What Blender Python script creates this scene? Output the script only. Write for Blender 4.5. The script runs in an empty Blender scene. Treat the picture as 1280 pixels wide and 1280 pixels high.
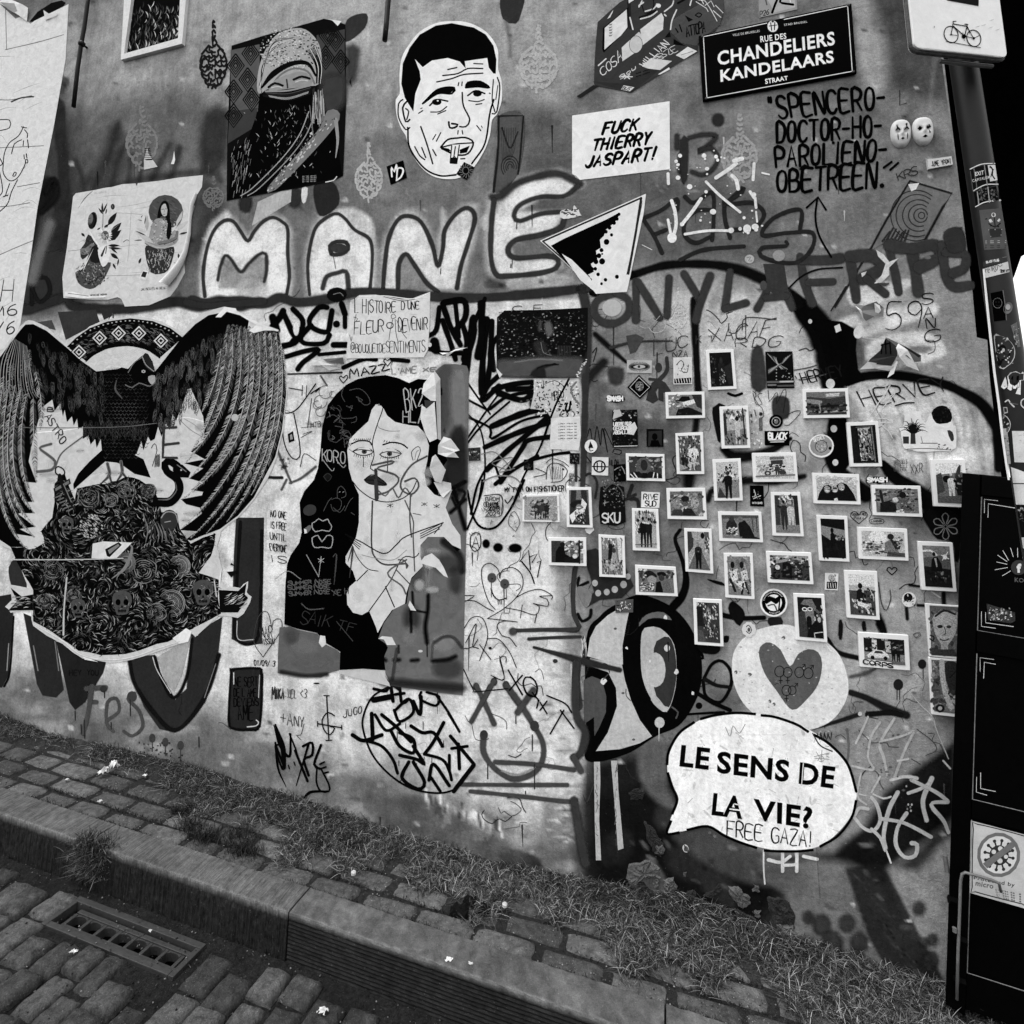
import bpy,bmesh,math,random
import numpy as np
from mathutils import Vector,Matrix
from mathutils.geometry import tessellate_polygon
rnd=random.Random(7)
nr=np.random.RandomState(11)
S=bpy.context.scene
COL=S.collection
# ---------------------------------------------------------------- camera (solved from the vanishing points of the photograph)
CX,CY,D,CZ=640.0,500.0,2.35,1.6
_u=np.array([-1872.8-CX,574.1-CY]);_v=np.array([691.8-CX,-4219.7-CY])
F=math.sqrt(-(_u@_v))
_X=-np.array([_u[0],_u[1],F]);_X/=np.linalg.norm(_X)
_Z=np.array([_v[0],_v[1],F]);_Z/=np.linalg.norm(_Z)
_Y=np.cross(_Z,_X)
M=np.array([_X,_Y,_Z])
cam=bpy.data.cameras.new('camera');camo=bpy.data.objects.new('camera',cam);COL.objects.link(camo)
mm=Matrix(((M[0,0],-M[0,1],-M[0,2],0),(M[1,0],-M[1,1],-M[1,2],-D),(M[2,0],-M[2,1],-M[2,2],CZ),(0,0,0,1)))
camo.matrix_world=mm
cam.sensor_width=36;cam.lens=F/1280*36;cam.shift_y=-(640-CY)/1280;cam.clip_start=0.02;cam.clip_end=600
S.camera=camo
# ---------------------------------------------------------------- overcast daylight, grey because the photograph is monochrome
W=bpy.data.worlds.new('World');S.world=W;W.use_nodes=True
nt=W.node_tree;nt.nodes.clear()
sky=nt.nodes.new('ShaderNodeTexSky');sky.sky_type='NISHITA';sky.sun_disc=False
sky.sun_elevation=math.radians(68);sky.sun_rotation=math.radians(228);sky.dust_density=4;sky.air_density=1.5
bw=nt.nodes.new('ShaderNodeRGBToBW');bg=nt.nodes.new('ShaderNodeBackground');wo=nt.nodes.new('ShaderNodeOutputWorld')
bg.inputs['Strength'].default_value=0.14
nt.links.new(sky.outputs[0],bw.inputs[0]);cl=nt.nodes.new('ShaderNodeMath');cl.operation='MULTIPLY_ADD';cl.inputs[1].default_value=.35;cl.inputs[2].default_value=5.6
nt.links.new(bw.outputs[0],cl.inputs[0]);nt.links.new(cl.outputs[0],bg.inputs[0]);nt.links.new(bg.outputs[0],wo.inputs[0])
sl=bpy.data.lights.new('sun','SUN');sl.energy=1.5;sl.angle=math.radians(14);sl.color=(1,1,1)
so=bpy.data.objects.new('sun',sl);COL.objects.link(so)
_e,_a=math.radians(68),math.radians(228)
_d=Vector((math.sin(_a)*math.cos(_e),math.cos(_a)*math.cos(_e),math.sin(_e)))
so.rotation_euler=_d.to_track_quat('Z','Y').to_euler()
S.view_settings.view_transform='Standard';S.view_settings.look='None';S.view_settings.gamma=1
S.view_settings.exposure=0.66
S.render.engine='CYCLES'
S.cycles.transparent_max_bounces=40;S.cycles.max_bounces=4;S.cycles.diffuse_bounces=2
# ---------------------------------------------------------------- geometry helpers
def lin(v):
 k=.45+.55*min(1.0,max(v,0)/205.0)**.9;v=v/255.0
 return k*(v/12.92 if v<=.04045 else((v+.055)/1.055)**2.4)
def ray(px,py):return M@np.array([px-CX,py-CY,F])
def onwall(px,py,off=0.0):
 r=ray(px,py);t=D/r[1]
 return(r[0]*t,-off,r[2]*t+CZ)
def atdepth(px,py,y):
 r=ray(px,py);t=(D+y)/r[1]
 return(r[0]*t,y,r[2]*t+CZ)
Z0,SL=-1.554+CZ,-0.0675
def gz(x):return Z0+SL*x
def onground(px,py,h=0.0):
 r=ray(px,py);t=(Z0-CZ+h)/(r[2]-SL*r[0])
 return(r[0]*t,-D+r[1]*t,gz(r[0]*t)+h)
def planemap(P00,P10,P01):
 P00,P10,P01=map(np.array,(P00,P10,P01));n=np.cross(P10-P00,P01-P00);n=n/np.linalg.norm(n)
 if n[1]>0:n=-n
 return lambda u,v,o=0.0:tuple(P00+(P10-P00)*u+(P01-P00)*v+n*o)
def tagit(o,label=None,cat=None,group=None,kind=None):
 if label:o['label']=label
 if cat:o['category']=cat
 if group:o['group']=group
 if kind:o['kind']=kind
 return o
def mesh_obj(name,verts,faces,mat,parent=None,col=None,al=None,smooth=False):
 me=bpy.data.meshes.new(name);me.from_pydata([tuple(map(float,v))for v in verts],[],faces)
 if col is not None:
  a=me.attributes.new('Col','FLOAT','POINT');a.data.foreach_set('value',np.array(col,dtype=np.float32))
  a=me.attributes.new('Al','FLOAT','POINT');a.data.foreach_set('value',np.array(al if al is not None else[1.0]*len(col),dtype=np.float32))
 if smooth:me.shade_smooth()
 me.materials.append(mat);me.update()
 o=bpy.data.objects.new(name,me);COL.objects.link(o)
 if parent:o.parent=parent;o.matrix_parent_inverse=Matrix.Translation(-parent.location)
 return o
def empty(name,loc=(0,0,0)):
 o=bpy.data.objects.new(name,None);COL.objects.link(o);o.location=loc;o.empty_display_size=.05
 return o
class MB:
 def __init__(s):s.v=[];s.f=[]
 def quadbox(s,front,back):
  n=len(front);b=len(s.v);s.v+=list(front)+list(back)
  tri=tessellate_polygon([[Vector(p)for p in front]])
  for t in tri:s.f.append(tuple(b+i for i in t));s.f.append(tuple(b+n+i for i in reversed(t)))
  for i in range(n):
   j=(i+1)%n;s.f.append((b+i,b+j,b+n+j,b+n+i))
  return s
 def box(s,x0,x1,y0,y1,z0,z1):
  b=len(s.v);s.v+=[(x,y,z)for x in(x0,x1)for y in(y0,y1)for z in(z0,z1)]
  for q in((0,1,3,2),(4,6,7,5),(0,4,5,1),(2,3,7,6),(0,2,6,4),(1,5,7,3)):s.f.append(tuple(b+i for i in q))
  return s
 def tube(s,pts,r,n=8,cap=True):
  pts=[Vector(p)for p in pts];b0=len(s.v)
  for i,p in enumerate(pts):
   t=(pts[min(i+1,len(pts)-1)]-pts[max(i-1,0)]).normalized()
   a=t.cross(Vector((.31,.2,.93))).normalized()if abs(t.z)<.95 else t.cross(Vector((0,1,0))).normalized()
   c=t.cross(a);rr=r[i]if isinstance(r,(list,tuple))else r
   for k in range(n):s.v.append(tuple(p+a*math.cos(2*math.pi*k/n)*rr+c*math.sin(2*math.pi*k/n)*rr))
  for i in range(len(pts)-1):
   for k in range(n):
    s.f.append((b0+i*n+k,b0+i*n+(k+1)%n,b0+(i+1)*n+(k+1)%n,b0+(i+1)*n+k))
  if cap:s.f.append(tuple(b0+k for k in range(n)));s.f.append(tuple(b0+(len(pts)-1)*n+k for k in reversed(range(n))))
  return s
 def build(s,name,mat,parent=None,smooth=False,bevel=0):
  o=mesh_obj(name,s.v,s.f,mat,parent,smooth=smooth)
  bm=bmesh.new();bm.from_mesh(o.data);bmesh.ops.recalc_face_normals(bm,faces=bm.faces)
  if bevel:bmesh.ops.bevel(bm,geom=list(bm.edges),offset=bevel,segments=2,affect='EDGES',profile=.6)
  bm.to_mesh(o.data);bm.free()
  return o
# ---------------------------------------------------------------- materials
def newmat(name):
 m=bpy.data.materials.new(name);m.use_nodes=True;n=m.node_tree;n.nodes.clear();return m,n
class N:
 def __init__(s,nt):s.t=nt;s.geo=None
 def pos(s):
  if not s.geo:s.geo=s.t.nodes.new('ShaderNodeNewGeometry')
  return s.geo.outputs['Position']
 def noise(s,sc,det=4,rough=.6,dist=0,stretch=None):
  n=s.t.nodes.new('ShaderNodeTexNoise');n.inputs['Scale'].default_value=sc;n.inputs['Detail'].default_value=det
  n.inputs['Roughness'].default_value=rough;n.inputs['Distortion'].default_value=dist
  v=s.pos()
  if stretch:
   mp=s.t.nodes.new('ShaderNodeVectorMath');mp.operation='MULTIPLY';mp.inputs[1].default_value=stretch
   s.t.links.new(v,mp.inputs[0]);v=mp.outputs[0]
  s.t.links.new(v,n.inputs['Vector']);return n.outputs[0]
 def math(s,op,a,b=None,c=None,clamp=False):
  n=s.t.nodes.new('ShaderNodeMath');n.operation=op;n.use_clamp=clamp
  for i,x in enumerate((a,b,c)):
   if x is None:continue
   if isinstance(x,(int,float)):n.inputs[i].default_value=x
   else:s.t.links.new(x,n.inputs[i])
  return n.outputs[0]
 def mr(s,v,a,b,c,d,smooth=False):
  n=s.t.nodes.new('ShaderNodeMapRange');n.clamp=True
  if smooth:n.interpolation_type='SMOOTHSTEP'
  for i,x in enumerate((v,a,b,c,d)):
   if isinstance(x,(int,float)):n.inputs[i].default_value=x
   else:s.t.links.new(x,n.inputs[i])
  return n.outputs[0]
 def attr(s,a):
  n=s.t.nodes.new('ShaderNodeAttribute');n.attribute_name=a;return n.outputs['Fac']
def finish(nn,col,rough=.8,alpha=None,bump=None,bs=.3,bd=.002,spec=.3,metal=0):
 t=nn.t;p=t.nodes.new('ShaderNodeBsdfPrincipled');o=t.nodes.new('ShaderNodeOutputMaterial')
 c=t.nodes.new('ShaderNodeCombineColor')
 for i in range(3):
  if isinstance(col,(int,float)):c.inputs[i].default_value=col
  else:t.links.new(col,c.inputs[i])
 t.links.new(c.outputs[0],p.inputs['Base Color'])
 if isinstance(rough,(int,float)):p.inputs['Roughness'].default_value=rough
 else:t.links.new(rough,p.inputs['Roughness'])
 p.inputs['Specular IOR Level'].default_value=spec;p.inputs['Metallic'].default_value=metal
 if bump is not None:
  b=t.nodes.new('ShaderNodeBump');b.inputs['Strength'].default_value=bs;b.inputs['Distance'].default_value=bd
  t.links.new(bump,b.inputs['Height']);t.links.new(b.outputs[0],p.inputs['Normal'])
 if alpha is not None:t.links.new(alpha,p.inputs['Alpha'])
 t.links.new(p.outputs[0],o.inputs[0])
def wallgrain(nn):
 a=nn.noise(9,3,.65);b=nn.noise(70,3,.7,.4);c=nn.noise(45,2,.6,0,(1,1,.12));e=nn.noise(330,1,.6)
 h=nn.math('MULTIPLY_ADD',b,.5,nn.math('MULTIPLY',a,.8))
 h=nn.math('MULTIPLY_ADD',c,.35,h);h=nn.math('MULTIPLY_ADD',e,.18,h)
 return a,b,c,e,h
def paint_mat(name,wear=.0,grit=.4,var=.25,rough=.55,bs=.5,hatch=False):
 m,t=newmat(name);nn=N(t);g=nn.attr('Col');al=nn.attr('Al')
 a,b,c,e,h=wallgrain(nn)
 k=nn.mr(b,.3,.7,1-var,1+var);k2=nn.mr(a,.3,.7,1-var*.8,1+var*.8);k3=nn.mr(c,.3,.7,1-var*.5,1+var*.5);k4=nn.mr(e,.3,.7,1-var*.45,1+var*.45)
 col=nn.math('MULTIPLY',nn.math('MULTIPLY',nn.math('MULTIPLY',g,k),nn.math('MULTIPLY',k2,k4)),k3)
 lo=nn.math('MULTIPLY',nn.noise(240,3,.7),grit)
 hi=nn.math('ADD',lo,1-grit*.8)
 A=nn.mr(al,lo,hi,0,1,True)
 if wear>0:
  w=nn.noise(38,6,.75,.6);w2=nn.noise(5,2,.5)
  th=nn.math('MULTIPLY_ADD',w2,.22,wear-.11)
  A=nn.math('MULTIPLY',A,nn.mr(w,nn.math('SUBTRACT',th,.02),nn.math('ADD',th,.02),0,1))
 finish(nn,col,.9,A,h,bs,.004,0)
 return m
def print_mat(name,var=.12,rough=.6,wr=.35,sc=30,spec=.3):
 m,t=newmat(name);nn=N(t);g=nn.attr('Col');al=nn.attr('Al')
 a=nn.noise(sc,4,.6,.8);b=nn.noise(260,3,.7)
 col=nn.math('MULTIPLY',nn.math('MULTIPLY',g,nn.mr(a,.3,.7,1-var,1+var)),nn.mr(b,.3,.7,1-var*.7,1+var*.7))
 finish(nn,col,rough,al,nn.math('MULTIPLY_ADD',b,.12,a),wr,.004,spec)
 return m
def photo_mat(name):
 m,t=newmat(name);nn=N(t);g=nn.attr('Col');al=nn.attr('Al')
 b=nn.noise(240,5,.8,.5);c=nn.noise(480,2,.7)
 k=nn.mr(b,.33,.67,.35,1.8);k2=nn.mr(c,.3,.7,.75,1.25)
 col=nn.math('MINIMUM',nn.math('MULTIPLY',nn.math('MULTIPLY_ADD',g,1,.004),nn.math('MULTIPLY',k,k2)),.8)
 finish(nn,col,.7,al,None,spec=0)
 return m
def solid_mat(name,v,var=.3,sc=40,rough=.8,bs=.4,bd=.003,spec=.12,metal=0,fine=300,speck=0,stretch=None):
 m,t=newmat(name);nn=N(t)
 a=nn.noise(sc,5,.7,.3,stretch);b=nn.noise(fine,3,.7);c=nn.noise(6,3,.6)
 col=nn.math('MULTIPLY',nn.math('MULTIPLY',lin(v),nn.mr(a,.3,.7,1-var,1+var)),nn.math('MULTIPLY',nn.mr(b,.3,.7,1-var*.6,1+var*.6),nn.mr(c,.3,.7,1-var*.5,1+var*.5)))
 if speck:col=nn.math('ADD',col,nn.mr(nn.noise(190,2,.5),.66,.72,0,speck))
 finish(nn,col,rough,None,nn.math('MULTIPLY_ADD',b,.4,a),bs,bd,spec,metal)
 return m
PAINT=paint_mat('spray_paint',0,.28,.16)
PAINTW=paint_mat('worn_paint',.36,.45,.2)
BASE=paint_mat('wall_wash',0,.6,.2)
WASHW=paint_mat('scuffed_wash',.47,.8,.25)
MARK=paint_mat('marker_ink',0,.2,.1,.5,.3)
PAPER=print_mat('pasted_paper',.12,.8,.5,26,0)
CRUMP=print_mat('crumpled_paper',.12,.8,1.0,14,.02)
GLOSS=print_mat('sticker_vinyl',.12,.6,.15,22,.0)
PHOTO=photo_mat('photo_print')
# ---------------------------------------------------------------- flat artwork: strokes, fills and lettering laid on a real surface
def cr(pts,closed=False,step=4.0):
 P=[np.array(p,float)for p in pts];n=len(P)
 if n<3 and not closed:
  L=np.linalg.norm(P[-1]-P[0]);k=max(1,int(L/(step*2)))
  return[P[0]+(P[-1]-P[0])*i/k for i in range(k+1)]
 out=[];rng=range(n if closed else n-1)
 for i in rng:
  p1,p2=P[i],P[(i+1)%n]
  p0=P[(i-1)%n]if(closed or i>0)else 2*p1-p2
  p3=P[(i+2)%n]if(closed or i<n-2)else 2*p2-p1
  k=max(2,int(np.linalg.norm(p2-p1)/step))
  for j in range(k):
   t=j/k
   out.append(.5*((2*p1)+(-p0+p2)*t+(2*p0-5*p1+4*p2-p3)*t*t+(-p0+3*p1-3*p2+p3)*t**3))
 if not closed:out.append(P[-1])
 return out
FONT={'A':'0,0 2,6 4,0|.8,2.2 3.2,2.2','B':'0,0 0,6 2.4,6 3.4,5 3.2,3.8 2.2,3.2 0,3.2|2.2,3.2 3.8,2.6 4,1 2.6,0 0,0','C':'4,5.2 3,6 1.2,6 0,4.4 0,1.6 1.2,0 3,0 4,.9','D':'0,0 0,6 2,6 3.8,4.6 4,2.4 3,.4 1.6,0 0,0','E':'4,6 0,6 0,0 4,0|0,3.1 3.2,3.1','F':'4,6 0,6 0,0|0,3.1 3,3.1','G':'4,5.2 3,6 1.2,6 0,4.4 0,1.6 1.2,0 3,0 4,1 4,2.8 2.4,2.8','H':'0,0 0,6|4,0 4,6|0,3.1 4,3.1','I':'1.1,0 1.1,6','J':'3.4,6 3.4,1.4 2.4,0 1,0 0,1.2','K':'0,0 0,6|3.8,6 0,2.6|1.2,3.6 4,0','L':'0,6 0,0 3.6,0','M':'0,0 .4,6 2.2,2 4,6 4.4,0','N':'0,0 0,6 4,0 4,6','O':'2,6 .6,5.4 0,3 .6,.6 2,0 3.4,.6 4,3 3.4,5.4 2,6','P':'0,0 0,6 2.6,6 4,5 3.8,3.4 2.6,2.7 0,2.7','Q':'2,6 .6,5.4 0,3 .6,.6 2,0 3.4,.6 4,3 3.4,5.4 2,6|2.6,1.4 4.4,-.6','R':'0,0 0,6 2.6,6 3.9,5 3.6,3.6 2.4,2.9 0,2.9|1.8,2.9 4,0','S':'3.8,5.3 2.8,6 1.1,6 .1,5 .6,3.6 3.2,2.6 4,1.2 3,.1 1.2,0 0,.9','T':'0,6 4.2,6|2.1,6 2.1,0','U':'0,6 0,1.4 1,0 3,0 4,1.4 4,6','V':'0,6 2,0 4,6','W':'0,6 1.1,0 2.4,4.4 3.7,0 4.8,6','X':'0,0 4,6|0,6 4,0','Y':'0,6 2,3|4,6 2,3 2,0','Z':'0,6 4,6 0,0 4,0','0':'2,6 .6,5.4 0,3 .6,.6 2,0 3.4,.6 4,3 3.4,5.4 2,6','1':'.8,4.8 2,6 2,0','2':'0,4.8 1,6 3,6 3.9,4.8 3.4,3.2 0,0 4,0','3':'0,5.4 1.4,6 3.4,5.6 3.4,4 1.8,3.2 3.6,2.4 3.8,.8 2,0 0,.6','4':'3,0 3,6 0,1.8 4,1.8','5':'3.8,6 .6,6 .3,3.4 2.4,3.6 3.8,2.4 3.4,.6 1.6,0 0,.6','6':'3.4,6 1.2,4.6 0,2 .8,.2 2.6,0 3.8,1.2 3.4,2.8 1.8,3.2 .3,2.2','8':'2,3.2 .4,4.4 1,5.8 3,5.8 3.6,4.4 2,3.2 .1,1.8 .8,.1 3.2,.1 3.9,1.8 2,3.2','9':'3.8,4 2.2,2.8 .5,3.8 .6,5.4 2.2,6 3.6,5.2 3.8,3.4 3,0','!':'1,6 .9,1.8|.9,.5 .9,.1','?':'0,4.8 .8,6 2.8,6 3.6,4.8 2.8,3.4 1.8,2.8 1.8,1.8|1.8,.5 1.8,.1','.':'.6,.4 .6,.1','-':'0,3 3,3','/':'0,0 3,6','@':'3,2 2,1.6 1.2,2.6 1.6,4 3,4.2 3.2,2 4.4,2.4 4.4,4.4 3,5.8 1,5.6 0,3.6 .4,1.2 2,0 3.8,.4','<':'3,5 0,3 3,1',"'":'.6,6 .4,4.6','*':'0,2 3,5|0,5 3,2|1.5,5.4 1.5,1.6','"':'.4,6 .1,4.8|1.4,6 1.1,4.8','+':'0,3 4,3|2,1 2,5',' ':''}
GW={'I':2.2,'M':4.4,'W':4.8,'!':1.8,'.':1.2,"'":1,' ':2.6,'"':1.8,'@':4.6,'-':3.2,'/':3,'<':3,'*':3,'J':3.5}
FNT_CACHE={}
def blender_text(s,bold=0.0,shear=0.0):
 key=(s,bold,shear)
 if key in FNT_CACHE:return FNT_CACHE[key]
 cu=bpy.data.curves.new('t','FONT');cu.body=s;cu.offset=bold;cu.shear=shear;cu.space_character=1.09;cu.fill_mode='FRONT';cu.resolution_u=3
 o=bpy.data.objects.new('t',cu);COL.objects.link(o)
 dg=bpy.context.evaluated_depsgraph_get();me=o.evaluated_get(dg).to_mesh()
 V=np.array([tuple(v.co)[:2]for v in me.vertices]);Fc=[tuple(p.vertices)for p in me.polygons]
 o.evaluated_get(dg).to_mesh_clear();bpy.data.objects.remove(o);bpy.data.curves.remove(cu)
 mn,mx=V.min(0),V.max(0);V=(V-mn)/(mx-mn)
 FNT_CACHE[key]=(V,Fc);return V,Fc
KZ={}
class Art:
 DZ=3.2e-6
 def __init__(s,lay=0,fr=None,mp=None,off=None):
  s.v=[];s.c=[];s.a=[];s.f=[];s.fr=fr or(0,0,1);s.mp=mp or onwall
  s.lay=lay;s.base=.0010+lay*.00028 if off is None else off
  s.k=KZ.get(lay,0)if off is None else 0;s.own=off is not None;s.scale=1/s.fr[2]
  s.quad=None
 hold=False
 def z(s):
  if s.hold:return s.base+(s.k+1+rnd.random())*s.DZ
  s.k+=1;return s.base+s.k*s.DZ
 def up(s):s.k+=3;return s
 def T(s,p):
  if s.quad:
   (a,b,c,d)=s.quad;u,v=p[0]/100.,p[1]/100.
   return((1-u)*(1-v)*a[0]+u*(1-v)*b[0]+u*v*c[0]+(1-u)*v*d[0],(1-u)*(1-v)*a[1]+u*(1-v)*b[1]+u*v*c[1]+(1-u)*v*d[1])
  return(s.fr[0]+p[0]/s.fr[2],s.fr[1]+p[1]/s.fr[2])
 def raw(s,P,Fc,g,a,z):
  b=len(s.v)
  for i,p in enumerate(P):
   s.v.append(s.mp(float(p[0]),float(p[1]),z[i]if isinstance(z,(list,np.ndarray))else z))
  s.c+=([lin(g)]*len(P)if not isinstance(g,(list,tuple))else[lin(x)for x in g])
  s.a+=([a]*len(P)if not isinstance(a,(list,np.ndarray))else list(a))
  s.f+=[tuple(b+i for i in q)for q in Fc]
 def poly(s,pts,g,smooth=False,a=1.0):
  P=[np.array(s.T(p))for p in pts]
  if smooth:P=cr(P,True,5)
  tri=tessellate_polygon([[Vector((p[0],p[1],0))for p in P]])
  s.raw(P,tri,g,a,s.z());return s
 def soft(s,pts,g,feather=6,a=1.0,smooth=True,inner=.5):
  P=[np.array(s.T(p))for p in pts]
  if smooth:P=cr(P,True,6)
  P=np.array(P);n=len(P);area=sum(P[i][0]*P[(i+1)%n][1]-P[(i+1)%n][0]*P[i][1]for i in range(n))
  tn=np.roll(P,-1,0)-np.roll(P,1,0);tn/=np.linalg.norm(tn,axis=1)[:,None]+1e-9
  nm=np.stack([tn[:,1],-tn[:,0]],1)*(1 if area>0 else-1);f=feather*s.scale
  I=P-nm*f*inner;O=P+nm*f*(1-inner);z=s.z()
  tri=tessellate_polygon([[Vector((p[0],p[1],0))for p in I]])
  s.raw(list(I),tri,g,a,z)
  s.raw(list(I)+list(O),[(i,(i+1)%n,n+(i+1)%n,n+i)for i in range(n)],g,[a]*n+[0.0]*n,z+1e-6);return s
 def ell(s,cx,cy,rx,ry,g,rot=0,a=1.0,soft=0,n=0):
  n=n or 16;r=math.radians(rot)
  pts=[(cx+rx*math.cos(t)*math.cos(r)-ry*math.sin(t)*math.sin(r),cy+rx*math.cos(t)*math.sin(r)+ry*math.sin(t)*math.cos(r))for t in[2*math.pi*i/n for i in range(n)]]
  return s.soft(pts,g,soft,a,False)if soft else s.poly(pts,g,False,a)
 def stroke(s,pts,w,g,soft=0.0,a=1.0,closed=False,smooth=True,cap=True,drift=True):
  P=[np.array(s.T(p))for p in pts]
  if smooth:P=cr(P,closed,max(2.0,3.5))
  elif closed:P=P+[P[0]]
  if closed and smooth:P=P+[P[0],P[1]]
  P=np.array(P);n=len(P)
  if n<2:return s
  tn=np.gradient(P,axis=0);tn/=np.linalg.norm(tn,axis=1)[:,None]+1e-9
  nm=np.stack([-tn[:,1],tn[:,0]],1)
  sc=s.scale;soft=min(.97,soft*2.0)
  W_=np.interp(np.linspace(0,1,n),np.linspace(0,1,len(w)),w)if isinstance(w,(list,tuple))else np.full(n,float(w))
  W_=W_*sc/2*(1+.5*soft)
  if soft>.3 and n>6:W_=W_*(1+.13*np.interp(np.arange(n),np.linspace(0,n-1,max(3,n//3)),[rnd.uniform(-1,1)for _ in range(max(3,n//3))]))
  z=s.z();zz=z+np.arange(n)*5e-8
  if soft>0:
   q=[-1,-(1-soft),(1-soft),1];al=[0,a,a,0];m=4
  else:q=[-1,1];al=[a,a];m=2
  V=[];A=[];Z=[]
  for i in range(n):
   for k in range(m):V.append(P[i]+nm[i]*W_[i]*q[k]);A.append(al[k]);Z.append(zz[i])
  Fc=[(i*m+k,i*m+k+1,(i+1)*m+k+1,(i+1)*m+k)for i in range(n-1)for k in range(m-1)]
  s.raw(V,Fc,g,A,Z)
  if cap and not closed:
   for i,sg in((0,-1),(n-1,1)):
    if W_[i]<.35:continue
    rings=[(1-soft,a),(1,0)]if soft>0 else[(1,a)]
    V=[P[i]];A=[a];Fc=[]
    K=6
    for r_,al_ in rings:
     for k in range(K+1):
      th=math.pi*k/K-math.pi/2
      V.append(P[i]+(tn[i]*sg*math.cos(th)+nm[i]*math.sin(th))*W_[i]*r_);A.append(al_)
    Fc=[(0,1+k,2+k)for k in range(K)]
    if soft>0:Fc+=[(1+k,2+k,2+k+K+1,1+k+K+1)for k in range(K)]
    s.raw(V,Fc,g,A,float(zz[i]))
  return s
 S=stroke
 def text(s,txt,quad,w,g,jit=.25,sp=1.4,soft=0,smooth=False,slant=0,a=1.0,sx=None):
  """hand lettering from pen strokes; quad = TL, TR, BR, BL of the line of writing"""
  x=0;gl=[]
  for ch in txt:
   up=ch.upper();gl.append((up,x,1.0 if ch==up else .78));x+=GW.get(up,4)*(1.0 if ch==up else .8)+sp
  tot=max(x-sp,.1);q=[np.array(p,float)for p in quad]
  for up,x0,hs in gl:
   if up not in FONT:continue
   jx,jy=(rnd.uniform(-jit,jit)for _ in range(2));ws=.8 if hs<1 else 1
   for st in FONT[up].split('|'):
    if not st:continue
    L=[]
    for pr in st.split():
     u,v=map(float,pr.split(','))
     u=(x0+u*ws+jx+slant*v+rnd.uniform(-jit,jit)*.4)/tot;v=1-(v*hs+jy+rnd.uniform(-jit,jit)*.4)/6
     L.append((1-u)*(1-v)*q[0]+u*(1-v)*q[1]+u*v*q[2]+(1-u)*v*q[3])
    s.stroke(L,[w*rnd.uniform(.75,1),w*1.15,w*rnd.uniform(.55,1)],g,soft,a,smooth=smooth or len(L)>3)
  return s
 def font(s,txt,quad,g,bold=.0,shear=0,a=1.0):
  V,Fc=blender_text(txt,bold,shear);q=[np.array(s.T(p),float)for p in quad]
  P=[(1-u)*v*q[0]+u*v*q[1]+u*(1-v)*q[2]+(1-u)*(1-v)*q[3]for u,v in V]
  s.raw(P,Fc,g,a,s.z());return s
 def build(s,name,mat,parent=None,label=None,cat=None,group=None):
  if not s.own:KZ[s.lay]=s.k%60
  o=mesh_obj(name,s.v,s.f,mat,parent,s.c,s.a)
  return tagit(o,label,cat,group)
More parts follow.
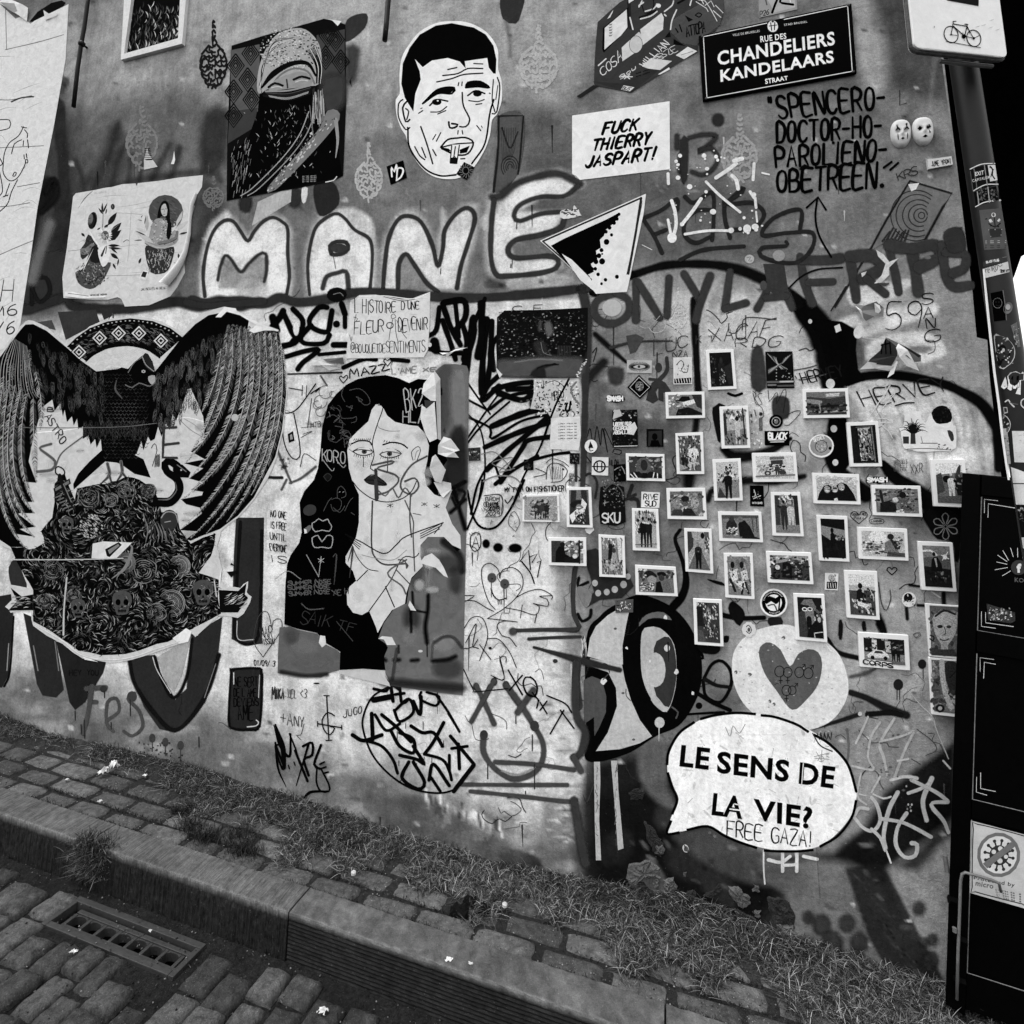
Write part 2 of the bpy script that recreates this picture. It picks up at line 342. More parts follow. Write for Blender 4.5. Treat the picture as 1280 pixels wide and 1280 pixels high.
class Wash:
 """the paint coats of the wall itself: tone per point of a fine mesh of the wall face"""
 ST=3.0
 def __init__(s):
  ys=np.arange(-40,1262,s.ST);xr=np.interp(ys,[-60,65.6,361,424,425,560,700,900,1300],[1160,1175.6,1215,1221,1234,1242,1242,1240,1225])
  n=464;t=np.linspace(0,1,n)
  s.X=-150+(xr[:,None]+150)*t[None,:];s.Y=np.repeat(ys[:,None],n,1);s.T_=np.full(s.X.shape,lin(132.));s.fr=(0,0,1)
 def use(s,fr):s.fr=fr;return s
 def P(s,pts):return np.array([(s.fr[0]+p[0]/s.fr[2],s.fr[1]+p[1]/s.fr[2])for p in pts],float)
 def box(s,P,m):
  x0,y0=P.min(0)-m;x1,y1=P.max(0)+m
  r=np.where((s.Y[:,0]>=y0)&(s.Y[:,0]<=y1))[0]
  if len(r)==0:return None
  xm=s.X[r];c=np.where((xm.max(0)>=x0)&(xm.min(0)<=x1))[0]
  if len(c)==0:return None
  return(slice(r[0],r[-1]+1),slice(c[0],c[-1]+1))
 def dist(s,P,sl,closed):
  X,Y=s.X[sl],s.Y[sl];d=np.full(X.shape,1e9);ins=np.zeros(X.shape,bool);n=len(P)
  for i in range(n if closed else n-1):
   a,b=P[i],P[(i+1)%n];e=b-a;L=e@e+1e-9
   t=np.clip(((X-a[0])*e[0]+(Y-a[1])*e[1])/L,0,1)
   d=np.minimum(d,np.hypot(X-a[0]-e[0]*t,Y-a[1]-e[1]*t))
   if closed:
    cnd=((a[1]>Y)!=(b[1]>Y));ins^=cnd&(X<(b[0]-a[0])*(Y-a[1])/(b[1]-a[1]+1e-12)+a[0])
  return np.where(ins,-d,d)if closed else d
 def mix(s,sl,al,g):s.T_[sl]=s.T_[sl]*(1-al)+lin(g)*al
 def soft(s,pts,g,feather=6,a=1.0,smooth=True,inner=.5):
  P=s.P(pts);P=np.array(cr(P,True,12))if smooth else P;f=max(feather/s.fr[2],2.5)
  sl=s.box(P,f)
  if sl is None:return s
  t=np.clip(.5-s.dist(P,sl,True)/f,0,1);s.mix(sl,t*t*(3-2*t)*a,g);return s
 def poly(s,pts,g,smooth=False,a=1.0):return s.soft(pts,g,1,a,smooth)
 def ell(s,cx,cy,rx,ry,g,rot=0,a=1.0,soft=0,n=0):
  r=math.radians(rot);return s.soft([(cx+rx*math.cos(t)*math.cos(r)-ry*math.sin(t)*math.sin(r),cy+rx*math.cos(t)*math.sin(r)+ry*math.sin(t)*math.cos(r))for t in np.arange(12)*math.pi/6],g,max(soft,1),a,False)
 def stroke(s,pts,w,g,soft=.5,a=1.0,closed=False,smooth=True,cap=True):
  P=np.array(cr(s.P(pts),closed,10))if smooth else s.P(pts);w=(np.mean(w)if isinstance(w,(list,tuple))else w)/s.fr[2]/2
  sl=s.box(P,w+3)
  if sl is None:return s
  f=max(w*soft,1.5);t=np.clip((w-s.dist(P,sl,closed))/f,0,1);s.mix(sl,t*t*(3-2*t)*a,g);return s
 S=stroke
 def vnoise(s,cell,seed,sx=1.0):
  r=np.random.RandomState(seed);gx,gy=s.X/cell/sx+50,s.Y/cell+50;R=r.rand(int(gy.max())+3,int(gx.max())+3)
  ix,iy=gx.astype(int),gy.astype(int);fx,fy=gx-ix,gy-iy;fx=fx*fx*(3-2*fx);fy=fy*fy*(3-2*fy)
  return(R[iy,ix]*(1-fx)+R[iy,ix+1]*fx)*(1-fy)+(R[iy+1,ix]*(1-fx)+R[iy+1,ix+1]*fx)*fy
 def fbm(s,cell,seed,o=4,sx=1.0):return sum(s.vnoise(cell/2**k,seed+k,sx)*.5**k for k in range(o))/sum(.5**k for k in range(o))
 def build(s):
  H,Wn=s.X.shape;r0=(s.X.ravel()-CX,s.Y.ravel()-CY);R=M@np.array([r0[0],r0[1],np.full(r0[0].shape,F)]);t=D/R[1]
  V=np.stack([R[0]*t,np.full(t.shape,-.0007),R[2]*t+CZ],1).astype(np.float32)
  i=np.arange((H-1)*(Wn-1));a=(i//(Wn-1))*Wn+i%(Wn-1);Q=np.stack([a,a+Wn,a+Wn+1,a+1],1).astype(np.int32)
  me=bpy.data.meshes.new('painted_plaster');me.vertices.add(len(V));me.vertices.foreach_set('co',V.ravel());me.loops.add(Q.size);me.loops.foreach_set('vertex_index',Q.ravel())
  me.polygons.add(len(Q));me.polygons.foreach_set('loop_start',np.arange(len(Q),dtype=np.int32)*4);me.update(calc_edges=True)
  at=me.attributes.new('Col','FLOAT','POINT');at.data.foreach_set('value',s.T_.ravel().astype(np.float32))
  me.materials.append(PLASTER);o=bpy.data.objects.new('painted_plaster',me);COL.objects.link(o);o.parent=wallroot;o.matrix_parent_inverse=Matrix.Translation(-wallroot.location)
  return o
def plaster_mat():
 m,t=newmat('painted_plaster');nn=N(t);g=nn.attr('Col');a,b,c,e,h=wallgrain(nn)
 k=nn.math('MULTIPLY',nn.mr(a,.3,.7,.68,1.3),nn.math('MULTIPLY',nn.mr(b,.3,.7,.8,1.2),nn.mr(c,.3,.7,.92,1.08)))
 k=nn.math('MULTIPLY',k,nn.mr(e,.3,.7,.84,1.16))
 ch=nn.noise(55,5,.8,.5);lg=nn.noise(4,2,.5);thr=nn.math('MULTIPLY_ADD',lg,.14,.60)
 k=nn.math('MULTIPLY',k,nn.mr(ch,thr,nn.math('ADD',thr,.03),1,.45))
 pale=nn.mr(nn.noise(90,4,.75,.3),.69,.71,0,.22)
 finish(nn,nn.math('MINIMUM',nn.math('ADD',nn.math('MULTIPLY',g,k),pale),.82),.8,None,h,.8,.005,0)
 return m
PLASTER=plaster_mat()

# ================================================================ THE WALL
wallroot=empty('graffiti_wall',(0,0,Z0))
tagit(wallroot,'long plastered street wall covered in graffiti and pasted posters','wall')
PLAST=solid_mat('plaster',138,.3,30,.85,.6,.006)
PLASTL=solid_mat('plaster_light',190,.2,34,.85,.6,.006)
o_ul,o_ur=(-7.0,5.2),(1.115,5.2)
outl=[(-7.0,-.3),(1.13,-.3),(1.13,2.13),(1.075,2.15),(1.108,2.3),(1.10,3.3),(1.09,5.2),(-7.0,5.2)]
MB().quadbox([(x,0,z)for x,z in outl],[(x,.35,z)for x,z in outl]).build('plaster_wall',PLAST,wallroot)
# lighter render panel of the lower left, slightly proud
pp=[(-90,384),(20,380),(160,379),(330,378),(500,376),(680,374),(733,374),(736,500),(735,620),(733,760),(734,900),(731,990),(734,1130),(380,1060),(0,960),(-200,930)]
f3=[onwall(x,y,.0004)for x,y in pp];b3=[onwall(x,y,-.001)for x,y in pp]
MB().quadbox(f3,b3).build('render_panel',PLASTL,wallroot)
# ================================================================ GROUND
STREETB=solid_mat('street_dirt',38,.7,60,.95,.8,.01,fine=240,speck=.02)
COBM=[solid_mat('cobble_stone%d'%i,v,.6,38,.9,1,.009,fine=230,speck=.07)for i,v in enumerate((66,76,88))]
PAVM=[solid_mat('paving_block%d'%i,v,.52,42,.9,.9,.007,fine=250,speck=.12)for i,v in enumerate((88,80,98))]
KERBM=solid_mat('kerb_bluestone',96,.5,34,.9,.8,.006,fine=240,speck=.05)
def attr_stone(name,var=.34):
 m,t=newmat(name);nn=N(t);g=nn.attr('Col');p,q,w=nn.noise(34,5,.7,.4),nn.noise(240,3,.7),nn.noise(7,3,.6)
 col=nn.math('MULTIPLY',nn.math('MULTIPLY',g,nn.mr(p,.3,.7,1-var,1+var)),nn.math('MULTIPLY',nn.mr(q,.3,.7,1-var*.7,1+var*.7),nn.mr(w,.3,.7,1-var*.7,1+var*.5)))
 finish(nn,nn.math('ADD',col,nn.mr(nn.noise(190,2,.5),.68,.74,0,.06)),.9,None,nn.math('MULTIPLY_ADD',q,.4,p),.8,.006,.05);return m
KERBV=attr_stone('kerb_bluestone_worn_shaded')
JOINT=solid_mat('joint_sand',50,.5,80,.95,.8,.01,fine=260,speck=.03)
def sheet(name,x0,x1,y0,y1,h,mat,nx=2,hole=None):
 v=[];f=[]
 xs=[x0,x1];ys=[y0,y1]
 if hole:xs=[x0,hole[0],hole[1],x1];ys=[y0,hole[2],hole[3],y1]
 for y in ys:
  for x in xs:v.append((x,y,gz(x)+h))
 w=len(xs)
 for j in range(len(ys)-1):
  for i in range(w-1):
   if hole and i==1 and j==1:continue
   f.append((j*w+i,j*w+i+1,(j+1)*w+i+1,(j+1)*w+i))
 return tagit(mesh_obj(name,v,f,mat),kind='structure')
GX0,GX1,GY0,GY1=-2.15,-1.57,-.685,-.55
street=sheet('street',-60,60,-60,-.49,-.146,STREETB,hole=(GX0,GX1,GY0,GY1))
pavement=sheet('pavement',-60,60,-.44,.02,-.0125,JOINT)
far=sheet('ground',-200,200,-200,200,-.6,STREETB)
def stone(w,d,h,seed,bev=.18,nz=.12,n=5,drop=.30):
 r=random.Random(seed);v=[];f=[]
 for j in range(n+1):
  for i in range(n+1):
   u=i/n*2-1;t=j/n*2-1
   m=max(abs(u),abs(t));rr=1-.045*(abs(u)*abs(t))**2
   edge=max(0,(m-(1-bev*2))/(bev*2))if m>1-bev*2 else 0
   z=-edge**2.5*h*drop+r.uniform(-1,1)*nz*h
   v.append((u*w/2*rr+r.uniform(-1,1)*w*.018,t*d/2*rr+r.uniform(-1,1)*d*.018,z))
 for j in range(n):
  for i in range(n):b=j*(n+1)+i;f.append((b,b+1,b+n+2,b+n+1))
 ring=[i for i in range(n+1)]+[(k+1)*(n+1)-1 for k in range(1,n+1)]+[n*(n+1)+i for i in range(n-1,-1,-1)]+[j*(n+1)for j in range(n-1,0,-1)]
 b0=len(v)
 for q in ring:v.append((v[q][0]*1.02,v[q][1]*1.02,-h))
 L=len(ring)
 for k in range(L):f.append((ring[k],b0+k,b0+(k+1)%L,ring[(k+1)%L]))
 return v,f
def stone_mesh(name,seed,n=5,nz=.12,bev=.18,h=.3,mat=None):
 v,f=stone(1,1,h,seed,bev,nz,n)
 me=bpy.data.meshes.new(name);me.from_pydata(v,[],f);me.materials.append(mat)
 bm=bmesh.new();bm.from_mesh(me);bmesh.ops.recalc_face_normals(bm,faces=bm.faces);bm.to_mesh(me);bm.free()
 me.shade_smooth();return me
def place(name,me,x,y,h,sx,sy,sz,rot,parent,dx=0,dy=0):
 o=bpy.data.objects.new(name,me);COL.objects.link(o);o.parent=parent
 Lc=Matrix.Translation((x,y,gz(x)+h))@Matrix(((1,0,0,0),(0,1,0,0),(SL+dx,dy,1,0),(0,0,0,1)))@Matrix.Rotation(rot,4,'Z')@Matrix.Diagonal((sx,sy,sz,1))
 o.matrix_world=Lc;return o
cobs=[stone_mesh('cobble',100+i,8,.045,.16,.45,COBM[i%3])for i in range(9)]
pavs=[stone_mesh('paving_stone',200+i,7,.03,.07,.3,PAVM[i%3])for i in range(9)]
# cobbled carriageway: courses run across the street
x=-3.9
while x<.5:
 wx=rnd.uniform(.085,.112);y=-.56-rnd.uniform(-.03,.05)
 while y>-1.75:
  ly=rnd.uniform(.095,.16);cx,cy=x+wx/2,y-ly/2
  if not(GX0-.0<cx<GX1+.0 and y>-.655+rnd.uniform(0,.02))and not(y-ly>-.56):
# keep only what the lens can see, plus a margin
   place('cobble',rnd.choice(cobs),cx+rnd.uniform(-.006,.006),cy,-.125+rnd.uniform(-.012,.010),wx*.985,ly*.975,.12,rnd.uniform(-.05,.05)+rnd.choice((0,math.pi)),street,rnd.uniform(-.05,.05),rnd.uniform(-.04,.04))
  y-=ly+.003
 x+=wx+.003
# pavement blocks in courses along the kerb
yy=-.374;row=0
while yy<-.01:
 dep=(.075,.085,.09,.09,.09)[row%5];x=-4.6+rnd.uniform(0,.15)
 while x<1.0:
  lx=rnd.uniform(.185,.225)if x>-1.4 else rnd.uniform(.15,.24)
  o=place('paving_stone',rnd.choice(pavs),x+lx/2,yy+dep/2,-.004+rnd.uniform(-.005,.004),lx*.99,dep*.99,.1,rnd.uniform(-.02,.02)+rnd.choice((0,math.pi)),pavement,rnd.uniform(-.02,.02),rnd.uniform(-.03,.03))
  x+=lx+.008
 yy+=dep+.010;row+=1
# kerb: long bluestones with a tooled face
kerb=empty('kerb',(0,-.49,gz(0)));tagit(kerb,kind='structure')
for x0,x1 in((-6.2,-5.1),(-5.1,-4.15),(-4.15,-3.2),(-3.2,-2.205),(-2.205,-1.288),(-1.288,-.05),(-.05,.95),(.95,2.0)):
 fl=x0>-1.4;v=[];f=[];nx=60 if fl else 240;ny=26 if fl else 12;colr=[random.Random(i*7).uniform(-1,1)for i in range(nx+1)]
 r=random.Random(int(x0*100))
 prof=[(-.376,-.02),(-.378,-.004),(-.382,0),(-.42,.001),(-.46,0),(-.493,-.0005),(-.4982,-.003),(-.4996,-.008)]
 for k in range(ny):
  h=-.016-(.15*(k+1)/ny);g_=(.0022 if k%2 else 0)if fl else 0
  prof.append((-.500+g_,h))
 chips=[(r.uniform(x0,x1),r.uniform(.008,.025),r.uniform(.002,.007))for _ in range(int((x1-x0)*7))]
 for i in range(nx+1):
  xx=x0+.003+(x1-x0-.006)*i/nx
  for j,(py_,ph)in enumerate(prof):
   if fl and j>8:py_+=r.uniform(-1,1)*.0004
   c=sum(dd*math.exp(-((xx-cx_)/ww)**2)for cx_,ww,dd in chips)
   if j in(5,6,7,8):py_+=c*.9;ph-=c*.8
   if j in(4,9):py_+=c*.4 if j==9 else 0;ph-=c*.25 if j==4 else 0
   nzv=r.uniform(-1,1)*(.0012 if j<8 or not fl else .0004)
   if not fl and j>8:py_+=.0022*colr[i]+r.uniform(-1,1)*.0012
   v.append((xx,py_+nzv,gz(xx)+ph+nzv+.004))
 m_=len(prof)
 for i in range(nx):
  for j in range(m_-1):f.append((i*m_+j,(i+1)*m_+j,(i+1)*m_+j+1,i*m_+j+1))
 f.append(tuple(range(m_)));f.append(tuple(nx*m_+j for j in reversed(range(m_))))
 cc=[lin(r.choice((90,98,106)))*(1.35 if 5<j<8 else 1 if j<6 else .2)for i in range(nx+1)for j in range(m_)]  # edge highlight and shade of the front face painted into the stone tone
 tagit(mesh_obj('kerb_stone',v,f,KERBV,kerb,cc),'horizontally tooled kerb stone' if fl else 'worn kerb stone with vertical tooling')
# ================================================================ DRAIN GRATE
IRON=solid_mat('cast_iron',54,.35,60,.6,.6,.003,.5)
PIT=solid_mat('drain_pit_black',14,.2,30,.9)
drain=empty('drain_grate',(-1.86,-.62,gz(-1.86)-.13));tagit(drain,'cast iron street drain grate with arched slots beside the kerb','drain grate')
def slab(m,x0,x1,y0,y1,h0,h1):
 b=len(m.v);m.v+=[(x,y,gz(x)+h)for x in(x0,x1)for y in(y0,y1)for h in(h0,h1)]
 for q in((0,1,3,2),(4,6,7,5),(0,4,5,1),(2,3,7,6),(0,2,6,4),(1,5,7,3)):m.f.append(tuple(b+i for i in q))
m=MB();slab(m,GX0,GX1,GY0,GY1,-.40,-.385);slab(m,GX0-.004,GX0,GY0,GY1,-.4,-.15);slab(m,GX1,GX1+.004,GY0,GY1,-.4,-.15)
slab(m,GX0,GX1,GY0-.004,GY0,-.4,-.15);slab(m,GX0,GX1,GY1,GY1+.004,-.4,-.15);m.build('drain_pit',PIT,drain)
m=MB();slab(m,GX0,GX1,GY1-.022,GY1,-.165,-.134);slab(m,GX0,GX0+.02,GY0,GY1-.023,-.165,-.134);slab(m,GX1-.02,GX1,GY0,GY1-.023,-.165,-.134);slab(m,GX0+.021,GX1-.021,GY0,GY0+.02,-.165,-.134)
m.build('outer_frame',IRON,drain,bevel=.002)
m=MB();gy1=GY1-.03;slab(m,GX0+.05,GX1-.028,gy1-.016,gy1,-.18,-.146);slab(m,GX0+.05,GX1-.028,GY0+.026,GY0+.04,-.18,-.146);m.build('inner_frame',IRON,drain,bevel=.002)
nb=8
for i in range(nb):
 xb=GX0+.055+(GX1-GX0-.10)*i/(nb-1)
 m=MB();slab(m,xb-.0065,xb+.0065,GY0+.041,gy1-.017,-.18,-.148);m.build('grate_bar',IRON,drain,bevel=.002)
 if i<nb-1:
  xn=GX0+.055+(GX1-GX0-.10)*(i+1)/(nb-1);fr_=[];K=7;c=(xb+xn)/2;rw=(xn-xb)/2-.007
  fr_=[(xb+.0085,gy1-.0175),(xn-.0085,gy1-.0175),(xn-.0085,gy1-.034)]+[(c+rw*math.cos(math.pi*k/K),gy1-.034+.013*math.sin(math.pi*k/K))for k in range(1,K)]+[(xb+.0085,gy1-.034)]
  MB().quadbox([(a,b,gz(a)-.149)for a,b in fr_],[(a,b,gz(a)-.175)for a,b in fr_]).build('slot_head',IRON,drain)
# ================================================================ EARTH BANK, MASONRY AND RUBBLE AT THE FOOT OF THE WALL
SOIL=solid_mat('soil',58,.55,70,.95,1,.012,fine=240,speck=.05)
v=[];f=[];NX,NY=160,8
base_px=[(-300,835),(0,893),(60,918),(150,936),(255,962),(320,985),(380,1000),(450,1025),(520,1050),(600,1075),(700,1095),(780,1108),(860,1120),(960,1160),(1060,1195),(1190,1236),(1300,1270)]
bw_=[onwall(x,y)for x,y in base_px];bx=[p[0]for p in bw_];bz=[p[2]for p in bw_]
for i in range(NX+1):
 x=-5.2+6.4*i/NX;top=float(np.interp(x,bx,bz))+.008;wd=.14+.05*math.sin(x*3)+.03*math.sin(x*11)
 for j in range(NY+1):
  t=j/NY;zz=gz(x)-.012+(max(top-gz(x),.01)+.012)*(1-t)**1.7+nr.uniform(-1,1)*.006*(1-t*.7)
  v.append((x,-.0005-wd*t if j else .004,zz))
for i in range(NX):
 for j in range(NY):b=i*(NY+1)+j;f.append((b,b+NY+1,b+NY+2,b+1))
tagit(mesh_obj('earth_bank',v,f,SOIL,smooth=True),kind='structure')
ROCKL=solid_mat('old_masonry',96,.45,22,.9,1,.012,fine=200,speck=.08)
ROCKD=solid_mat('dark_masonry',52,.5,22,.9,1,.012,fine=200,speck=.04)
def rock(pts,thick,mat,name='rubble_stone',parent=wallroot,lab=None):
 """an uneven stone standing proud of the wall; pts = its outline as seen on the wall"""
 P=[np.array(p,float)+(rnd.uniform(-2.2,2.2),rnd.uniform(-1.6,1.6))for i in range(len(pts))for p in[np.array(pts[i])*(1-t)+np.array(pts[(i+1)%len(pts)])*t for t in(0,.25,.5,.75)]];n=len(P);c=np.mean(P,0);v=[];f=[];R=5
 v.append(onwall(c[0],c[1],thick*.28))
 for k in range(1,R+1):
  t=k/R
  for p in P:
   q=c+(p-c)*t*(1+rnd.uniform(-.05,.05));hh=thick*.3*(1-t**5)*(1+rnd.uniform(-.5,.5))if k<R else-.01
   v.append(onwall(q[0],q[1],hh))
 for i in range(n):f.append((0,1+i,1+(i+1)%n))
 for k in range(R-1):
  for i in range(n):a=1+k*n;f.append((a+i,a+n+i,a+n+(i+1)%n,a+(i+1)%n))
 o=mesh_obj(name,v,f,mat,parent,smooth=False)
 if lab:o['label']=lab
 return o
# ================================================================ DARK OPENING BEHIND THE CORNER
BLK=solid_mat('archway_shade_black',4,.3,20,.9,spec=0)  # black slab fills the opening; its shade is put into the colour
hb=empty('shadowed_archway',(1.4,.9,0));tagit(hb,'black shadowed archway of the next house, behind the striped pole','archway')
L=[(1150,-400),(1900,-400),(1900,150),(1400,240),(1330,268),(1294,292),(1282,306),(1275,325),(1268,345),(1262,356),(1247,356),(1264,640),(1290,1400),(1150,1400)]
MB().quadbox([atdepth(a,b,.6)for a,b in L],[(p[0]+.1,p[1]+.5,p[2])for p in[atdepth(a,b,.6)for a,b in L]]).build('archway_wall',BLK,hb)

# crops of the photograph in which the artwork was measured: (x0, y0, scale)
c1=(0,0,4);c2=(300,0,4);c3=(600,0,4);c4=(860,0,3.048);c5=(0,380,3.556);c6=(340,360,4.923);c7=(340,600,4.923)
d1=(580,360,4.571);d2=(580,600,4.571);d3=(840,400,5.333);d4=(1040,360,5.333);d5=(840,620,5.333);d6=(1040,580,5.333);d7=(800,860,2.667)
e1=(0,720,3.556);e2=(320,820,3.556);e3=(560,820,3.556)
f1=(0,140,4);f2=(240,220,4.923);f3_=(460,200,4);f4=(720,200,4);f5=(980,180,4.267);f6=(1120,0,8);f7=(1180,460,12.8);f8=(1100,980,4.267)
g1=(700,700,4);g2=(960,780,4.571);g3=(720,980,4.571);g4=(1180,180,8.53);g5=(1180,320,8);g6=(1180,540,8);g7=(720,0,5.333);g8=(80,220,7.111)
WR=wallroot
RW=Wash()
R0=RW.use((0,0,1))
R0.soft([(-200,384),(20,381),(330,379),(500,376),(733,374),(735,620),(733,760),(734,900),(731,990),(740,1300),(-200,1300)],203,4,1,False)
n1=RW.fbm(60,5);n2=RW.fbm(26,9,4,2.5);n3=RW.fbm(14,21,3)
inp=(RW.X<734)&(RW.Y>379)
RW.T_*=np.where(inp,np.clip(.62+.75*n1,.7,1.15),np.clip(.45+1.1*n1,.55,1.5))
RW.T_*=np.where(inp,np.clip(1.25-.5*n3,.8,1.05),np.clip(.55+.9*n2,.7,1.4))
def paintpart(a,name,mat=PAINT,label=None):return a.build(name,mat,WR,label)
# ---------------------------------------------------------------- coats of wash on the wall (layer 0)
a=RW.use((0,0,1))
a.soft([(60,60),(300,-40),(700,-60),(740,60),(640,150),(400,60),(250,100),(120,120)],165,70,.8)
a.soft([(90,150),(260,130),(290,260),(250,330),(120,330),(60,260)],100,60,.8)
a.soft([(20,120),(90,130),(100,380),(-40,380),(-20,200)],62,40,.9)
a.soft([(240,230),(620,220),(700,330),(620,370),(250,370)],112,50,.75)
a.soft([(640,120),(840,220),(960,240),(960,330),(820,340),(640,250)],98,50,.8)
a.soft([(850,120),(980,130),(1180,200),(1200,320),(1060,320),(940,240)],128,50,.7)
a.soft([(1080,-30),(1160,-30),(1190,120),(1100,100)],78,34,.9)
a.soft([(1060,10),(1090,0),(1110,90),(1085,120)],185,24,.55)
a.soft([(430,200),(640,180),(660,300),(520,320)],125,40,.6)
a.soft([(360,-30),(520,-40),(560,30),(480,90),(420,30)],175,40,.6)
for k in range(46):
 x=rnd.uniform(60,1180);y=rnd.uniform(20,330);l=rnd.uniform(20,90);dx=(x-700)/-4200*l*4
 a.S([(x,y),(x+dx*.1+rnd.uniform(-2,2),y+l/2),(x+dx*.25,y+l)],rnd.uniform(6,26),rnd.choice((70,90,150,175,110)),.9,rnd.uniform(.12,.35))
for k in range(60):
 x=rnd.uniform(60,1180);y=rnd.uniform(0,350)
 a.ell(x,y,rnd.uniform(6,30),rnd.uniform(4,18),rnd.choice((60,90,170,190)),rnd.uniform(0,90),rnd.uniform(.08,.25),14)
# the left, around the big torn poster and the flowers poster
a=RW.use(c1)
a.soft([(260,560),(320,505),(350,900),(370,1280),(230,1280),(290,900)],52,14)
a.soft([(280,380),(350,395),(320,470),(270,450)],82,10)
a.soft([(200,900),(270,890),(290,960),(200,1100),(160,1280),(150,1100)],34,24)
a.soft([(380,950),(480,800),(560,620),(620,640),(600,900)],64,60,.8)
for x0,y0,x1,y1,w in((470,940,590,620,60),(560,930,640,700,50),(640,920,660,780,60),(760,900,850,720,60),(850,890,900,740,60),(420,950,380,800,40),(700,900,720,800,50)):
 a.S([(x0,y0),((x0+x1)/2+rnd.uniform(-15,15),(y0+y1)/2),(x1,y1)],w,52,.95,.8)
a.S([(390,990),(700,900),(1040,860),(1100,900)],70,40,.9,.7)
a.soft([(1020,560),(1140,540),(1150,700),(1100,860),(1000,850)],52,60,.9)
a.soft([(1010,860),(1120,1010),(1060,1200),(960,1290),(990,1000)],66,70,.9)
a=Art(1,f1)
a.soft([(130,760),(330,700),(320,930),(120,960)],58,30)
a.S([(0,990),(150,985),(320,930),(380,975),(620,985),(800,960),(900,950),(1000,975),(1100,945),(1180,970),(1300,950)],60,52,.35)
a.S([(160,960),(170,850),(230,830),(250,900),(200,950),(160,880)],26,34,.4)
a.S([(250,560),(200,700),(160,840)],70,110,.8)
a.S([(230,400),(270,340),(280,420),(210,500)],44,30,.5)
a.poly([(290,1000),(480,990),(500,1050),(330,1140)],64)
a.poly([(500,980),(570,980),(560,1020),(520,1040)],56)
a.poly([(130,1060),(260,1040),(280,1090)],80)
paintpart(a,'fence_line',PAINT,'wavering dark sprayed line under the flower poster')
# painted post ends and rectangles that show behind the posters
a=Art(1,c2)
a.soft([(535,100),(632,68),(625,140),(530,210)],62,8)
a.soft([(530,230),(600,240),(580,400),(535,420)],74,50,.8)
a.soft([(370,930),(470,915),(495,1020),(400,1080)],50,12)
a.soft([(250,950),(310,950),(300,1030),(250,1030)],60,40)
a.soft([(0,990),(60,990),(50,1060),(0,1050)],54,30)
a.soft([(340,940),(330,1010),(310,1010),(310,940)],205,8)
a.poly([(90,1010),(260,930),(255,1010),(60,1130),(50,1170)],175)
paintpart(a,'painted_post',PAINT)
a=Art(1,c3)
a.soft([(108,-20),(218,-20),(205,70),(180,118),(115,95)],60,8)
a.S([(130,110),(150,200),(150,280)],50,105,.7,.5)
a.soft([(95,580),(218,580),(195,860),(70,960),(90,700)],92,10,.9)
a.S([(92,582),(218,580),(200,800),(190,870)],12,40,.6,smooth=False)
a.S([(94,582),(90,760),(68,960)],14,40,.6)
for i,r in enumerate((14,26,40,54)):a.S([(150+r*math.cos(t)*.8,835+r*math.sin(t))for t in np.linspace(2.4,6.6,10)],7,50,.5,.8)
for k in range(9):a.S([(105+k*9,640),(110+k*8,740),(112+k*5,800)],5,55,.5,.6)
a.S([(110,640),(150,740),(190,660)],9,48,.5)
paintpart(a,'painted_plank',PAINT,'painted wooden plank end beside the man face cut-out')
# ---------------------------------------------------------------- drop-shaped calligraphy stencils
def drop(fr,cx,cy,w,h,g,lab,seed,dense=1,bits=0):
 r=random.Random(seed);a=Art(2,fr);P=lambda u,v:(cx+u*w,cy+v*h)
 def prof(v):
  if v<.34:return .03+.30*v
  t=(v-.34)/.66;return .13*(1-t)+.43*math.sin(math.pi*min(1,t)**.95)**.75
 for v in np.linspace(.02,.97,15):
  hw=prof(v);n=max(1,int(5*hw*2))
  for k in range(n):
   u0=-hw+2*hw*(k+r.uniform(.1,.4))/n;u1=u0+2*hw/n*r.uniform(.5,.9)
   if bits and r.random()<bits:continue
   c=r.choice((-.035,.035,.02));a.S([P(u0,v),P((u0+u1)/2,v+c),P(u1,v+r.uniform(-.02,.02))],w*.085,g,.2)
   if r.random()<.75:a.S([P(u0,v),P(u0+r.uniform(-.03,.03),v+.055)],w*.075,g,.2)
 for sg in(-1,1):
  L=[(sg*prof(v),v)for v in(.35,.5,.62,.74,.86,.95)]
  for i in range(len(L)-1):a.S([P(*L[i]),P(sg*(abs((L[i][0]+L[i+1][0])/2)+.03),(L[i][1]+L[i+1][1])/2),P(L[i+1][0],L[i+1][1]-.03)],w*.09,g,.2)
 return paintpart(a,'drop_stencil',PAINT,lab)
drop(c1,1068,108,130,345,38,'dark drop-shaped calligraphy stencil',1)
drop(c1,710,500,150,345,128,'faint pale drop-shaped stencil above the flower poster',2,bits=.35)
drop(c1,1068,880,100,170,118,'faint drop stencil right of the flower poster',3,bits=.2)
drop(c2,645,710,130,295,176,'pale drop stencil left of the small MD sticker',4)
drop(c3,293,120,185,335,176,'pale drop stencil right of the man face',5)
drop(c4,195,430,130,270,160,'grey drop stencil under the street name plate',6)
drop(f4,510,640,90,215,190,'pale drop stencil over the letter Y',7)
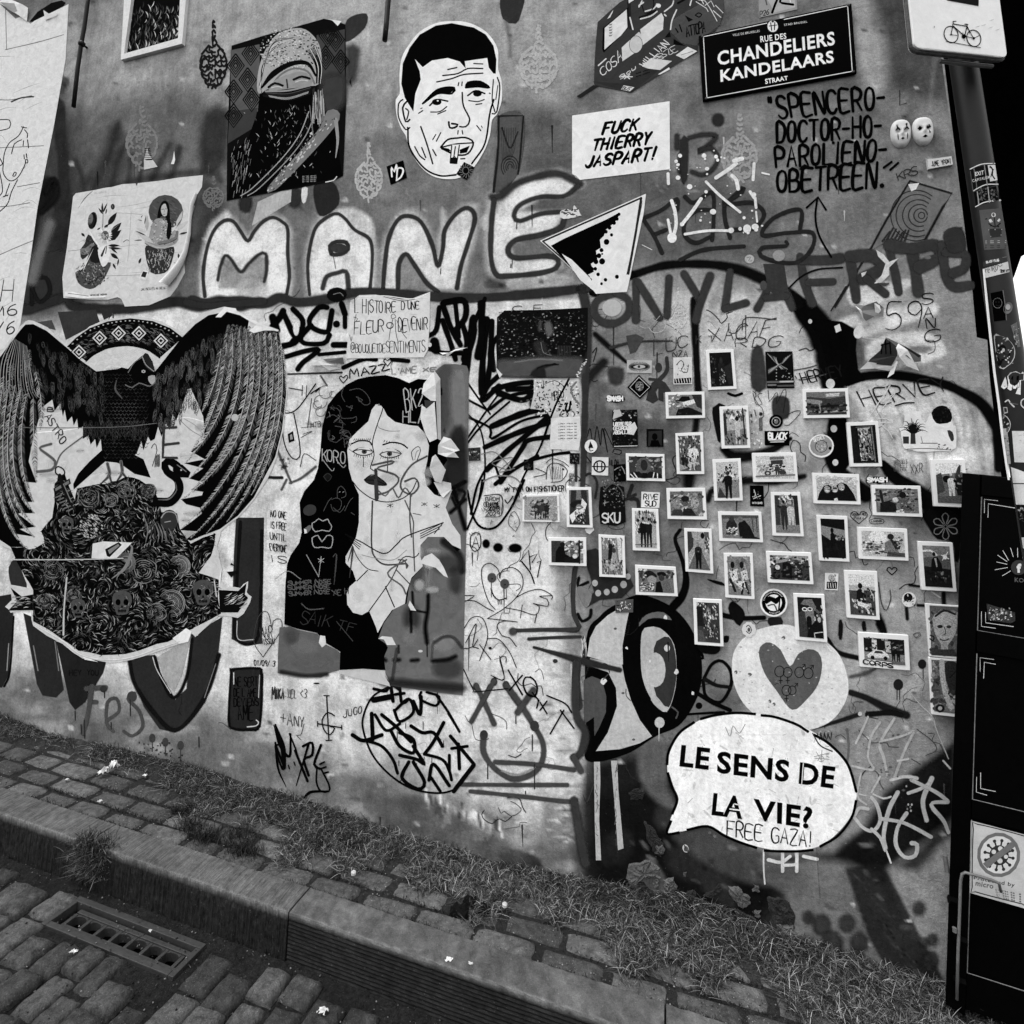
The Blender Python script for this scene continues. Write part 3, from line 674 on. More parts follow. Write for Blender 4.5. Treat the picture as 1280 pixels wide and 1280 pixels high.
# ---------------------------------------------------------------- MANE throw-up
a=RW.use(f2)
fill=226
a.soft([(60,760),(80,560),(110,380),(170,290),(230,270),(345,400),(400,330),(470,255),(530,265),(590,330),(600,560),(600,750)],fill,40,.9,False)
a.soft([(60,760),(60,540),(100,330),(160,250),(240,240)],215,30,.6)
a.soft([(730,730),(715,560),(740,400),(780,290),(880,230),(960,270),(1090,390),(1115,500),(1110,700)],fill,30,.9,False)
a.soft([(900,210),(1000,200),(1100,260),(1130,380),(1100,420),(1000,320)],215,30,.7)
a.soft([(160,700),(185,520),(220,490),(300,595),(400,490),(460,490),(460,680)],128,20,.8,False)
a.soft([(300,640),(450,640),(450,740),(280,740)],175,20,.7)
a=RW.use(f3_)
a.soft([(80,660),(100,400),(150,300),(200,280),(270,320),(360,520),(380,360),(450,260),(520,250),(530,330),(460,640)],220,30,.9,False)
a.soft([(620,300),(650,230),(780,110),(900,90),(1040,110),(1000,180),(860,190),(740,260),(990,260),(930,340),(700,420),(740,500),(930,500),(930,560),(660,580),(620,480)],226,30,.9,False)
a.soft([(150,640),(160,500),(200,480),(320,640)],110,18,.8)
a.soft([(365,250),(385,250),(390,330),(370,350)],205,20,.6);a.soft([(565,290),(600,270),(600,340),(575,350)],205,20,.6)
a.soft([(0,290),(25,330),(30,400),(0,400)],205,20,.6)
a.soft([(600,590),(700,590),(700,640),(590,640)],70,26,.8);a.soft([(700,600),(960,570),(1040,610),(900,640),(720,650)],175,20,.8)
RW.use(f2)
for L in([(80,740),(70,600),(95,440),(140,330),(200,275),(255,280),(345,400),(440,280),(500,255),(590,330),(600,620),(580,745)],[(725,730),(715,520),(740,380),(780,295),(880,232),(1000,290),(1100,385),(1120,600),(1095,700)]):RW.stroke(L,100,205,1,.5)
a=Art(3,f2)
a.S([(80,740),(70,600),(95,440),(140,330),(200,275),(255,280),(300,340),(345,400),(385,340),(440,280),(500,255),(560,285),(590,330),(590,480),(600,620),(580,745)],25,62,.35)
a.S([(160,640),(175,560),(205,490),(240,510),(300,590),(350,540),(410,485),(455,480),(460,580),(445,650)],26,62,.5)
a.S([(725,730),(715,620),(715,520),(740,380),(780,295),(880,232),(940,260),(1000,330),(1090,385),(1110,470),(1105,600),(1095,700)],24,62,.35)
a.S([(860,480),(850,430),(890,405),(950,410),(960,450),(920,480),(870,485)],30,58,.3);a.ell(905,445,50,28,66)
a.S([(870,490),(885,570)],4,90)
a.S([(805,690),(830,620),(900,595),(950,590),(965,700)],34,66,.4)
paintpart(a,'letter_outline',PAINT,'dark spray outline of the letters M and A')
RW.use(f3_)
for L in([(75,650),(105,390),(200,270),(265,310),(350,530),(385,350),(500,240),(535,290),(445,640)],[(1060,120),(960,70),(740,120),(620,200),(610,480),(640,570),(860,575),(950,520)]):RW.stroke(L,90,205,1,.5)
a=Art(3,f3_)
a.S([(75,650),(85,520),(105,390),(150,300),(200,280),(265,310),(320,420),(350,530),(375,440),(385,350),(440,270),(500,240),(535,290),(500,420),(465,530),(445,640)],25,60,.35)
a.S([(150,640),(155,520),(190,470),(230,520),(290,610),(350,660)],26,60,.35)
a.S([(1060,120),(960,70),(860,80),(740,120),(660,180),(620,185)],46,62,.5)
a.S([(630,200),(618,320),(615,480),(640,570),(700,580),(860,565),(940,540),(950,500),(900,480),(740,490),(700,450),(740,400),(860,375),(960,340),(980,300)],30,62,.35)
a.S([(1050,130),(980,180),(860,185),(760,225),(730,280),(760,305),(860,270),(960,260)],28,62,.4)
for x,y,l in((745,310,35),(722,500,40),(715,520,18),(365,545,25)):a.S([(x,y),(x-2,y+l)],4,40)
paintpart(a,'letter_outline',PAINT,'dark spray outline of the letters N and E')
# horizontal sprayed bar between upper and lower wall
a=Art(3,(0,0,1))
a.S([(240,375),(262,379),(300,376),(330,380),(350,372),(372,378),(410,374),(440,366),(480,366),(560,372),(610,372),(660,368),(700,364),(733,360)],13,56,.3)
a.S([(233,378),(262,382),(330,377)],10,56,.3)
a.S([(728,362),(734,400),(732,470),(730,560),(728,620)],[14,14,9,9,7],60,.3)
paintpart(a,'sprayed_bar',PAINT,'dark sprayed border bar over the light panel')
# ---------------------------------------------------------------- hand lettering and tags on the upper right
a=Art(4,c4)
a.text('"SPENCERO-',[(303,372),(748,328),(748,412),(318,455)],12.2,12,.14,1.7)
a.text('DOCTOR-HO-',[(338,470),(735,440),(735,520),(338,545)],12.2,12,.14,1.7)
a.text('PAROLIENO-',[(332,565),(758,530),(748,612),(336,638)],12.2,12,.14,1.6)
a.text('OBETREEN',[(338,655),(720,618),(712,715),(338,732)],12.2,12,.14,1.6)
a.ell(738,708,9,9,16)
a.S([(745,640),(775,618)],9,16);a.S([(770,648),(800,622)],9,16)
a.S([(428,645),(444,630),(458,642)],8,16);a.S([(570,640),(590,626)],9,16)
a.ell(553,545,6,6,16)
a.S([(545,980),(500,900),(485,830),(492,755)],8,16);a.S([(452,792),(495,752),(525,800)],8,16,smooth=False)
paintpart(a,'hand_lettering',MARK,'four lines of black brush capitals with an arrow pointing up at them')
a=Art(4,c4)
a.text('KRS',[(792,665),(872,632),(876,665),(800,688)],4,60,.2,.6)
a.S([(806,345),(806,402),(832,394)],3,50,smooth=False)
paintpart(a,'small_tag',MARK)
a=Art(3,c4)
a.soft([(845,690),(1005,735),(910,905),(800,900),(690,960),(720,900)],120,10,.85,False)
a.S([(560,1170),(700,940),(760,830),(845,690),(1005,738),(970,790),(905,910)],11,40,.7,smooth=False)
for r in(12,26,42,60,80,96):a.S([(892+r*math.cos(t)-r*.25,822+r*math.sin(t))for t in np.linspace(0.2 if r<40 else 1.2,6.2 if r<40 else 5.4,16)],6,52,.6,.8)
for k in range(7):a.S([(740+k*14,920),(768+k*12,880+rnd.uniform(-10,10))],9,55,.6)
a.poly([(838,703),(880,698),(868,722),(850,730)],215)
paintpart(a,'painted_board',PAINT,'stippled guitar-like board painted above the dark letters')
# FABS tag, the number and the paint dribbles
a=Art(3,c3)
for L in([(985,680),(985,740)],[(1045,690),(1110,675),(1180,680),(1140,730),(1090,760),(1150,740),(1190,790),(1160,850),(1110,875),(1060,860)],[(1000,780),(1000,860)]):
 a.S(L,34,60,.7)
a.soft([(1000,700),(1040,700),(1035,900),(1005,900)],56,20)
a.ell(1190,600,32,34,52,0,1,26)
paintpart(a,'spray_numeral',PAINT,'soft sprayed number under the street plate')
a=Art(4,f4)
for L in([(340,290),(430,250),(505,195),(505,250)],[(335,295),(390,380),(430,465)],[(400,370),(450,350)],[(545,185),(590,215),(680,165),(688,300),(680,400)],[(685,250),(600,255),(545,310),(545,380),(600,415),(680,380)],[(740,210),(745,300),(770,390)],[(740,230),(830,140),(830,160),(760,220),(880,215),(940,270),(890,340),(790,350)],[(1120,350),(1120,250),(990,290),(930,375),(1060,365),(1180,365),(1180,440),(1110,510),(1010,510),(925,480),(930,440),(1050,430),(1050,410)],[(520,500),(640,450),(840,432)]):
 a.S(L,22,48,.25)
a.ell(867,496,24,22,178);a.S([(855,490),(875,485),(862,505),(880,505)],3,110)
a.ell(1014,479,31,28,150)
paintpart(a,'spray_tag',PAINT,'dark grey FABS tag in thin spray letters')
a=Art(5,f4)
for L,w in(([(650,110),(720,180),(820,262)],14),([(625,195),(580,260),(528,325)],18),([(545,372),(660,355),(780,355)],14),([(478,205),(495,260),(500,330),(480,400)],18),([(460,300),(470,350),(480,400)],14),([(800,20),(760,50),(700,90)],20),([(780,80),(800,100),(810,145)],20),([(460,70),(462,120)],16),([(890,20),(885,100)],16),([(895,190),(900,240)],14),([(900,260),(905,310)],10),([(870,160),(890,190)],16),([(330,425),(380,450)],3),([(930,66),(965,74)],9),([(790,5),(830,-5)],22)):
 a.S(L,w,218,.15)
for x,y,r in((480,390,24),(568,135,14),(650,160,9),(510,90,12),(685,260,16),(622,303,7),(530,322,11),(775,353,15),(855,345,20),(888,175,13),(895,335,18),(880,255,6),(655,45,11),(655,72,6),(840,290,8),(820,345,9),(510,25,9),(500,8,9),(505,40,5),(860,365,8),(900,350,10),(930,330,6)):
 a.ell(x,y,r,r*rnd.uniform(.8,1.1),218,0,1,3)
for k in range(26):a.ell(rnd.uniform(470,920),rnd.uniform(-60,370),rnd.uniform(2,5),rnd.uniform(2,5),210)
a.scale=.25
for x,y,r in((520,-20,10),(640,-20,12),(645,-4,6),(700,-15,10),(708,2,8),(742,-8,6),(726,-12,5)):a.ell(x,y,r,r,222,0,1,3)
paintpart(a,'paint_splatter',PAINT,'white dribbles and dots of paint over the FABS tag')
# ---------------------------------------------------------------- big black bubble outlines, right half
a=RW.use((0,0,1))
a.soft([(745,380),(800,350),(870,335),(950,345),(1010,380),(1040,450),(1045,520),(1040,640),(980,700),(880,720),(800,650),(800,520)],165,60,.8)
a.soft([(850,380),(960,370),(1010,420),(1030,480),(1000,560),(930,520),(870,470)],200,50,.8)
a.soft([(980,460),(1035,470),(1036,520),(1000,540)],190,30,.7)
a.soft([(1050,480),(1130,468),(1200,500),(1240,560),(1240,590),(1180,600),(1100,560)],200,34,.85)
a.soft([(1100,480),(1180,500),(1230,560),(1200,590),(1120,560)],215,30,.6)
a.soft([(1060,350),(1200,350),(1210,470),(1120,470),(1080,440)],150,40,.8)
a.soft([(735,430),(840,430),(860,600),(840,760),(740,740)],92,40,.7)
a.soft([(760,440),(830,430),(840,500),(780,520)],150,40,.6)
a.soft([(880,640),(1010,620),(1150,680),(1180,800),(1080,870),(920,820),(870,740)],158,60,.8)
a.soft([(1090,720),(1150,700),(1160,860),(1100,880)],165,40,.7)
a.soft([(740,500),(860,560),(850,640),(740,640)],96,40,.7)
for k in range(150):
 x=rnd.uniform(745,1190);y=rnd.uniform(360,880)
 a.ell(x,y,rnd.uniform(8,34),rnd.uniform(3,14),rnd.choice((60,80,170,200,210)),rnd.uniform(-60,60),rnd.uniform(.12,.4),12)
for k in range(70):
 x=rnd.uniform(1060,1230);y=rnd.uniform(480,590);a.S([(x,y),(x+8,y+20),(x+12,y+44)],rnd.uniform(4,12),rnd.choice((205,215,130,110)),.9,.35)
a=Art(2,f4)
a.S([(90,660),(180,610),(300,570),(430,530),(560,520),(700,525),(820,550),(920,590),(1000,630)],[60,52,46,44,44,46,52,60,60],22,.35)
a.S([(1080,690),(1180,790),(1250,900),(1275,1010),(1285,1120),(1300,1240),(1320,1330)],[80,130,160,150,130,100,60],15,.22)
a.S([(1000,640),(1060,670),(1110,720)],70,18,.3)
a.S([(95,870),(160,930),(250,1010)],[34,38,20],26,.6);a.S([(170,940),(300,910),(480,905)],[22,14,10],60,.5)
a.S([(140,1010),(100,1050),(50,1100)],60,40,.7);a.S([(590,700),(595,850),(600,960),(610,1150)],[44,44,40,40],22,.35)
a.soft([(880,950),(930,940),(950,1140),(880,1140)],66,24)
a.soft([(985,1190),(1060,1190),(1060,1290),(990,1290)],60,20)
a.poly([(250,880),(300,870),(340,890),(300,960),(270,970)],78)
a.soft([(160,1040),(240,1040),(230,1120),(170,1120)],66,30,.8)
paintpart(a,'black_bubble_outline',PAINT,'thick black sprayed arc over the photo cards')
a=Art(2,d4)
a.S([(70,620),(200,590),(380,580),(560,600),(740,640),(860,690),(980,760),(1060,860),(1110,980),(1110,1200)],[40,60,66,66,66,70,84,96,90,60],16,.3)
paintpart(a,'black_bubble_outline',PAINT,'black sprayed arc above the torn landscape sticker')
a=Art(2,d3)
a.S([(1100,660),(1080,800),(1060,900),(1100,1000),(1160,1060),(1290,1160)],[110,120,110,100,120,120],16,.25)
a.S([(180,480),(160,700),(130,880),(110,1100)],[60,60,70,100],26,.5)
a.soft([(270,585),(355,570),(320,820),(290,740)],24,10);a.soft([(900,-10),(985,120),(1040,330),(1075,450),(1180,440),(1290,400),(1240,330),(1225,200),(1235,70),(1130,10)],13,14,1,False);a.soft([(1060,640),(1160,660),(1180,960),(1090,1010),(1045,900)],13,14)
a.S([(340,860),(420,910),(560,900),(700,850),(790,790)],[60,90,80,60,30],24,.4)
a.S([(240,1200),(280,1130),(500,1070),(700,1080),(880,1040)],[50,60,60,50,40],28,.5)
for x,y,r in((1055,425,30),(1078,725,22),(1088,950,20),(920,10,14)):a.ell(x,y,r,r*1.1,190)
a.ell(1245,80,34,46,205,20)
a.S([(815,335),(900,320),(970,300)],8,90);a.S([(820,375),(850,400),(920,390),(1030,360)],7,80);a.S([(820,355),(840,395)],7,200)
a.S([(375,490),(420,505),(465,490)],18,22)
paintpart(a,'black_bubble_outline',PAINT,'black sprayed outlines running between the photo cards')
a=Art(2,d6)
a.S([(340,0),(420,90),(520,160),(640,250),(760,330),(860,440)],[60,90,120,150,200,220],16,.25)
a.S([(300,1010),(330,1070),(350,1120)],[60,60,40],20,.4)
a.soft([(600,330),(690,300),(840,340),(850,620),(820,640),(800,520),(700,500),(640,420)],20,20)
paintpart(a,'black_bubble_outline',PAINT,'black sprayed wedge beside the black door')
# letters ..ONYLAFRIPE
a=Art(3,f4)
g=66
a.S([(190,665),(110,700),(90,760),(130,810),(200,815),(260,770),(260,700),(200,665)],44,g,.3)
for L in([(300,610),(300,800)],[(310,610),(420,790)],[(465,590),(455,780)],[(540,570),(620,700)],[(670,580),(620,720),(600,800)],[(770,560),(745,740)],[(745,745),(850,715)],[(990,540),(960,640),(905,745)],[(1000,540),(1040,640),(1080,740)],[(950,690),(1050,680)]):
 a.S(L,44,g,.3)
a.poly([(935,520),(1040,520),(1060,650),(1000,690),(960,640)],g);a.ell(937,628,17,24,82)
paintpart(a,'broad_letters',PAINT,'broad dark grey sprayed letters O N Y L A')
a=Art(3,f5)
for L,w in(([(85,600),(110,740),(150,850)],50),([(90,620),(220,620),(300,610)],56),([(130,740),(260,735)],44),([(350,600),(370,720),(385,830)],60),([(350,600),(470,600),(520,660),(420,720)],70),([(440,720),(540,800)],50),([(560,560),(590,680),(610,790)],50),([(680,560),(700,680),(715,790)],66),([(560,540),(680,560),(800,540),(830,600),(720,660)],70),([(840,540),(860,680),(900,760),(990,755)],60),([(860,580),(960,590),(960,660),(900,690)],56),([(885,500),(930,470),(920,540)],70)):
 a.S(L,w,g,.25)
a.ell(765,607,18,9,110)
a.soft([(850,470),(940,450),(970,560),(880,580)],60,20)
a.S([(25,770),(90,710),(180,670),(310,660)],10,24,.2)
a.S([(250,890),(330,760)],8,36,.4)
paintpart(a,'broad_letters',PAINT,'broad dark grey sprayed letters F R I P E')
a=RW.use(f5)
a.soft([(330,760),(360,860),(420,870),(560,830),(640,780),(740,700),(560,740),(480,700)],205,20,.8)
a.soft([(290,940),(400,900),(560,880),(780,840),(820,900),(640,960),(420,1030),(380,1010),(480,960),(330,980)],214,26,.9)
a.soft([(440,1080),(560,1020),(760,1000),(860,1080),(830,1140),(600,1200),(460,1190)],208,24,.9)
a.soft([(640,1090),(740,1070),(800,1090),(740,1120)],130,16)
a.soft([(280,1000),(400,1010),(430,1130),(400,1200),(340,1150)],88,30,.9)
a=Art(4,f5)
a.text('59',[(545,850),(735,835),(735,975),(540,1000)],6.5,22,.1,1.2,smooth=True)
for ch,q in(('S',[(735,800),(800,795),(795,850),(735,860)]),('A',[(738,872),(800,868),(795,925),(745,930)]),('N',[(755,930),(805,930),(800,980),(760,985)]),('G',[(750,1000),(830,985),(830,1050),(750,1060)])):a.text(ch,q,6,22,.1)
a.text('HERVEY',[(80,1220),(300,1180),(320,1240),(100,1275)],8,30,.3)
paintpart(a,'hand_lettering',MARK,'thin black numerals 59 with vertical letters SANG')
a=Art(4,d4)
a.text('HERVEY',[(165,690),(740,590),(780,680),(215,790)],12,40,.4,1.4,soft=.3);a.S([(420,785),(480,768),(545,765)],10,40,.3)
a.S([(230,880),(300,780),(390,640),(330,760),(420,700),(290,860),(360,870),(400,900),(320,900),(380,960),(400,1000)],7,210,.3,.8)
for y,n in((1150,'BRUSSELS'),(1175,'STREET'),(1200,'GALERIE')):a.text(n,[(410,y),(500,y-5),(500,y+18),(415,y+22)],2.5,80,.3)
a.text('XXR',[(520,1180),(600,1170),(605,1230),(525,1240)],4,60,.5)
a.ell(320,632,30,22,196)
paintpart(a,'marker_tag',MARK,'marker tag HERVEY under the black arc')
a=Art(4,f4)
a.text('XACAF',[(665,850),(1000,790),(960,880),(680,910)],5,66,.3,1.2)
a.text('RDG',[(800,895),(1040,880),(1010,935),(800,935)],5,60,.3,1.6)
a.text('LUC',[(385,900),(560,880),(560,930),(385,980)],5,66,.3,1.2)
a.text('K T',[(600,880),(690,880),(690,900),(600,920)],4,66,.3);a.text('NZA',[(485,960),(560,950),(560,985),(485,985)],4,40,.3)
a.S([(830,850),(850,790),(1000,798)],5,66)
a.S([(315,830),(360,840),(420,780)],4,180,.4,.7);a.S([(365,840),(390,865),(440,850),(450,800)],5,190,.4,.7)
for k in range(6):a.S([(150+k*10,780),(175+k*8,740),(200,700+k*8)],3,150)
a.ell(180,740,50,44,178,0,.95,10)
paintpart(a,'marker_tag',MARK,'thin marker writing above the photo cards')
a=Art(4,d3)
for k in range(30):a.ell(rnd.uniform(515,610),rnd.uniform(590,850),rnd.uniform(2,7),rnd.uniform(2,10),rnd.choice((60,210,200)),rnd.uniform(0,180))
a.S([(540,490),(560,560),(600,560),(570,500),(600,490)],4,50);a.S([(640,470),(650,540),(700,480),(695,560),(740,470),(760,480),(740,620)],4,40)
a.S([(750,640),(830,605),(855,620),(780,700),(750,700)],5,50);a.S([(550,600),(560,640)],5,50);a.ell(592,627,12,12,50)
for k in range(5):a.S([(580+k*5,650),(582+k*5,740)],3,70)
paintpart(a,'marker_tag',MARK,'thin loops drawn under the small dark poster')

# ================================================================ LOWER LEFT: the light rendered panel
R0=RW.use((0,0,1))
gl=np.interp(RW.X,[-150,0,255,450,600,735,860,960,1060,1240],[840,893,962,1025,1075,1105,1120,1160,1195,1245])
dg=np.clip((RW.Y-(gl-60-70*n1))/50,0,1)*np.clip(.3+1.5*n2,0,1)
RW.T_=RW.T_*(1-.8*dg)+lin(58)*.8*dg
R0.stroke([(400,470),(400,560),(394,620)],10,225,.9,.6)
for k in range(150):
 x=rnd.uniform(585,730);y=rnd.uniform(760,1080);R0.ell(x,y,rnd.uniform(2,16),rnd.uniform(1,3.5),rnd.choice((90,110,225,120)),rnd.uniform(-8,8),rnd.uniform(.15,.6),3)
for k in range(60):
 x=rnd.uniform(0,720);y=rnd.uniform(800,1000);R0.ell(x,y,rnd.uniform(2,9),rnd.uniform(1,3),rnd.choice((110,225,90)),rnd.uniform(-8,8),rnd.uniform(.2,.6),2)
R0.soft([(660,640),(730,620),(733,700),(700,720)],216,20,.7);R0.soft([(600,690),(650,690),(700,850),(620,820)],214,40,.6)
R=RW.use(e3)
R.soft([(430,640),(560,640),(560,820),(440,800)],110,30,.5);R.soft([(230,880),(360,870),(420,940),(260,960)],52,20,.9);R.soft([(580,940),(560,1010),(480,1000)],100,20,.8)
for k in range(34):x=rnd.uniform(430,560);y=rnd.uniform(660,830);R.stroke([(x,y),(x+rnd.uniform(20,70),y+4)],rnd.uniform(5,12),rnd.choice((60,210)),.5,.7)
R.soft([(590,20),(690,40),(640,120),(600,200)],205,8,.9)
R=RW.use(e2)
for k in range(46):
 x=rnd.uniform(740,1100);y=560+(x-740)*.42+rnd.uniform(20,110);R.stroke([(x,y),(x+rnd.uniform(-8,8),y+rnd.uniform(20,60))],rnd.uniform(10,22),rnd.choice((215,210,78,90)),.4)
R.soft([(540,640),(760,640),(1080,800),(1180,900),(1000,900),(700,800),(560,740)],82,50,.8)
R.soft([(480,600),(560,540),(580,600),(540,700),(480,680)],100,20,.7)
# lower right: dark painted ground under the speech bubble
R=RW.use((0,0,1))
R.soft([(736,960),(830,950),(900,1060),(960,1090),(1100,1090),(1190,1040),(1190,1240),(960,1180),(736,1110)],46,20,.9)
R.soft([(700,660),(860,640),(900,760),(880,900),(820,960),(736,970)],118,20,.8)
R.soft([(1080,900),(1120,870),(1180,900),(1190,960),(1140,1000),(1080,1010)],150,26,.9)
R.soft([(1195,925),(1150,955),(1105,990),(1082,1030),(1040,1066),(960,1070),(880,1050),(838,1046),(850,1068),(900,1082),(960,1104),(1030,1084),(1100,1092),(1150,1056),(1195,1020)],14,14,.97,False)
R.soft([(735,950),(845,930),(860,1000),(880,1040),(980,1110),(940,1170),(860,1130),(736,1120)],24,30,.95,False)
for x,y,rx,ry,g in((820,985,16,12,70),(845,1010,20,34,64),(770,1060,18,26,44),(855,1080,26,18,52),(900,1110,30,16,60)):R.ell(x,y,rx,ry,g,40,.8,12)
R.soft([(990,1085),(1060,1080),(1120,1110),(1190,1060),(1190,1240),(1010,1200)],118,18,.95)
R.soft([(1110,1090),(1150,1090),(1190,1050),(1190,1200),(1160,1200)],160,16,.9)
R.soft([(1056,1085),(1104,1080),(1185,1235),(1120,1235),(1085,1170)],36,5,.9,False)
for k in range(14):x=1068+k*5+rnd.uniform(-6,6);y=1092+k*9;R.stroke([(x,y),(x+rnd.uniform(8,26),y+rnd.uniform(4,30))],2.5,rnd.choice((70,18,84)),.6)
for k in range(34):
 x,y=rnd.uniform(0,1200),rnd.uniform(10,1000);P_=[(x,y)]
 for _ in range(rnd.randint(3,8)):x+=rnd.uniform(-10,16);y+=rnd.uniform(-6,14);P_.append((x,y))
 R.stroke(P_,2.2,rnd.choice((40,60,190)),1,rnd.uniform(.25,.6),smooth=False)
for k in range(420):
 x,y=rnd.uniform(-20,1190),rnd.uniform(0,1180);R.soft([(x+rnd.uniform(2,6)*math.cos(t),y+rnd.uniform(1,4)*math.sin(t))for t in np.arange(6)],rnd.choice((45,70,215,210,90)),2,rnd.uniform(.4,.9),False)
R=RW.use(d7)
R.soft([(0,200),(90,200),(90,330),(120,400),(60,380),(0,300)],104,26,.9);R.soft([(100,480),(220,460),(400,540),(540,620),(420,660),(240,600)],80,30,.9)
R.soft([(400,560),(520,580),(540,700),(420,640)],100,30,.8)
for x,y,r in((605,790,34),(560,765,22),(690,785,30),(730,850,34),(640,850,40),(930,735,24),(945,850,20),(975,840,22),(965,910,34),(720,900,30)):
 R.ell(x,y,r,r*1.15,44,0,.9,16)
 if r>25:R.ell(x,y,r*.6,r*.7,66,0,.8,8)
R.soft([(30,560),(90,640),(120,700),(60,700),(0,640)],92,16,.9);R.soft([(740,700),(820,660),(850,740),(800,780)],52,14,.7)
for k in range(110):
 x=rnd.uniform(0,1000);y=rnd.uniform(520,980);R.ell(x,y,rnd.uniform(4,22),rnd.uniform(2,9),rnd.choice((30,96,130,24)),rnd.uniform(0,60),rnd.uniform(.2,.6),8)
# masonry that shows where the render has fallen off
for i,(pts,th,m_)in enumerate([([(300,450),(430,420),(490,470),(490,530),(420,540),(300,600),(270,540)],.03,ROCKL),([(430,540),(470,530),(475,590),(440,600)],.02,ROCKL),([(490,540),(560,520),(585,600),(540,640),(500,600)],.028,ROCKL),([(300,560),(400,550),(440,620),(340,630)],.03,ROCKD),([(860,565),(930,580),(1000,650),(1000,700),(950,730),(880,640)],.022,ROCKL),([(1010,560),(1050,580),(1050,620),(1010,610)],.015,ROCKL),([(1020,710),(1055,720),(1050,775),(1020,760)],.015,ROCKL),([(610,340),(640,350),(650,385),(620,385)],.008,ROCKL),([(615,495),(635,500),(630,530),(612,520)],.008,ROCKL),([(720,640),(820,560),(840,600),(780,660)],.02,ROCKD),([(560,640),(680,600),(720,680),(600,700)],.03,ROCKD),([(700,690),(840,680),(900,760),(760,780)],.03,ROCKD),([(370,180),(420,220),(480,300),(515,360),(490,430),(440,400),(390,290)],.012,ROCKD),([(455,345),(505,335),(515,400),(480,410),(445,390)],.018,ROCKL),([(1060,620),(1200,640),(1270,760),(1260,860),(1120,800)],.02,ROCKD),([(880,700),(1000,740),(1060,800),(960,820)],.03,ROCKD),([(1100,760),(1240,800),(1300,900),(1180,870)],.02,ROCKL),([(290,50),(350,20),(400,40),(380,90),(310,100)],.01,ROCKD)]):
 rock([(720+x/4.571,980+y/4.571)for x,y in pts],th,m_)
# ---- white-outlined dark capital shapes behind the bird (N O ! !)
a=Art(1,e1)
a.soft([(105,165),(240,220),(285,505),(250,540),(190,530),(165,480)],50,7,1,False)
a.soft([(250,290),(480,350),(460,430),(380,560),(335,595),(310,560)],42,7,1,False)
a.soft([(570,360),(690,350),(710,420),(780,550),(830,500),(850,260),(990,180),(965,400),(915,560),(850,640),(780,695),(710,680),(640,580),(590,450)],52,8,1,False)
a.soft([(700,360),(850,270),(810,440),(775,515),(730,460)],165,6,1,False)
a.S([(575,370),(600,480),(680,600),(770,685),(850,630),(930,500),(975,350)],22,28,.4);a.S([(690,360),(720,460),(775,540),(830,450),(855,280)],18,26,.4)
a.S([(680,360),(700,420),(760,520)],4,190);a.S([(960,390),(910,540)],4,120)
a.S([(150,310),(170,420)],5,130);a.S([(245,290),(262,420)],5,120)
a.soft([(1050,-260),(1175,-260),(1165,300),(1090,310),(1030,280),(1040,-100)],52,7,1,False)
a.S([(1070,-240),(1050,100),(1050,275),(1140,285),(1160,100),(1165,-200)],16,26,.4,closed=False);a.S([(1055,200),(1060,280),(1130,282)],4,170)
a.soft([(1030,410),(1150,405),(1172,440),(1160,670),(1120,690),(1030,680),(1012,640)],48,6,1,False)
a.S([(1035,415),(1140,410),(1165,440),(1155,660),(1110,682),(1040,678),(1018,640),(1028,430)],14,22,.4,closed=True)
a.S([(1040,430),(1040,480)],4,200);a.S([(1155,440),(1150,540)],4,170);a.S([(1140,640),(1150,650),(1140,665),(1100,670)],5,190)
a.soft([(-60,100),(50,80),(60,170),(40,440),(10,495),(-60,495)],46,8,1,False);a.S([(62,180),(45,420),(20,490)],10,25,.3);a.S([(40,300),(32,420)],4,150)
a.soft([(40,-40),(90,-80),(120,60),(60,60)],56,6)
a.text('NE SERT',[(1045,450),(1145,450),(1145,490),(1045,490)],5,16,.3);a.text('DE L AME',[(1040,500),(1140,500),(1140,535),(1040,535)],5,16,.3)
a.text('DEVIENS',[(1040,545),(1150,540),(1150,575),(1040,580)],5,16,.3);a.text('AME',[(1050,580),(1130,575),(1125,640),(1060,640)],6,16,.3)
a.text('hey you',[(310,410),(440,410),(440,440),(310,440)],4,22,.4)
paintpart(a,'dark_capitals',PAINT,'dark grey painted capitals under the bird poster')
a=Art(2,e1)
for L,w in(([(385,500),(470,495)],26),([(400,560),(430,560)],22),([(410,490),(395,600),(370,700)],24),([(480,640),(530,600),(520,545),(480,560),(475,650),(505,690)],16),([(600,520),(570,545),(620,600),(635,670),(590,710),(552,690)],16)):
 a.S(L,w,82,.3)
a.ell(462,502,16,15,60);a.ell(588,535,22,24,70)
for x,y in((678,720),(736,738),(804,752)):a.ell(x,y,14,20,72,0,1,4);a.S([(x,y),(x,y+60)],4,72)
for x,y,l in((335,600,40),(362,660,40),(377,640,80),(465,510,30),(580,550,70),(495,650,30),(885,715,45)):a.S([(x,y),(x+1,y+l)],5,50)
for k in range(40):a.ell(rnd.uniform(620,820),rnd.uniform(740,820),rnd.uniform(2,5),rnd.uniform(2,6),50)
paintpart(a,'dripping_letters',PAINT,'dripping grey letters FES under the bird poster')
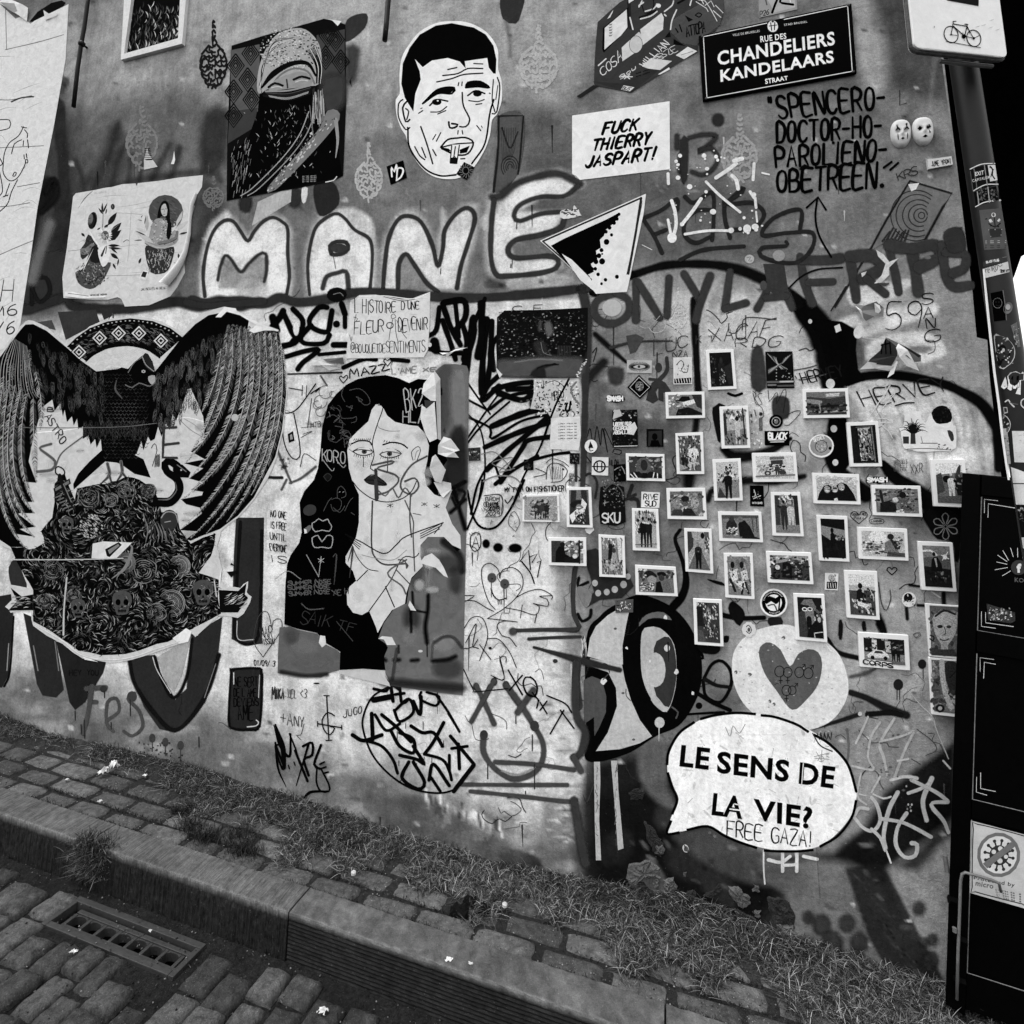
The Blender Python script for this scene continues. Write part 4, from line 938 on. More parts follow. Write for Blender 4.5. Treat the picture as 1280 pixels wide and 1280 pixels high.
# thin marker writing on the left panel
a=Art(3,e1)
a.text('01/09/73',[(1130,372),(1225,378),(1222,402),(1130,396)],4,30,.2)
a.S([(1170,360),(1130,290),(1150,180),(1190,160),(1210,230),(1215,200),(1245,190),(1250,240),(1170,360)],3.5,70)
a.text('MAR',[(1150,225),(1210,220),(1210,270),(1160,270)],4,60,.3);a.text('Wissou',[(1155,275),(1220,270),(1220,300),(1160,305)],3.5,60,.3)
a.text('Mika...',[(1210,490),(1290,480),(1290,540),(1210,545)],4,50,.3)
a.S([(1225,660),(1260,760),(1270,850)],[8,20,6],14);a.S([(1225,740),(1235,800),(1260,860),(1250,760),(1230,750)],9,14)
paintpart(a,'marker_tag',MARK,'marker heart and date left of the woman poster')
a=Art(3,c5)
for i,w_ in enumerate(('NO ONE','IS FREE','UNTIL','EVERYONE','IS')):a.text(w_,[(1205+i*-2,915+i*50),(1275,925+i*50),(1273,955+i*50),(1203,945+i*50)],3.6,38,.3)
a.S([(1190,770),(1255,772)],14,40,.3)
paintpart(a,'marker_tag',MARK,'small marker lines NO ONE IS FREE UNTIL EVERYONE IS')
a=Art(2,c6)
for L in([(35,1000),(120,1200)],[(10,1170),(60,1165)],[(110,1200),(180,1170),(270,1100)],[(60,1240),(90,1180)]):a.S(L,20,90,.4,.8)
for k in range(18):a.ell(80+rnd.uniform(-25,40),1080+rnd.uniform(-30,60),rnd.uniform(5,20),rnd.uniform(5,16),60,0,.5,8)
a.S([(300,540),(340,600)],16,80,.4,.7)
a.S([(100,530),(430,520)],14,50,.3,.8)
paintpart(a,'spray_marks',PAINT)
a=Art(3,c6)
for L,w in(([(40,750),(90,770),(160,740),(270,590)],7),([(240,650),(300,610),(270,640)],7),([(135,770),(170,950),(170,1040),(130,1050),(85,980),(65,870),(80,790)],7),([(105,615),(190,630)],6),([(190,600),(185,660)],5),([(215,600),(210,680)],5),([(245,680),(220,860)],5),([(180,920),(250,880),(190,900)],4),([(180,860),(270,850)],3),([(175,1100),(200,1020),(270,1060)],5)):
 a.S(L,w,24 if w>5 else 80)
a.poly([(98,900),(130,880),(140,940),(105,952)],20);a.poly([(112,905),(124,898),(130,930),(114,935)],150)
for cx,cy,r in((300,700,40),(330,640,40),(280,720,26),(375,655,20),(300,760,30)):a.S([(cx+r*math.cos(t),cy+r*math.sin(t))for t in np.linspace(0,5,9)],4,110)
a.text('MTB',[(240,830),(300,820),(300,855),(240,860)],4,70,.3)
for x,y in((190,1080),(140,1105)):a.text('=',[(x,y)]*4,3,60)
a.text('MAZZ',[(480,500),(700,470),(725,500),(480,555)],9,18,.3,1.2)
for hx,hy in((440,555),(712,450)):a.S([(hx,hy+30),(hx-24,hy),(hx-14,hy-14),(hx,hy-2),(hx+18,hy-18),(hx+28,hy-4),(hx,hy+30)],6,18)
a.text("L'AME",[(740,500),(890,480),(890,520),(740,530)],6,128,.3);a.text('xe',[(930,490),(1010,480),(1010,510),(930,515)],8,130,.3)
paintpart(a,'marker_tag',MARK,'marker doodles and the word MAZZ above the woman poster')
# black spray tag behind the handwritten sheet
a=Art(3,c6)
for L,w in(([(0,240),(50,180),(70,140)],40),([(70,150),(120,260),(150,330),(60,360)],38),([(130,130),(160,160),(190,200),(180,260),(110,350)],36),([(340,120),(290,120),(230,200),(260,250),(340,270),(360,200),(370,140)],34),([(355,290),(320,340),(200,340),(180,300),(240,230)],34),([(80,425),(200,390),(290,380),(190,460),(160,500)],32),([(290,410),(450,395)],24),([(430,100),(450,160)],40),([(380,350),(460,350)],40),([(440,490),(560,440),(640,440)],28),([(740,440),(840,450)],28),([(5,180),(30,260)],50),([(450,180),(450,240)],30)):
 a.S(L,w,14,.22)
for x,y,r in((398,222,22),(20,215,20)):a.ell(x,y,r,r,14,0,1,6)
a.ell(400,42,62,46,20,0,1,10);a.S([(380,40),(420,30),(440,50)],5,120)
a.ell(150,250,18,44,215,0,1,10)
for L,w in(([(1050,100),(1100,240),(1160,350)],36),([(1060,90),(1180,80),(1190,180),(1130,260)],40),([(1050,200),(1100,340),(1130,440)],36),([(950,300),(1010,260),(1030,120)],34),([(1170,210),(1200,330),(1180,440)],36),([(1240,180),(1240,300),(1180,480)],40),([(1290,100),(1290,300),(1270,420)],50),([(960,370),(1060,400),(1200,400)],30),([(1000,330),(1010,380)],60),([(1130,100),(1150,300)],30)):
 a.S(L,w,14,.22)
for x,y,r in((970,350,14),):a.ell(x,y,r,r,200)
paintpart(a,'black_spray_tag',PAINT,'black sprayed tag behind the handwritten sheet')
# tangled black scribble left of the photo cards
a=Art(3,d1)
for L,w in(([(50,180),(20,420),(0,600)],40),([(130,180),(110,380),(100,600)],40),([(160,190),(150,420),(130,560)],34),([(200,500),(130,570),(110,640),(200,560)],34),([(170,580),(280,550),(400,540),(380,570),(250,580)],30),([(200,600),(330,640),(400,600)],40),([(150,690),(250,620),(400,590)],22),([(160,790),(330,720),(480,680)],40),([(30,740),(150,800),(160,860),(330,760),(500,720)],16),([(130,1040),(260,920),(420,790),(520,700)],34),([(120,910),(300,830),(480,770)],34),([(210,1110),(330,920),(370,870),(500,850)],30),([(400,980),(520,950),(600,940)],20),([(20,860),(130,700),(210,590)],12),([(10,900),(100,790),(260,650)],12),([(20,540),(90,640),(150,720)],12),([(25,640),(140,700)],14),([(0,700),(90,800),(120,960),(110,1130),(60,1290)],10),([(600,520),(520,680),(440,900),(340,1080),(280,1240)],12),([(210,1100),(160,1000),(80,1120),(40,1290)],14),([(180,1120),(280,1040),(420,960)],26),([(120,60),(60,200),(30,300)],26),([(190,280),(160,340),(170,470)],30)):
 a.S(L,w,15,.2)
a.ell(440,660,70,50,22,0,.9,30)
for k in range(30):a.ell(rnd.gauss(430,40),rnd.gauss(650,30),rnd.uniform(4,12),rnd.uniform(3,8),rnd.choice((20,80)),0,.9,3)
a.S([(100,950),(180,940),(270,1040),(160,1000),(280,970),(200,1050),(290,1030)],5,120);a.S([(100,1110),(180,1075),(280,1080),(330,1120)],8,130)
a.text('C F',[(285,105),(450,95),(450,135),(280,130)],5,60,.2)
paintpart(a,'black_scribble',PAINT,'tangled black sprayed scribble below the dark poster')
a=Art(4,d1)
a.text('my fish on fishsticker',[(230,1135),(570,1120),(570,1160),(235,1165)],5.5,20,.3,.9)
a.S([(235,1210),(250,1230),(280,1190)],7,25)
# fish
a.S([(470,1090),(480,1020),(530,1000),(590,1040),(560,1100),(500,1110)],5,60);a.S([(470,1000),(500,975),(560,990),(600,1020)],4,60);a.S([(400,1080),(470,1060),(410,1030)],5,70);a.ell(568,1035,6,6,40)
for k in range(8):a.S([(490+k*10,1020),(500+k*9,1090)],3,90)
a.S([(120,1185),(215,1185),(215,1290)],4,60);a.text('CHAIME',[(115,1225),(200,1222),(200,1245),(115,1248)],4,30,.3);a.text('2023',[(140,1250),(190,1248),(190,1270),(140,1272)],4,30,.3)
paintpart(a,'marker_tag',MARK,'marker fish drawing with a handwritten line under it')
a=Art(4,d2)
a.S([(20,60),(50,200),(100,270),(180,270),(250,190),(310,80),(345,0)],13,14);a.S([(105,0),(80,130),(20,280)],11,14)
a.S([(115,90),(210,90),(215,200),(120,210)],4,70)
for i,t_ in enumerate(('BROM','CHAIME','2023','2029')):a.text(t_,[(125,98+i*28),(205,96+i*28),(205,118+i*28),(125,120+i*28)],4,24,.3)
a.S([(64,300),(40,320),(38,380),(64,408),(95,380),(92,310),(64,300)],6,26);a.text('A',[(48,325),(88,320),(88,390),(48,385)],6,20,.1)
for x,y,rx in((127,363,22),(195,385,28),(293,388,38)):a.ell(x,y,rx,26,10,0,1,12)
for L in([(180,740),(140,690),(105,580),(105,500),(150,475),(195,510),(205,560)],[(205,560),(220,515),(280,500),(330,540),(335,610),(290,680),(220,740),(135,790)],[(135,790),(220,800),(305,810)],[(240,730),(320,745),(410,770),(430,720),(395,705),(480,720),(475,680),(430,665),(500,660)],[(300,670),(370,635),(440,625),(505,660),(500,680)],[(305,810),(230,805),(190,830),(220,890),(260,900),(300,950)],[(0,660),(60,660),(15,690),(0,690)],[(0,690),(60,690),(130,730),(170,750)],[(0,850),(40,790),(90,780),(120,810),(135,900),(90,1030)],[(10,930),(70,820),(50,950),(80,910)],[(90,940),(155,1025)],[(135,905),(200,910),(260,980),(300,1070)],[(155,1115),(230,1140),(205,1020),(240,1010),(240,1040)],[(0,1080),(40,1170),(60,1210)],[(50,1210),(250,1190)],[(415,770),(405,815)]):
 a.S(L,5,26)
a.S([(320,465),(370,400),(380,510)],7,20,smooth=False);a.S([(375,440),(420,420),(390,470)],6,20,smooth=False);a.S([(420,470),(440,460),(420,555)],6,20,smooth=False);a.S([(330,465),(380,530),(402,590)],8,20)
a.S([(155,620),(170,660),(200,685),(240,675)],7,30)
for x,y in((160,558),(233,592)):a.ell(x,y,26,28,84,0,1,5);a.S([(x-3,y),(x-3,y+110)],4,70);a.ell(x+3,y+5,4,4,20)
a.S([(228,620),(230,755)],4,60);a.S([(242,620),(243,680)],4,60)
for x in(195,205,215):a.S([(x,685),(x+2,710)],4,40)
a.ell(150,960,10,8,30);a.ell(522,1033,14,12,60)
for k in range(14):x=rnd.uniform(20,300);y=rnd.uniform(140,320);a.S([(x,y),(x+rnd.uniform(-20,20),y+rnd.uniform(5,26)),(x+rnd.uniform(0,24),y+8)],2.5,90)
a.S([(290,290),(255,250),(265,200),(290,180),(320,240),(295,295)],4,90)
paintpart(a,'marker_drawing',MARK,'thin marker drawing of a smiling heart with wing arms and a crown')
a=Art(3,d2)
a.S([(280,860),(450,855),(650,850),(640,800),(625,740),(630,560),(640,500)],26,66,.3);a.S([(370,908),(500,900),(665,895)],20,62,.3)
a.S([(400,955),(560,1000),(700,1040),(890,1085)],[16,34,50,30],54,.35);a.ell(280,865,26,26,80,0,.8,20)
a.S([(650,1040),(640,1150),(655,1290)],46,66,.2)
a.ell(70,1180,18,22,70,0,1,6);a.ell(172,1152,20,24,70,0,1,6);a.S([(150,1180),(100,1280)],34,82,.3);a.ell(240,1170,20,24,74,0,1,6);a.S([(245,1180),(320,1290)],36,84,.3)
paintpart(a,'spray_lines',PAINT,'dark sprayed lines left of the painted eye')
a=Art(3,e3)
for L,w in(([(125,130),(155,190),(205,300)],28),([(205,110),(160,190),(105,290)],28),([(260,130),(320,210),(370,290),(420,380),(420,460),(380,520),(290,545),(210,500),(160,430),(158,350)],30),([(380,150),(310,250)],34),([(210,470),(380,480),(560,505)],26),([(60,570),(300,572),(530,572)],22),([(100,600),(300,620),(520,645),(570,640)],22),([(570,30),(570,250),(610,340),(590,430),(560,450)],40),([(560,640),(580,760),(610,920)],50),([(560,450),(590,510)],34)):
 a.S(L,w,78 if w<40 else 64,.35)
a.ell(160,350,18,22,62,0,1,4);a.ell(385,310,20,24,66,0,1,4)
for x,y,l in((302,265,35),(375,350,70),(385,480,110),(177,480,65),(345,600,12)):a.S([(x,y),(x,y+l)],5,50)
a.S([(240,510),(310,525),(380,500)],14,150,.5,.7)
paintpart(a,'spray_face',PAINT,'sprayed face with crossed eyes and a grin')
a=Art(4,e3)
a.text('XQ',[(270,60),(400,110),(400,190),(275,150)],8,18,.3,.3);a.S([(360,170),(400,190),(395,230)],7,18);a.S([(270,440),(300,450),(325,435)],5,60)
for L in([(410,240),(440,200)],[(410,205),(440,255)],[(440,175),(520,210),(550,250)],[(455,345),(515,240)],[(500,240),(560,320)],[(0,255),(50,335)]):a.S(L,7,22)
a.S([(230,0),(250,100),(205,95)],4,40);a.S([(70,60),(105,130),(130,160)],4,30);a.S([(120,160),(270,145)],4,60)
paintpart(a,'marker_tag',MARK,'small black marker tag beside the crossed eyes')
# round tag and MXRC tag
a=Art(4,e2)
a.S([(600,130),(520,180),(480,260),(478,330),(520,440),(600,530),(700,590),(820,608),(900,580),(950,510),(968,485)],9,16);a.S([(800,170),(850,240),(905,335)],12,16);a.S([(968,485),(910,560),(880,600)],20,16)
for L,w in(([(525,145),(580,155),(600,125),(640,150)],14),([(600,130),(610,200)],16),([(525,195),(600,180)],26),([(640,140),(650,210),(680,190)],14),([(620,170),(660,165)],14),([(615,240),(640,290),(700,250),(680,190),(620,240)],14),([(700,200),(730,260),(735,180)],16),([(735,160),(730,190),(800,220),(815,180),(760,160)],12),([(430,350),(480,375),(560,350)],18),([(515,255),(520,370)],18),([(530,260),(580,330),(640,300)],14),([(560,260),(620,310),(690,380)],16),([(490,375),(560,400),(610,460),(630,520)],14),([(600,330),(640,400),(700,430),(700,370),(640,340)],16),([(640,440),(720,460),(750,480),(700,400)],16),([(690,310),(740,340),(790,340),(830,400)],16),([(835,295),(790,380),(750,435)],16),([(750,435),(830,460),(860,510),(870,550)],14),([(860,440),(860,510)],14),([(865,355),(970,480)],16),([(900,390),(905,500)],16),([(870,410),(940,400)],14),([(770,550),(790,480),(860,575)],16),([(780,540),(820,600)],14),([(680,470),(650,540),(720,590),(750,560),(700,470)],16)):
 a.S(L,w,14)
for k in range(9):x=rnd.uniform(620,880);y=rnd.uniform(230,480);a.S([(x,y),(x,y+rnd.uniform(15,40))],3,30)
paintpart(a,'round_tag',MARK,'round black tag of crowded angular letters in a ring')
a=Art(4,e2)
for L,w in(([(80,305),(110,400),(150,445),(155,345)],[4,14,12,8]),([(90,400),(100,500),(135,580)],[14,10,3]),([(95,410),(130,500),(120,440)],10),([(150,345),(180,420),(185,450)],8),([(175,420),(230,555)],12),([(235,390),(180,575)],[12,4]),([(210,400),(250,385),(250,440),(215,460),(235,530)],12),([(290,395),(260,480),(285,500)],12),([(290,500),(325,570),(325,600),(290,600),(270,560),(272,490)],8),([(170,635),(210,640),(240,605),(320,600)],[16,14,12,8]),([(285,480),(305,470)],8),([(290,500),(312,492)],8),([(300,520),(322,515)],8),([(145,485),(150,500)],6),([(170,470),(175,485)],6)):
 a.S(L,w,14)
a.text('Mika vel <3',[(70,135),(230,145),(225,185),(70,190)],3.5,60,.4);a.text('+Any',[(110,250),(215,260),(215,320),(110,300)],4,66,.4);a.S([(215,300),(200,350),(180,350),(200,370)],3,66)
a.S([(315,175),(325,375)],6,30);a.S([(303,175),(327,176)],5,30);a.S([(312,375),(338,373)],5,30);a.S([(275,300),(383,318)],6,30);a.S([(275,290),(275,312)],5,30);a.S([(382,308),(382,326)],5,30)
a.S([(350,265),(320,250),(295,285),(305,330),(330,350),(350,320),(330,312)],6,30)
a.text('Jugo',[(385,235),(470,215),(470,255),(390,270)],4,50,.5)
a.ell(270,121,14,4,40)
paintpart(a,'marker_tag',MARK,'black marker tag MXRC beside a small cross with a G')

# ================================================================ PAINTED PICTURES, RIGHT HALF
a=Art(1,g1)
a.soft([(380,175),(470,190),(580,250),(660,350),(705,480),(705,620),(660,740),(590,830),(480,880),(330,970),(140,1005),(130,860),(130,400),(200,280),(280,220)],14,4,1,True)
a.soft([(350,235),(300,240),(240,275),(180,330),(150,390),(135,480),(300,530),(315,520),(312,430),(330,330)],186,3,1,False)
a.soft([(150,490),(310,525),(325,600),(355,700),(400,800),(460,880),(400,915),(300,945),(180,955),(240,860),(285,730),(280,640),(240,560),(150,530)],184,3,1,False)
a.soft([(118,600),(160,580),(210,600),(232,680),(230,760),(200,830),(172,880),(170,785),(120,820)],88,3,1,False)
a.soft([(395,332),(410,290),(460,262),(520,262),(560,300),(500,290),(440,295)],108,4)
a.soft([(410,360),(440,335),(500,340),(560,400),(580,480),(580,620),(550,735),(520,755),(460,700),(415,600),(403,480)],178,3)
a.soft([(470,440),(500,395),(545,385),(575,460),(580,600),(545,735),(500,700),(470,640)],62,3)
a.soft([(480,462),(515,490),(528,550),(515,610),(480,635),(440,620),(425,550),(440,480)],182,3)
a.soft([(465,630),(480,690),(540,745),(515,758),(455,700)],182,3)
a.ell(535,440,15,17,196);a.ell(498,812,25,27,186)
for x,y,r in((582,560,14),(450,505,8),(334,440,7),(220,605,16),(528,285,12),(663,668,10)):a.soft([(x+r*rnd.uniform(.5,1.2)*math.cos(t),y+r*rnd.uniform(.5,1.3)*math.sin(t))for t in np.arange(7)*.9],210,2)
for x,y in((277,343),(315,665),(368,897)):a.ell(x,y,8,6,100)
a.S([(560,735),(590,760),(580,790)],8,90);a.S([(700,450),(715,490),(690,490)],14,14)
paintpart(a,'painted_eye',PAINT,'large painted black-ringed eye')
a=Art(2,g1)
a.poly([(170,1008),(200,1008),(202,1100),(196,1300),(206,1500),(180,1500),(174,1300)],178);a.poly([(255,1002),(286,1002),(292,1150),(318,1440),(290,1450),(272,1200)],178)
for k in range(40):x=rnd.choice((186,280));y=rnd.uniform(1020,1440);a.S([(x+rnd.uniform(-10,8),y),(x+rnd.uniform(-8,10),y+rnd.uniform(10,40))],3,rnd.choice((110,165,90)))
paintpart(a,'painted_legs',PAINT,'two thin pale painted legs under the eye')
a=Art(2,g1)
a.S([(560,1100),(590,1180),(620,1300)],40,18,.5)
a.S([(720,590),(760,520),(810,505),(855,560),(850,640),(800,710),(730,680),(715,600)],18,18,.25,closed=False);a.S([(725,595),(780,625),(850,635)],22,30,.3);a.S([(690,670),(760,710),(850,750)],24,16,.25)
a.poly([(650,765),(690,680),(800,750)],118);a.ell(695,728,17,17,16)
a.S([(640,770),(820,760)],12,16)
a.soft([(820,380),(845,380),(840,410),(815,410)],20,6)
a.S([(810,275),(900,290),(1020,288)],28,20,.3);a.soft([(735,95),(810,110),(825,130),(770,115)],22,6);a.soft([(860,205),(900,230),(925,270),(900,330),(860,290),(840,240)],24,8);a.soft([(690,420),(800,430),(780,470),(700,460)],24,10)
a.soft([(1040,290),(1105,285),(1110,330),(1050,330)],40,8)
a.S([(590,-60),(620,30),(630,110),(610,180),(560,240)],[20,24,34,40,50],14,.2)
a.S([(600,-150),(575,-110),(590,-60)],20,20,.3)
a.soft([(110,-40),(180,-60),(330,40),(370,130),(310,190),(200,200),(130,240),(120,200),(170,160),(150,80)],50,14,.95,False)
for x,y,r in((175,115,15),(191,165,15),(234,160,15),(274,147,16),(318,122,17),(340,82,14)):a.ell(x,y,r,r*1.1,168,0,1,3)
a.S([(70,40),(62,160),(70,260),(90,350),(0,348)],[18,18,20,20,14],62,.3);a.S([(95,90),(90,130),(140,110)],16,24,.3);a.S([(90,270),(110,305),(150,285),(155,250)],18,24,.3)
a.soft([(130,240),(85,150),(110,130),(160,170)],130,6)
for k in range(24):a.soft([(120+rnd.uniform(-8,8)+5*math.cos(t)*rnd.uniform(.5,1.6),470+rnd.uniform(-90,60)+6*math.sin(t))for t in np.arange(6)],rnd.choice((205,60)),1)
paintpart(a,'painted_shapes',PAINT,'black sprayed shapes and pale dots around the painted eye')
# pale disc with a grey heart
a=Art(2,g1)
a.soft([(1050,330),(960,360),(890,420),(860,500),(870,620),(920,720),(1000,790),(1120,840),(1240,850),(1360,800),(1430,700),(1440,600),(1400,480),(1320,400),(1250,370),(1150,325)],216,6)
a.soft([(1160,748),(1080,650),(1020,560),(993,460),(1015,420),(1050,412),(1100,445),(1150,530),(1190,470),(1240,445),(1290,460),(1310,520),(1290,620),(1230,700)],100,4,1,True)
for k in range(70):a.soft([(rx_+5*math.cos(t)*rnd.uniform(.4,1.5),ry_+4*math.sin(t))for rx_,ry_ in[(rnd.uniform(900,1400),rnd.uniform(400,800))]for t in np.arange(5)*1.25],rnd.choice((150,165,222,120)),3,.5)
for x,y in((1118,388),(948,572),(1048,705),(880,560),(1070,720)):a.soft([(x+11*math.cos(t)*rnd.uniform(.5,1.2),y+9*math.sin(t))for t in np.arange(6)],110,2);a.ell(x-4,y+4,4,3,215)
a.S([(1330,420),(1350,450),(1370,460)],10,225,.2)
paintpart(a,'painted_heart',PAINT,'mid grey heart on a pale painted disc')
a=Art(3,g2)
for cx,cy,r in((65,270,27),(112,275,25),(178,275,26),(230,280,27),(105,378,26),(138,378,22)):a.S([(cx+r*math.cos(t),cy+r*1.15*math.sin(t))for t in np.linspace(0,6.28,13)],4.5,26)
for x,y in((72,302),(112,302),(105,405)):a.S([(x,y),(x,y+36)],4.5,26);a.S([(x-10,y+20),(x+10,y+20)],4.5,26)
for x,y in((195,250),(242,255),(152,358)):a.S([(x,y),(x+16,y-20)],4.5,26);a.S([(x+2,y-20),(x+17,y-21),(x+17,y-4)],4,26,smooth=False)
a.S([(38,346),(50,338),(62,342)],3,50)
paintpart(a,'gender_symbols',MARK,'paired ring symbols drawn on the grey heart')
# arms and marks right of the disc
a=Art(2,g2)
a.S([(470,390),(560,420),(680,480),(790,520)],[40,44,50,52],38,.35);a.S([(570,515),(700,505),(760,520)],34,30,.3);a.S([(240,600),(380,560),(520,515)],[16,26,34],40,.4)
a.ell(525,512,12,12,190);a.S([(340,80),(400,160),(520,195)],[20,30,34],26,.35);a.S([(470,300),(560,280),(630,245)],[30,34,20],90,.5,.8)
a.S([(415,0),(412,60)],30,24,.4);a.S([(545,0),(550,30)],26,26,.4);a.S([(630,0),(650,40)],40,26,.4)
for x,y,r in((743,345,28),(880,228,24)):a.ell(x,y,r,r*1.15,42,0,1,6)
for x,y,l in((736,370,60),(751,370,60),(885,245,65)):a.S([(x,y),(x,y+l)],5,40)
a.S([(450,600),(460,700),(450,800)],16,110,.4,.8);a.S([(830,60),(860,45),(870,65),(845,80),(830,60)],4,110);a.S([(780,350),(860,450),(940,530),(960,600),(1030,770)],[6,10,12,12,8],178,.4,.8);a.S([(1000,780),(1040,825)],12,185,.3)
for L in([(850,600),(940,670),(960,720),(900,750)],[(870,800),(820,770)],[(880,830),(930,790)]):a.S(L,7,60,.4,.7)
paintpart(a,'spray_arms',PAINT,'dark sprayed arms reaching right of the heart disc')
a=Art(3,g2)
for L,w,g in(([(570,530),(530,620),(500,680)],18,178),([(640,560),(590,640),(570,760),(600,830),(480,810)],18,178),([(720,540),(640,680),(660,760),(680,860)],22,182),([(640,670),(760,640),(830,610)],18,182),([(830,620),(780,720),(720,880)],22,178),([(560,1030),(510,980),(530,850)],16,176),([(590,960),(640,870)],16,180),([(600,970),(660,995),(700,985)],14,190),([(740,780),(800,770)],16,190),([(700,890),(780,870),(850,880)],24,190),([(520,970),(560,980)],10,180)):
 a.S(L,w,g,.3,.85)
for L,w in(([(490,1100),(540,1160),(600,1180),(640,1120),(620,1030),(590,990)],22),([(570,1055),(520,1050),(495,1090)],22),([(590,1170),(640,1220),(670,1290)],20),([(740,960),(690,1060),(660,1200),(670,1280)],26),([(640,1110),(760,1130),(850,1170),(930,1215)],22),([(790,1080),(740,1160),(730,1260),(780,1330),(840,1320),(850,1260),(820,1250)],24),([(935,880),(890,980),(885,1040),(905,1120)],28),([(800,965),(870,940),(920,910)],22),([(820,890),(960,960),(1025,1010)],22),([(1025,1015),(940,1020),(940,1050),(1000,1120),(1030,1190)],24)):
 a.S(L,w,180,.22)
for k in range(40):a.ell(rnd.uniform(500,820),rnd.uniform(620,950),rnd.uniform(3,12),rnd.uniform(2,8),rnd.choice((90,190,110)),0,.6,4)
for p in((800,1030),(812,1045),(795,1055),(815,1065),(790,1040),(820,1030)):a.ell(p[0],p[1],5,7,rnd.choice((130,60,180)))
paintpart(a,'pale_tag',PAINT,'pale grey sprayed tag with star below the torn portrait')
# tag below the bubble
a=Art(2,d7)
for L,w in(([(412,540),(412,600),(416,652)],6),([(428,572),(470,580),(500,560)],12),([(475,550),(475,610)],12),([(480,590),(520,585),(520,550)],10),([(523,550),(522,610)],12),([(545,560),(590,570)],12)):a.S(L,w,200,.2)
a.ell(432,572,6,6,200);a.ell(152,534,10,14,190,-20);a.ell(151,536,5,8,70)
a.S([(585,440),(590,560),(600,700)],3,90,.4,.6);a.S([(820,540),(836,582)],6,200)
paintpart(a,'drip_tag',PAINT,'white dripping tag under the speech bubble')
# speech bubble
a=Art(4,d7)
ob=[(380,85),(300,85),(220,98),(160,130),(115,175),(92,230),(95,300),(122,370),(100,440),(88,485),(150,475),(225,455),(290,492),(360,520),(440,538),(520,542),(600,525),(660,480),(705,420),(722,350),(705,280),(660,210),(600,160),(520,115),(450,93)]
def dense(L):
 out=[]
 for i in range(len(L)):
  p,q=np.array(L[i],float),np.array(L[(i+1)%len(L)],float);out+=[tuple(p),tuple((p+q)/2)]
 return out
def bub(pts):
 out=cr(pts[13:]+pts[:9],False,12)
 return[tuple(p)for p in out]+[tuple(p)for p in pts[9:13]]
BB=bub(ob)
a.soft(BB,236,3,1,False)
cx_,cy_=400,310
a.fr=d7
for k in range(110):a.ell(rnd.uniform(140,660),rnd.uniform(140,510),rnd.uniform(3,20),rnd.uniform(2,8),rnd.choice((160,195,235,140)),rnd.uniform(0,180),.4,6)
for seg in([(200,103),(250,90),(320,82),(386,86)],[(402,90),(450,96),(520,120),(562,146)],[(578,154),(630,185),(690,250),(718,335),(719,345)],[(720,372),(705,430),(660,490),(598,528)],[(578,538),(520,543),(440,542),(412,540)],[(390,532),(330,512),(280,490),(225,460),(155,472)],[(132,480),(90,484),(104,440)],[(107,420),(124,370),(108,330),(92,280)],[(90,256),(96,210),(130,150),(182,112)]):
 a.S(seg,9,12,.08,cap=False)
a.font('LE',[(138,188),(235,200),(228,272),(131,260)],12,.032)
a.font('SENS',[(258,208),(500,240),(494,314),(256,282)],12,.032)
a.font('DE',[(533,246),(652,262),(643,334),(528,318)],12,.032)
a.font('LA',[(245,348),(347,362),(340,436),(238,422)],12,.032)
a.font('VIE?',[(378,366),(576,396),(568,470),(382,438)],12,.032)
a.S([(544,250),(538,325)],3,222);a.S([(300,402),(345,408)],5,222);a.S([(315,385),(345,392)],4,222)
a.text('FREE GAZA!',[(292,442),(572,480),(570,530),(290,492)],5,18,.3,1.3)
a.S([(355,150),(420,152),(510,150)],3,240);a.S([(285,130),(300,160),(310,125),(330,150),(350,120)],2.5,150)
for k in range(10):a.S([(600+20*math.cos(k),225+18*math.sin(k)),(612+18*math.cos(k*2.1),230+16*math.sin(k*1.7))],2,150)
a.S([(575,150),(600,190),(640,210)],4,40)
for t in range(4):a.S([(590+t*12,150),(598+t*12,172),(602+t*12,148)],3,40)
paintpart(a,'speech_bubble',PAINT,'white painted speech bubble reading LE SENS DE LA VIE?')
# flower and hearts near the black door
a=Art(3,d6)
for k in range(6):
 t=k*math.pi/3+.5;cx,cy=755+62*math.cos(t),415+62*math.sin(t)
 a.S([(755+20*math.cos(t+.3),415+20*math.sin(t+.3)),(cx+22*math.cos(t+1.4),cy+22*math.sin(t+1.4)),(cx+26*math.cos(t),cy+26*math.sin(t)),(cx+22*math.cos(t-1.4),cy+22*math.sin(t-1.4)),(755+20*math.cos(t-.3),415+20*math.sin(t-.3))],9,120,.4,.9)
a.S([(770*1+12*math.cos(t)-15,417+12*math.sin(t))for t in np.linspace(0,6.28,9)],7,110,.3)
for hx,hy,r in((178,355,54),(398,712,32)):a.S([(hx,hy+r*.8),(hx-r,hy-r*.1),(hx-r*.8,hy-r*.65),(hx-r*.3,hy-r*.65),(hx,hy-r*.25),(hx+r*.3,hy-r*.7),(hx+r*.9,hy-r*.6),(hx+r,hy-r*.1),(hx,hy+r*.8)],5 if r>40 else 7,26)
a.text('Good Free',[(130,325),(230,322),(230,342),(132,342)],3,40,.3);a.text('Paula',[(145,350),(215,350),(210,366),(148,366)],3,40,.3)
a.S([(248,375),(290,362),(340,370),(338,395),(260,397),(248,375)],4,40);a.text('london',[(260,372),(330,372),(330,386),(260,386)],3,40,.3)
for L,w in(([(55,1045),(60,1090),(55,1160)],26),([(210,1055),(215,1100)],26),([(515,805),(580,815)],20),([(570,940),(650,945)],22),([(495,960),(500,1030)],28),([(742,860),(745,960)],34)):a.S(L,w,28,.4)
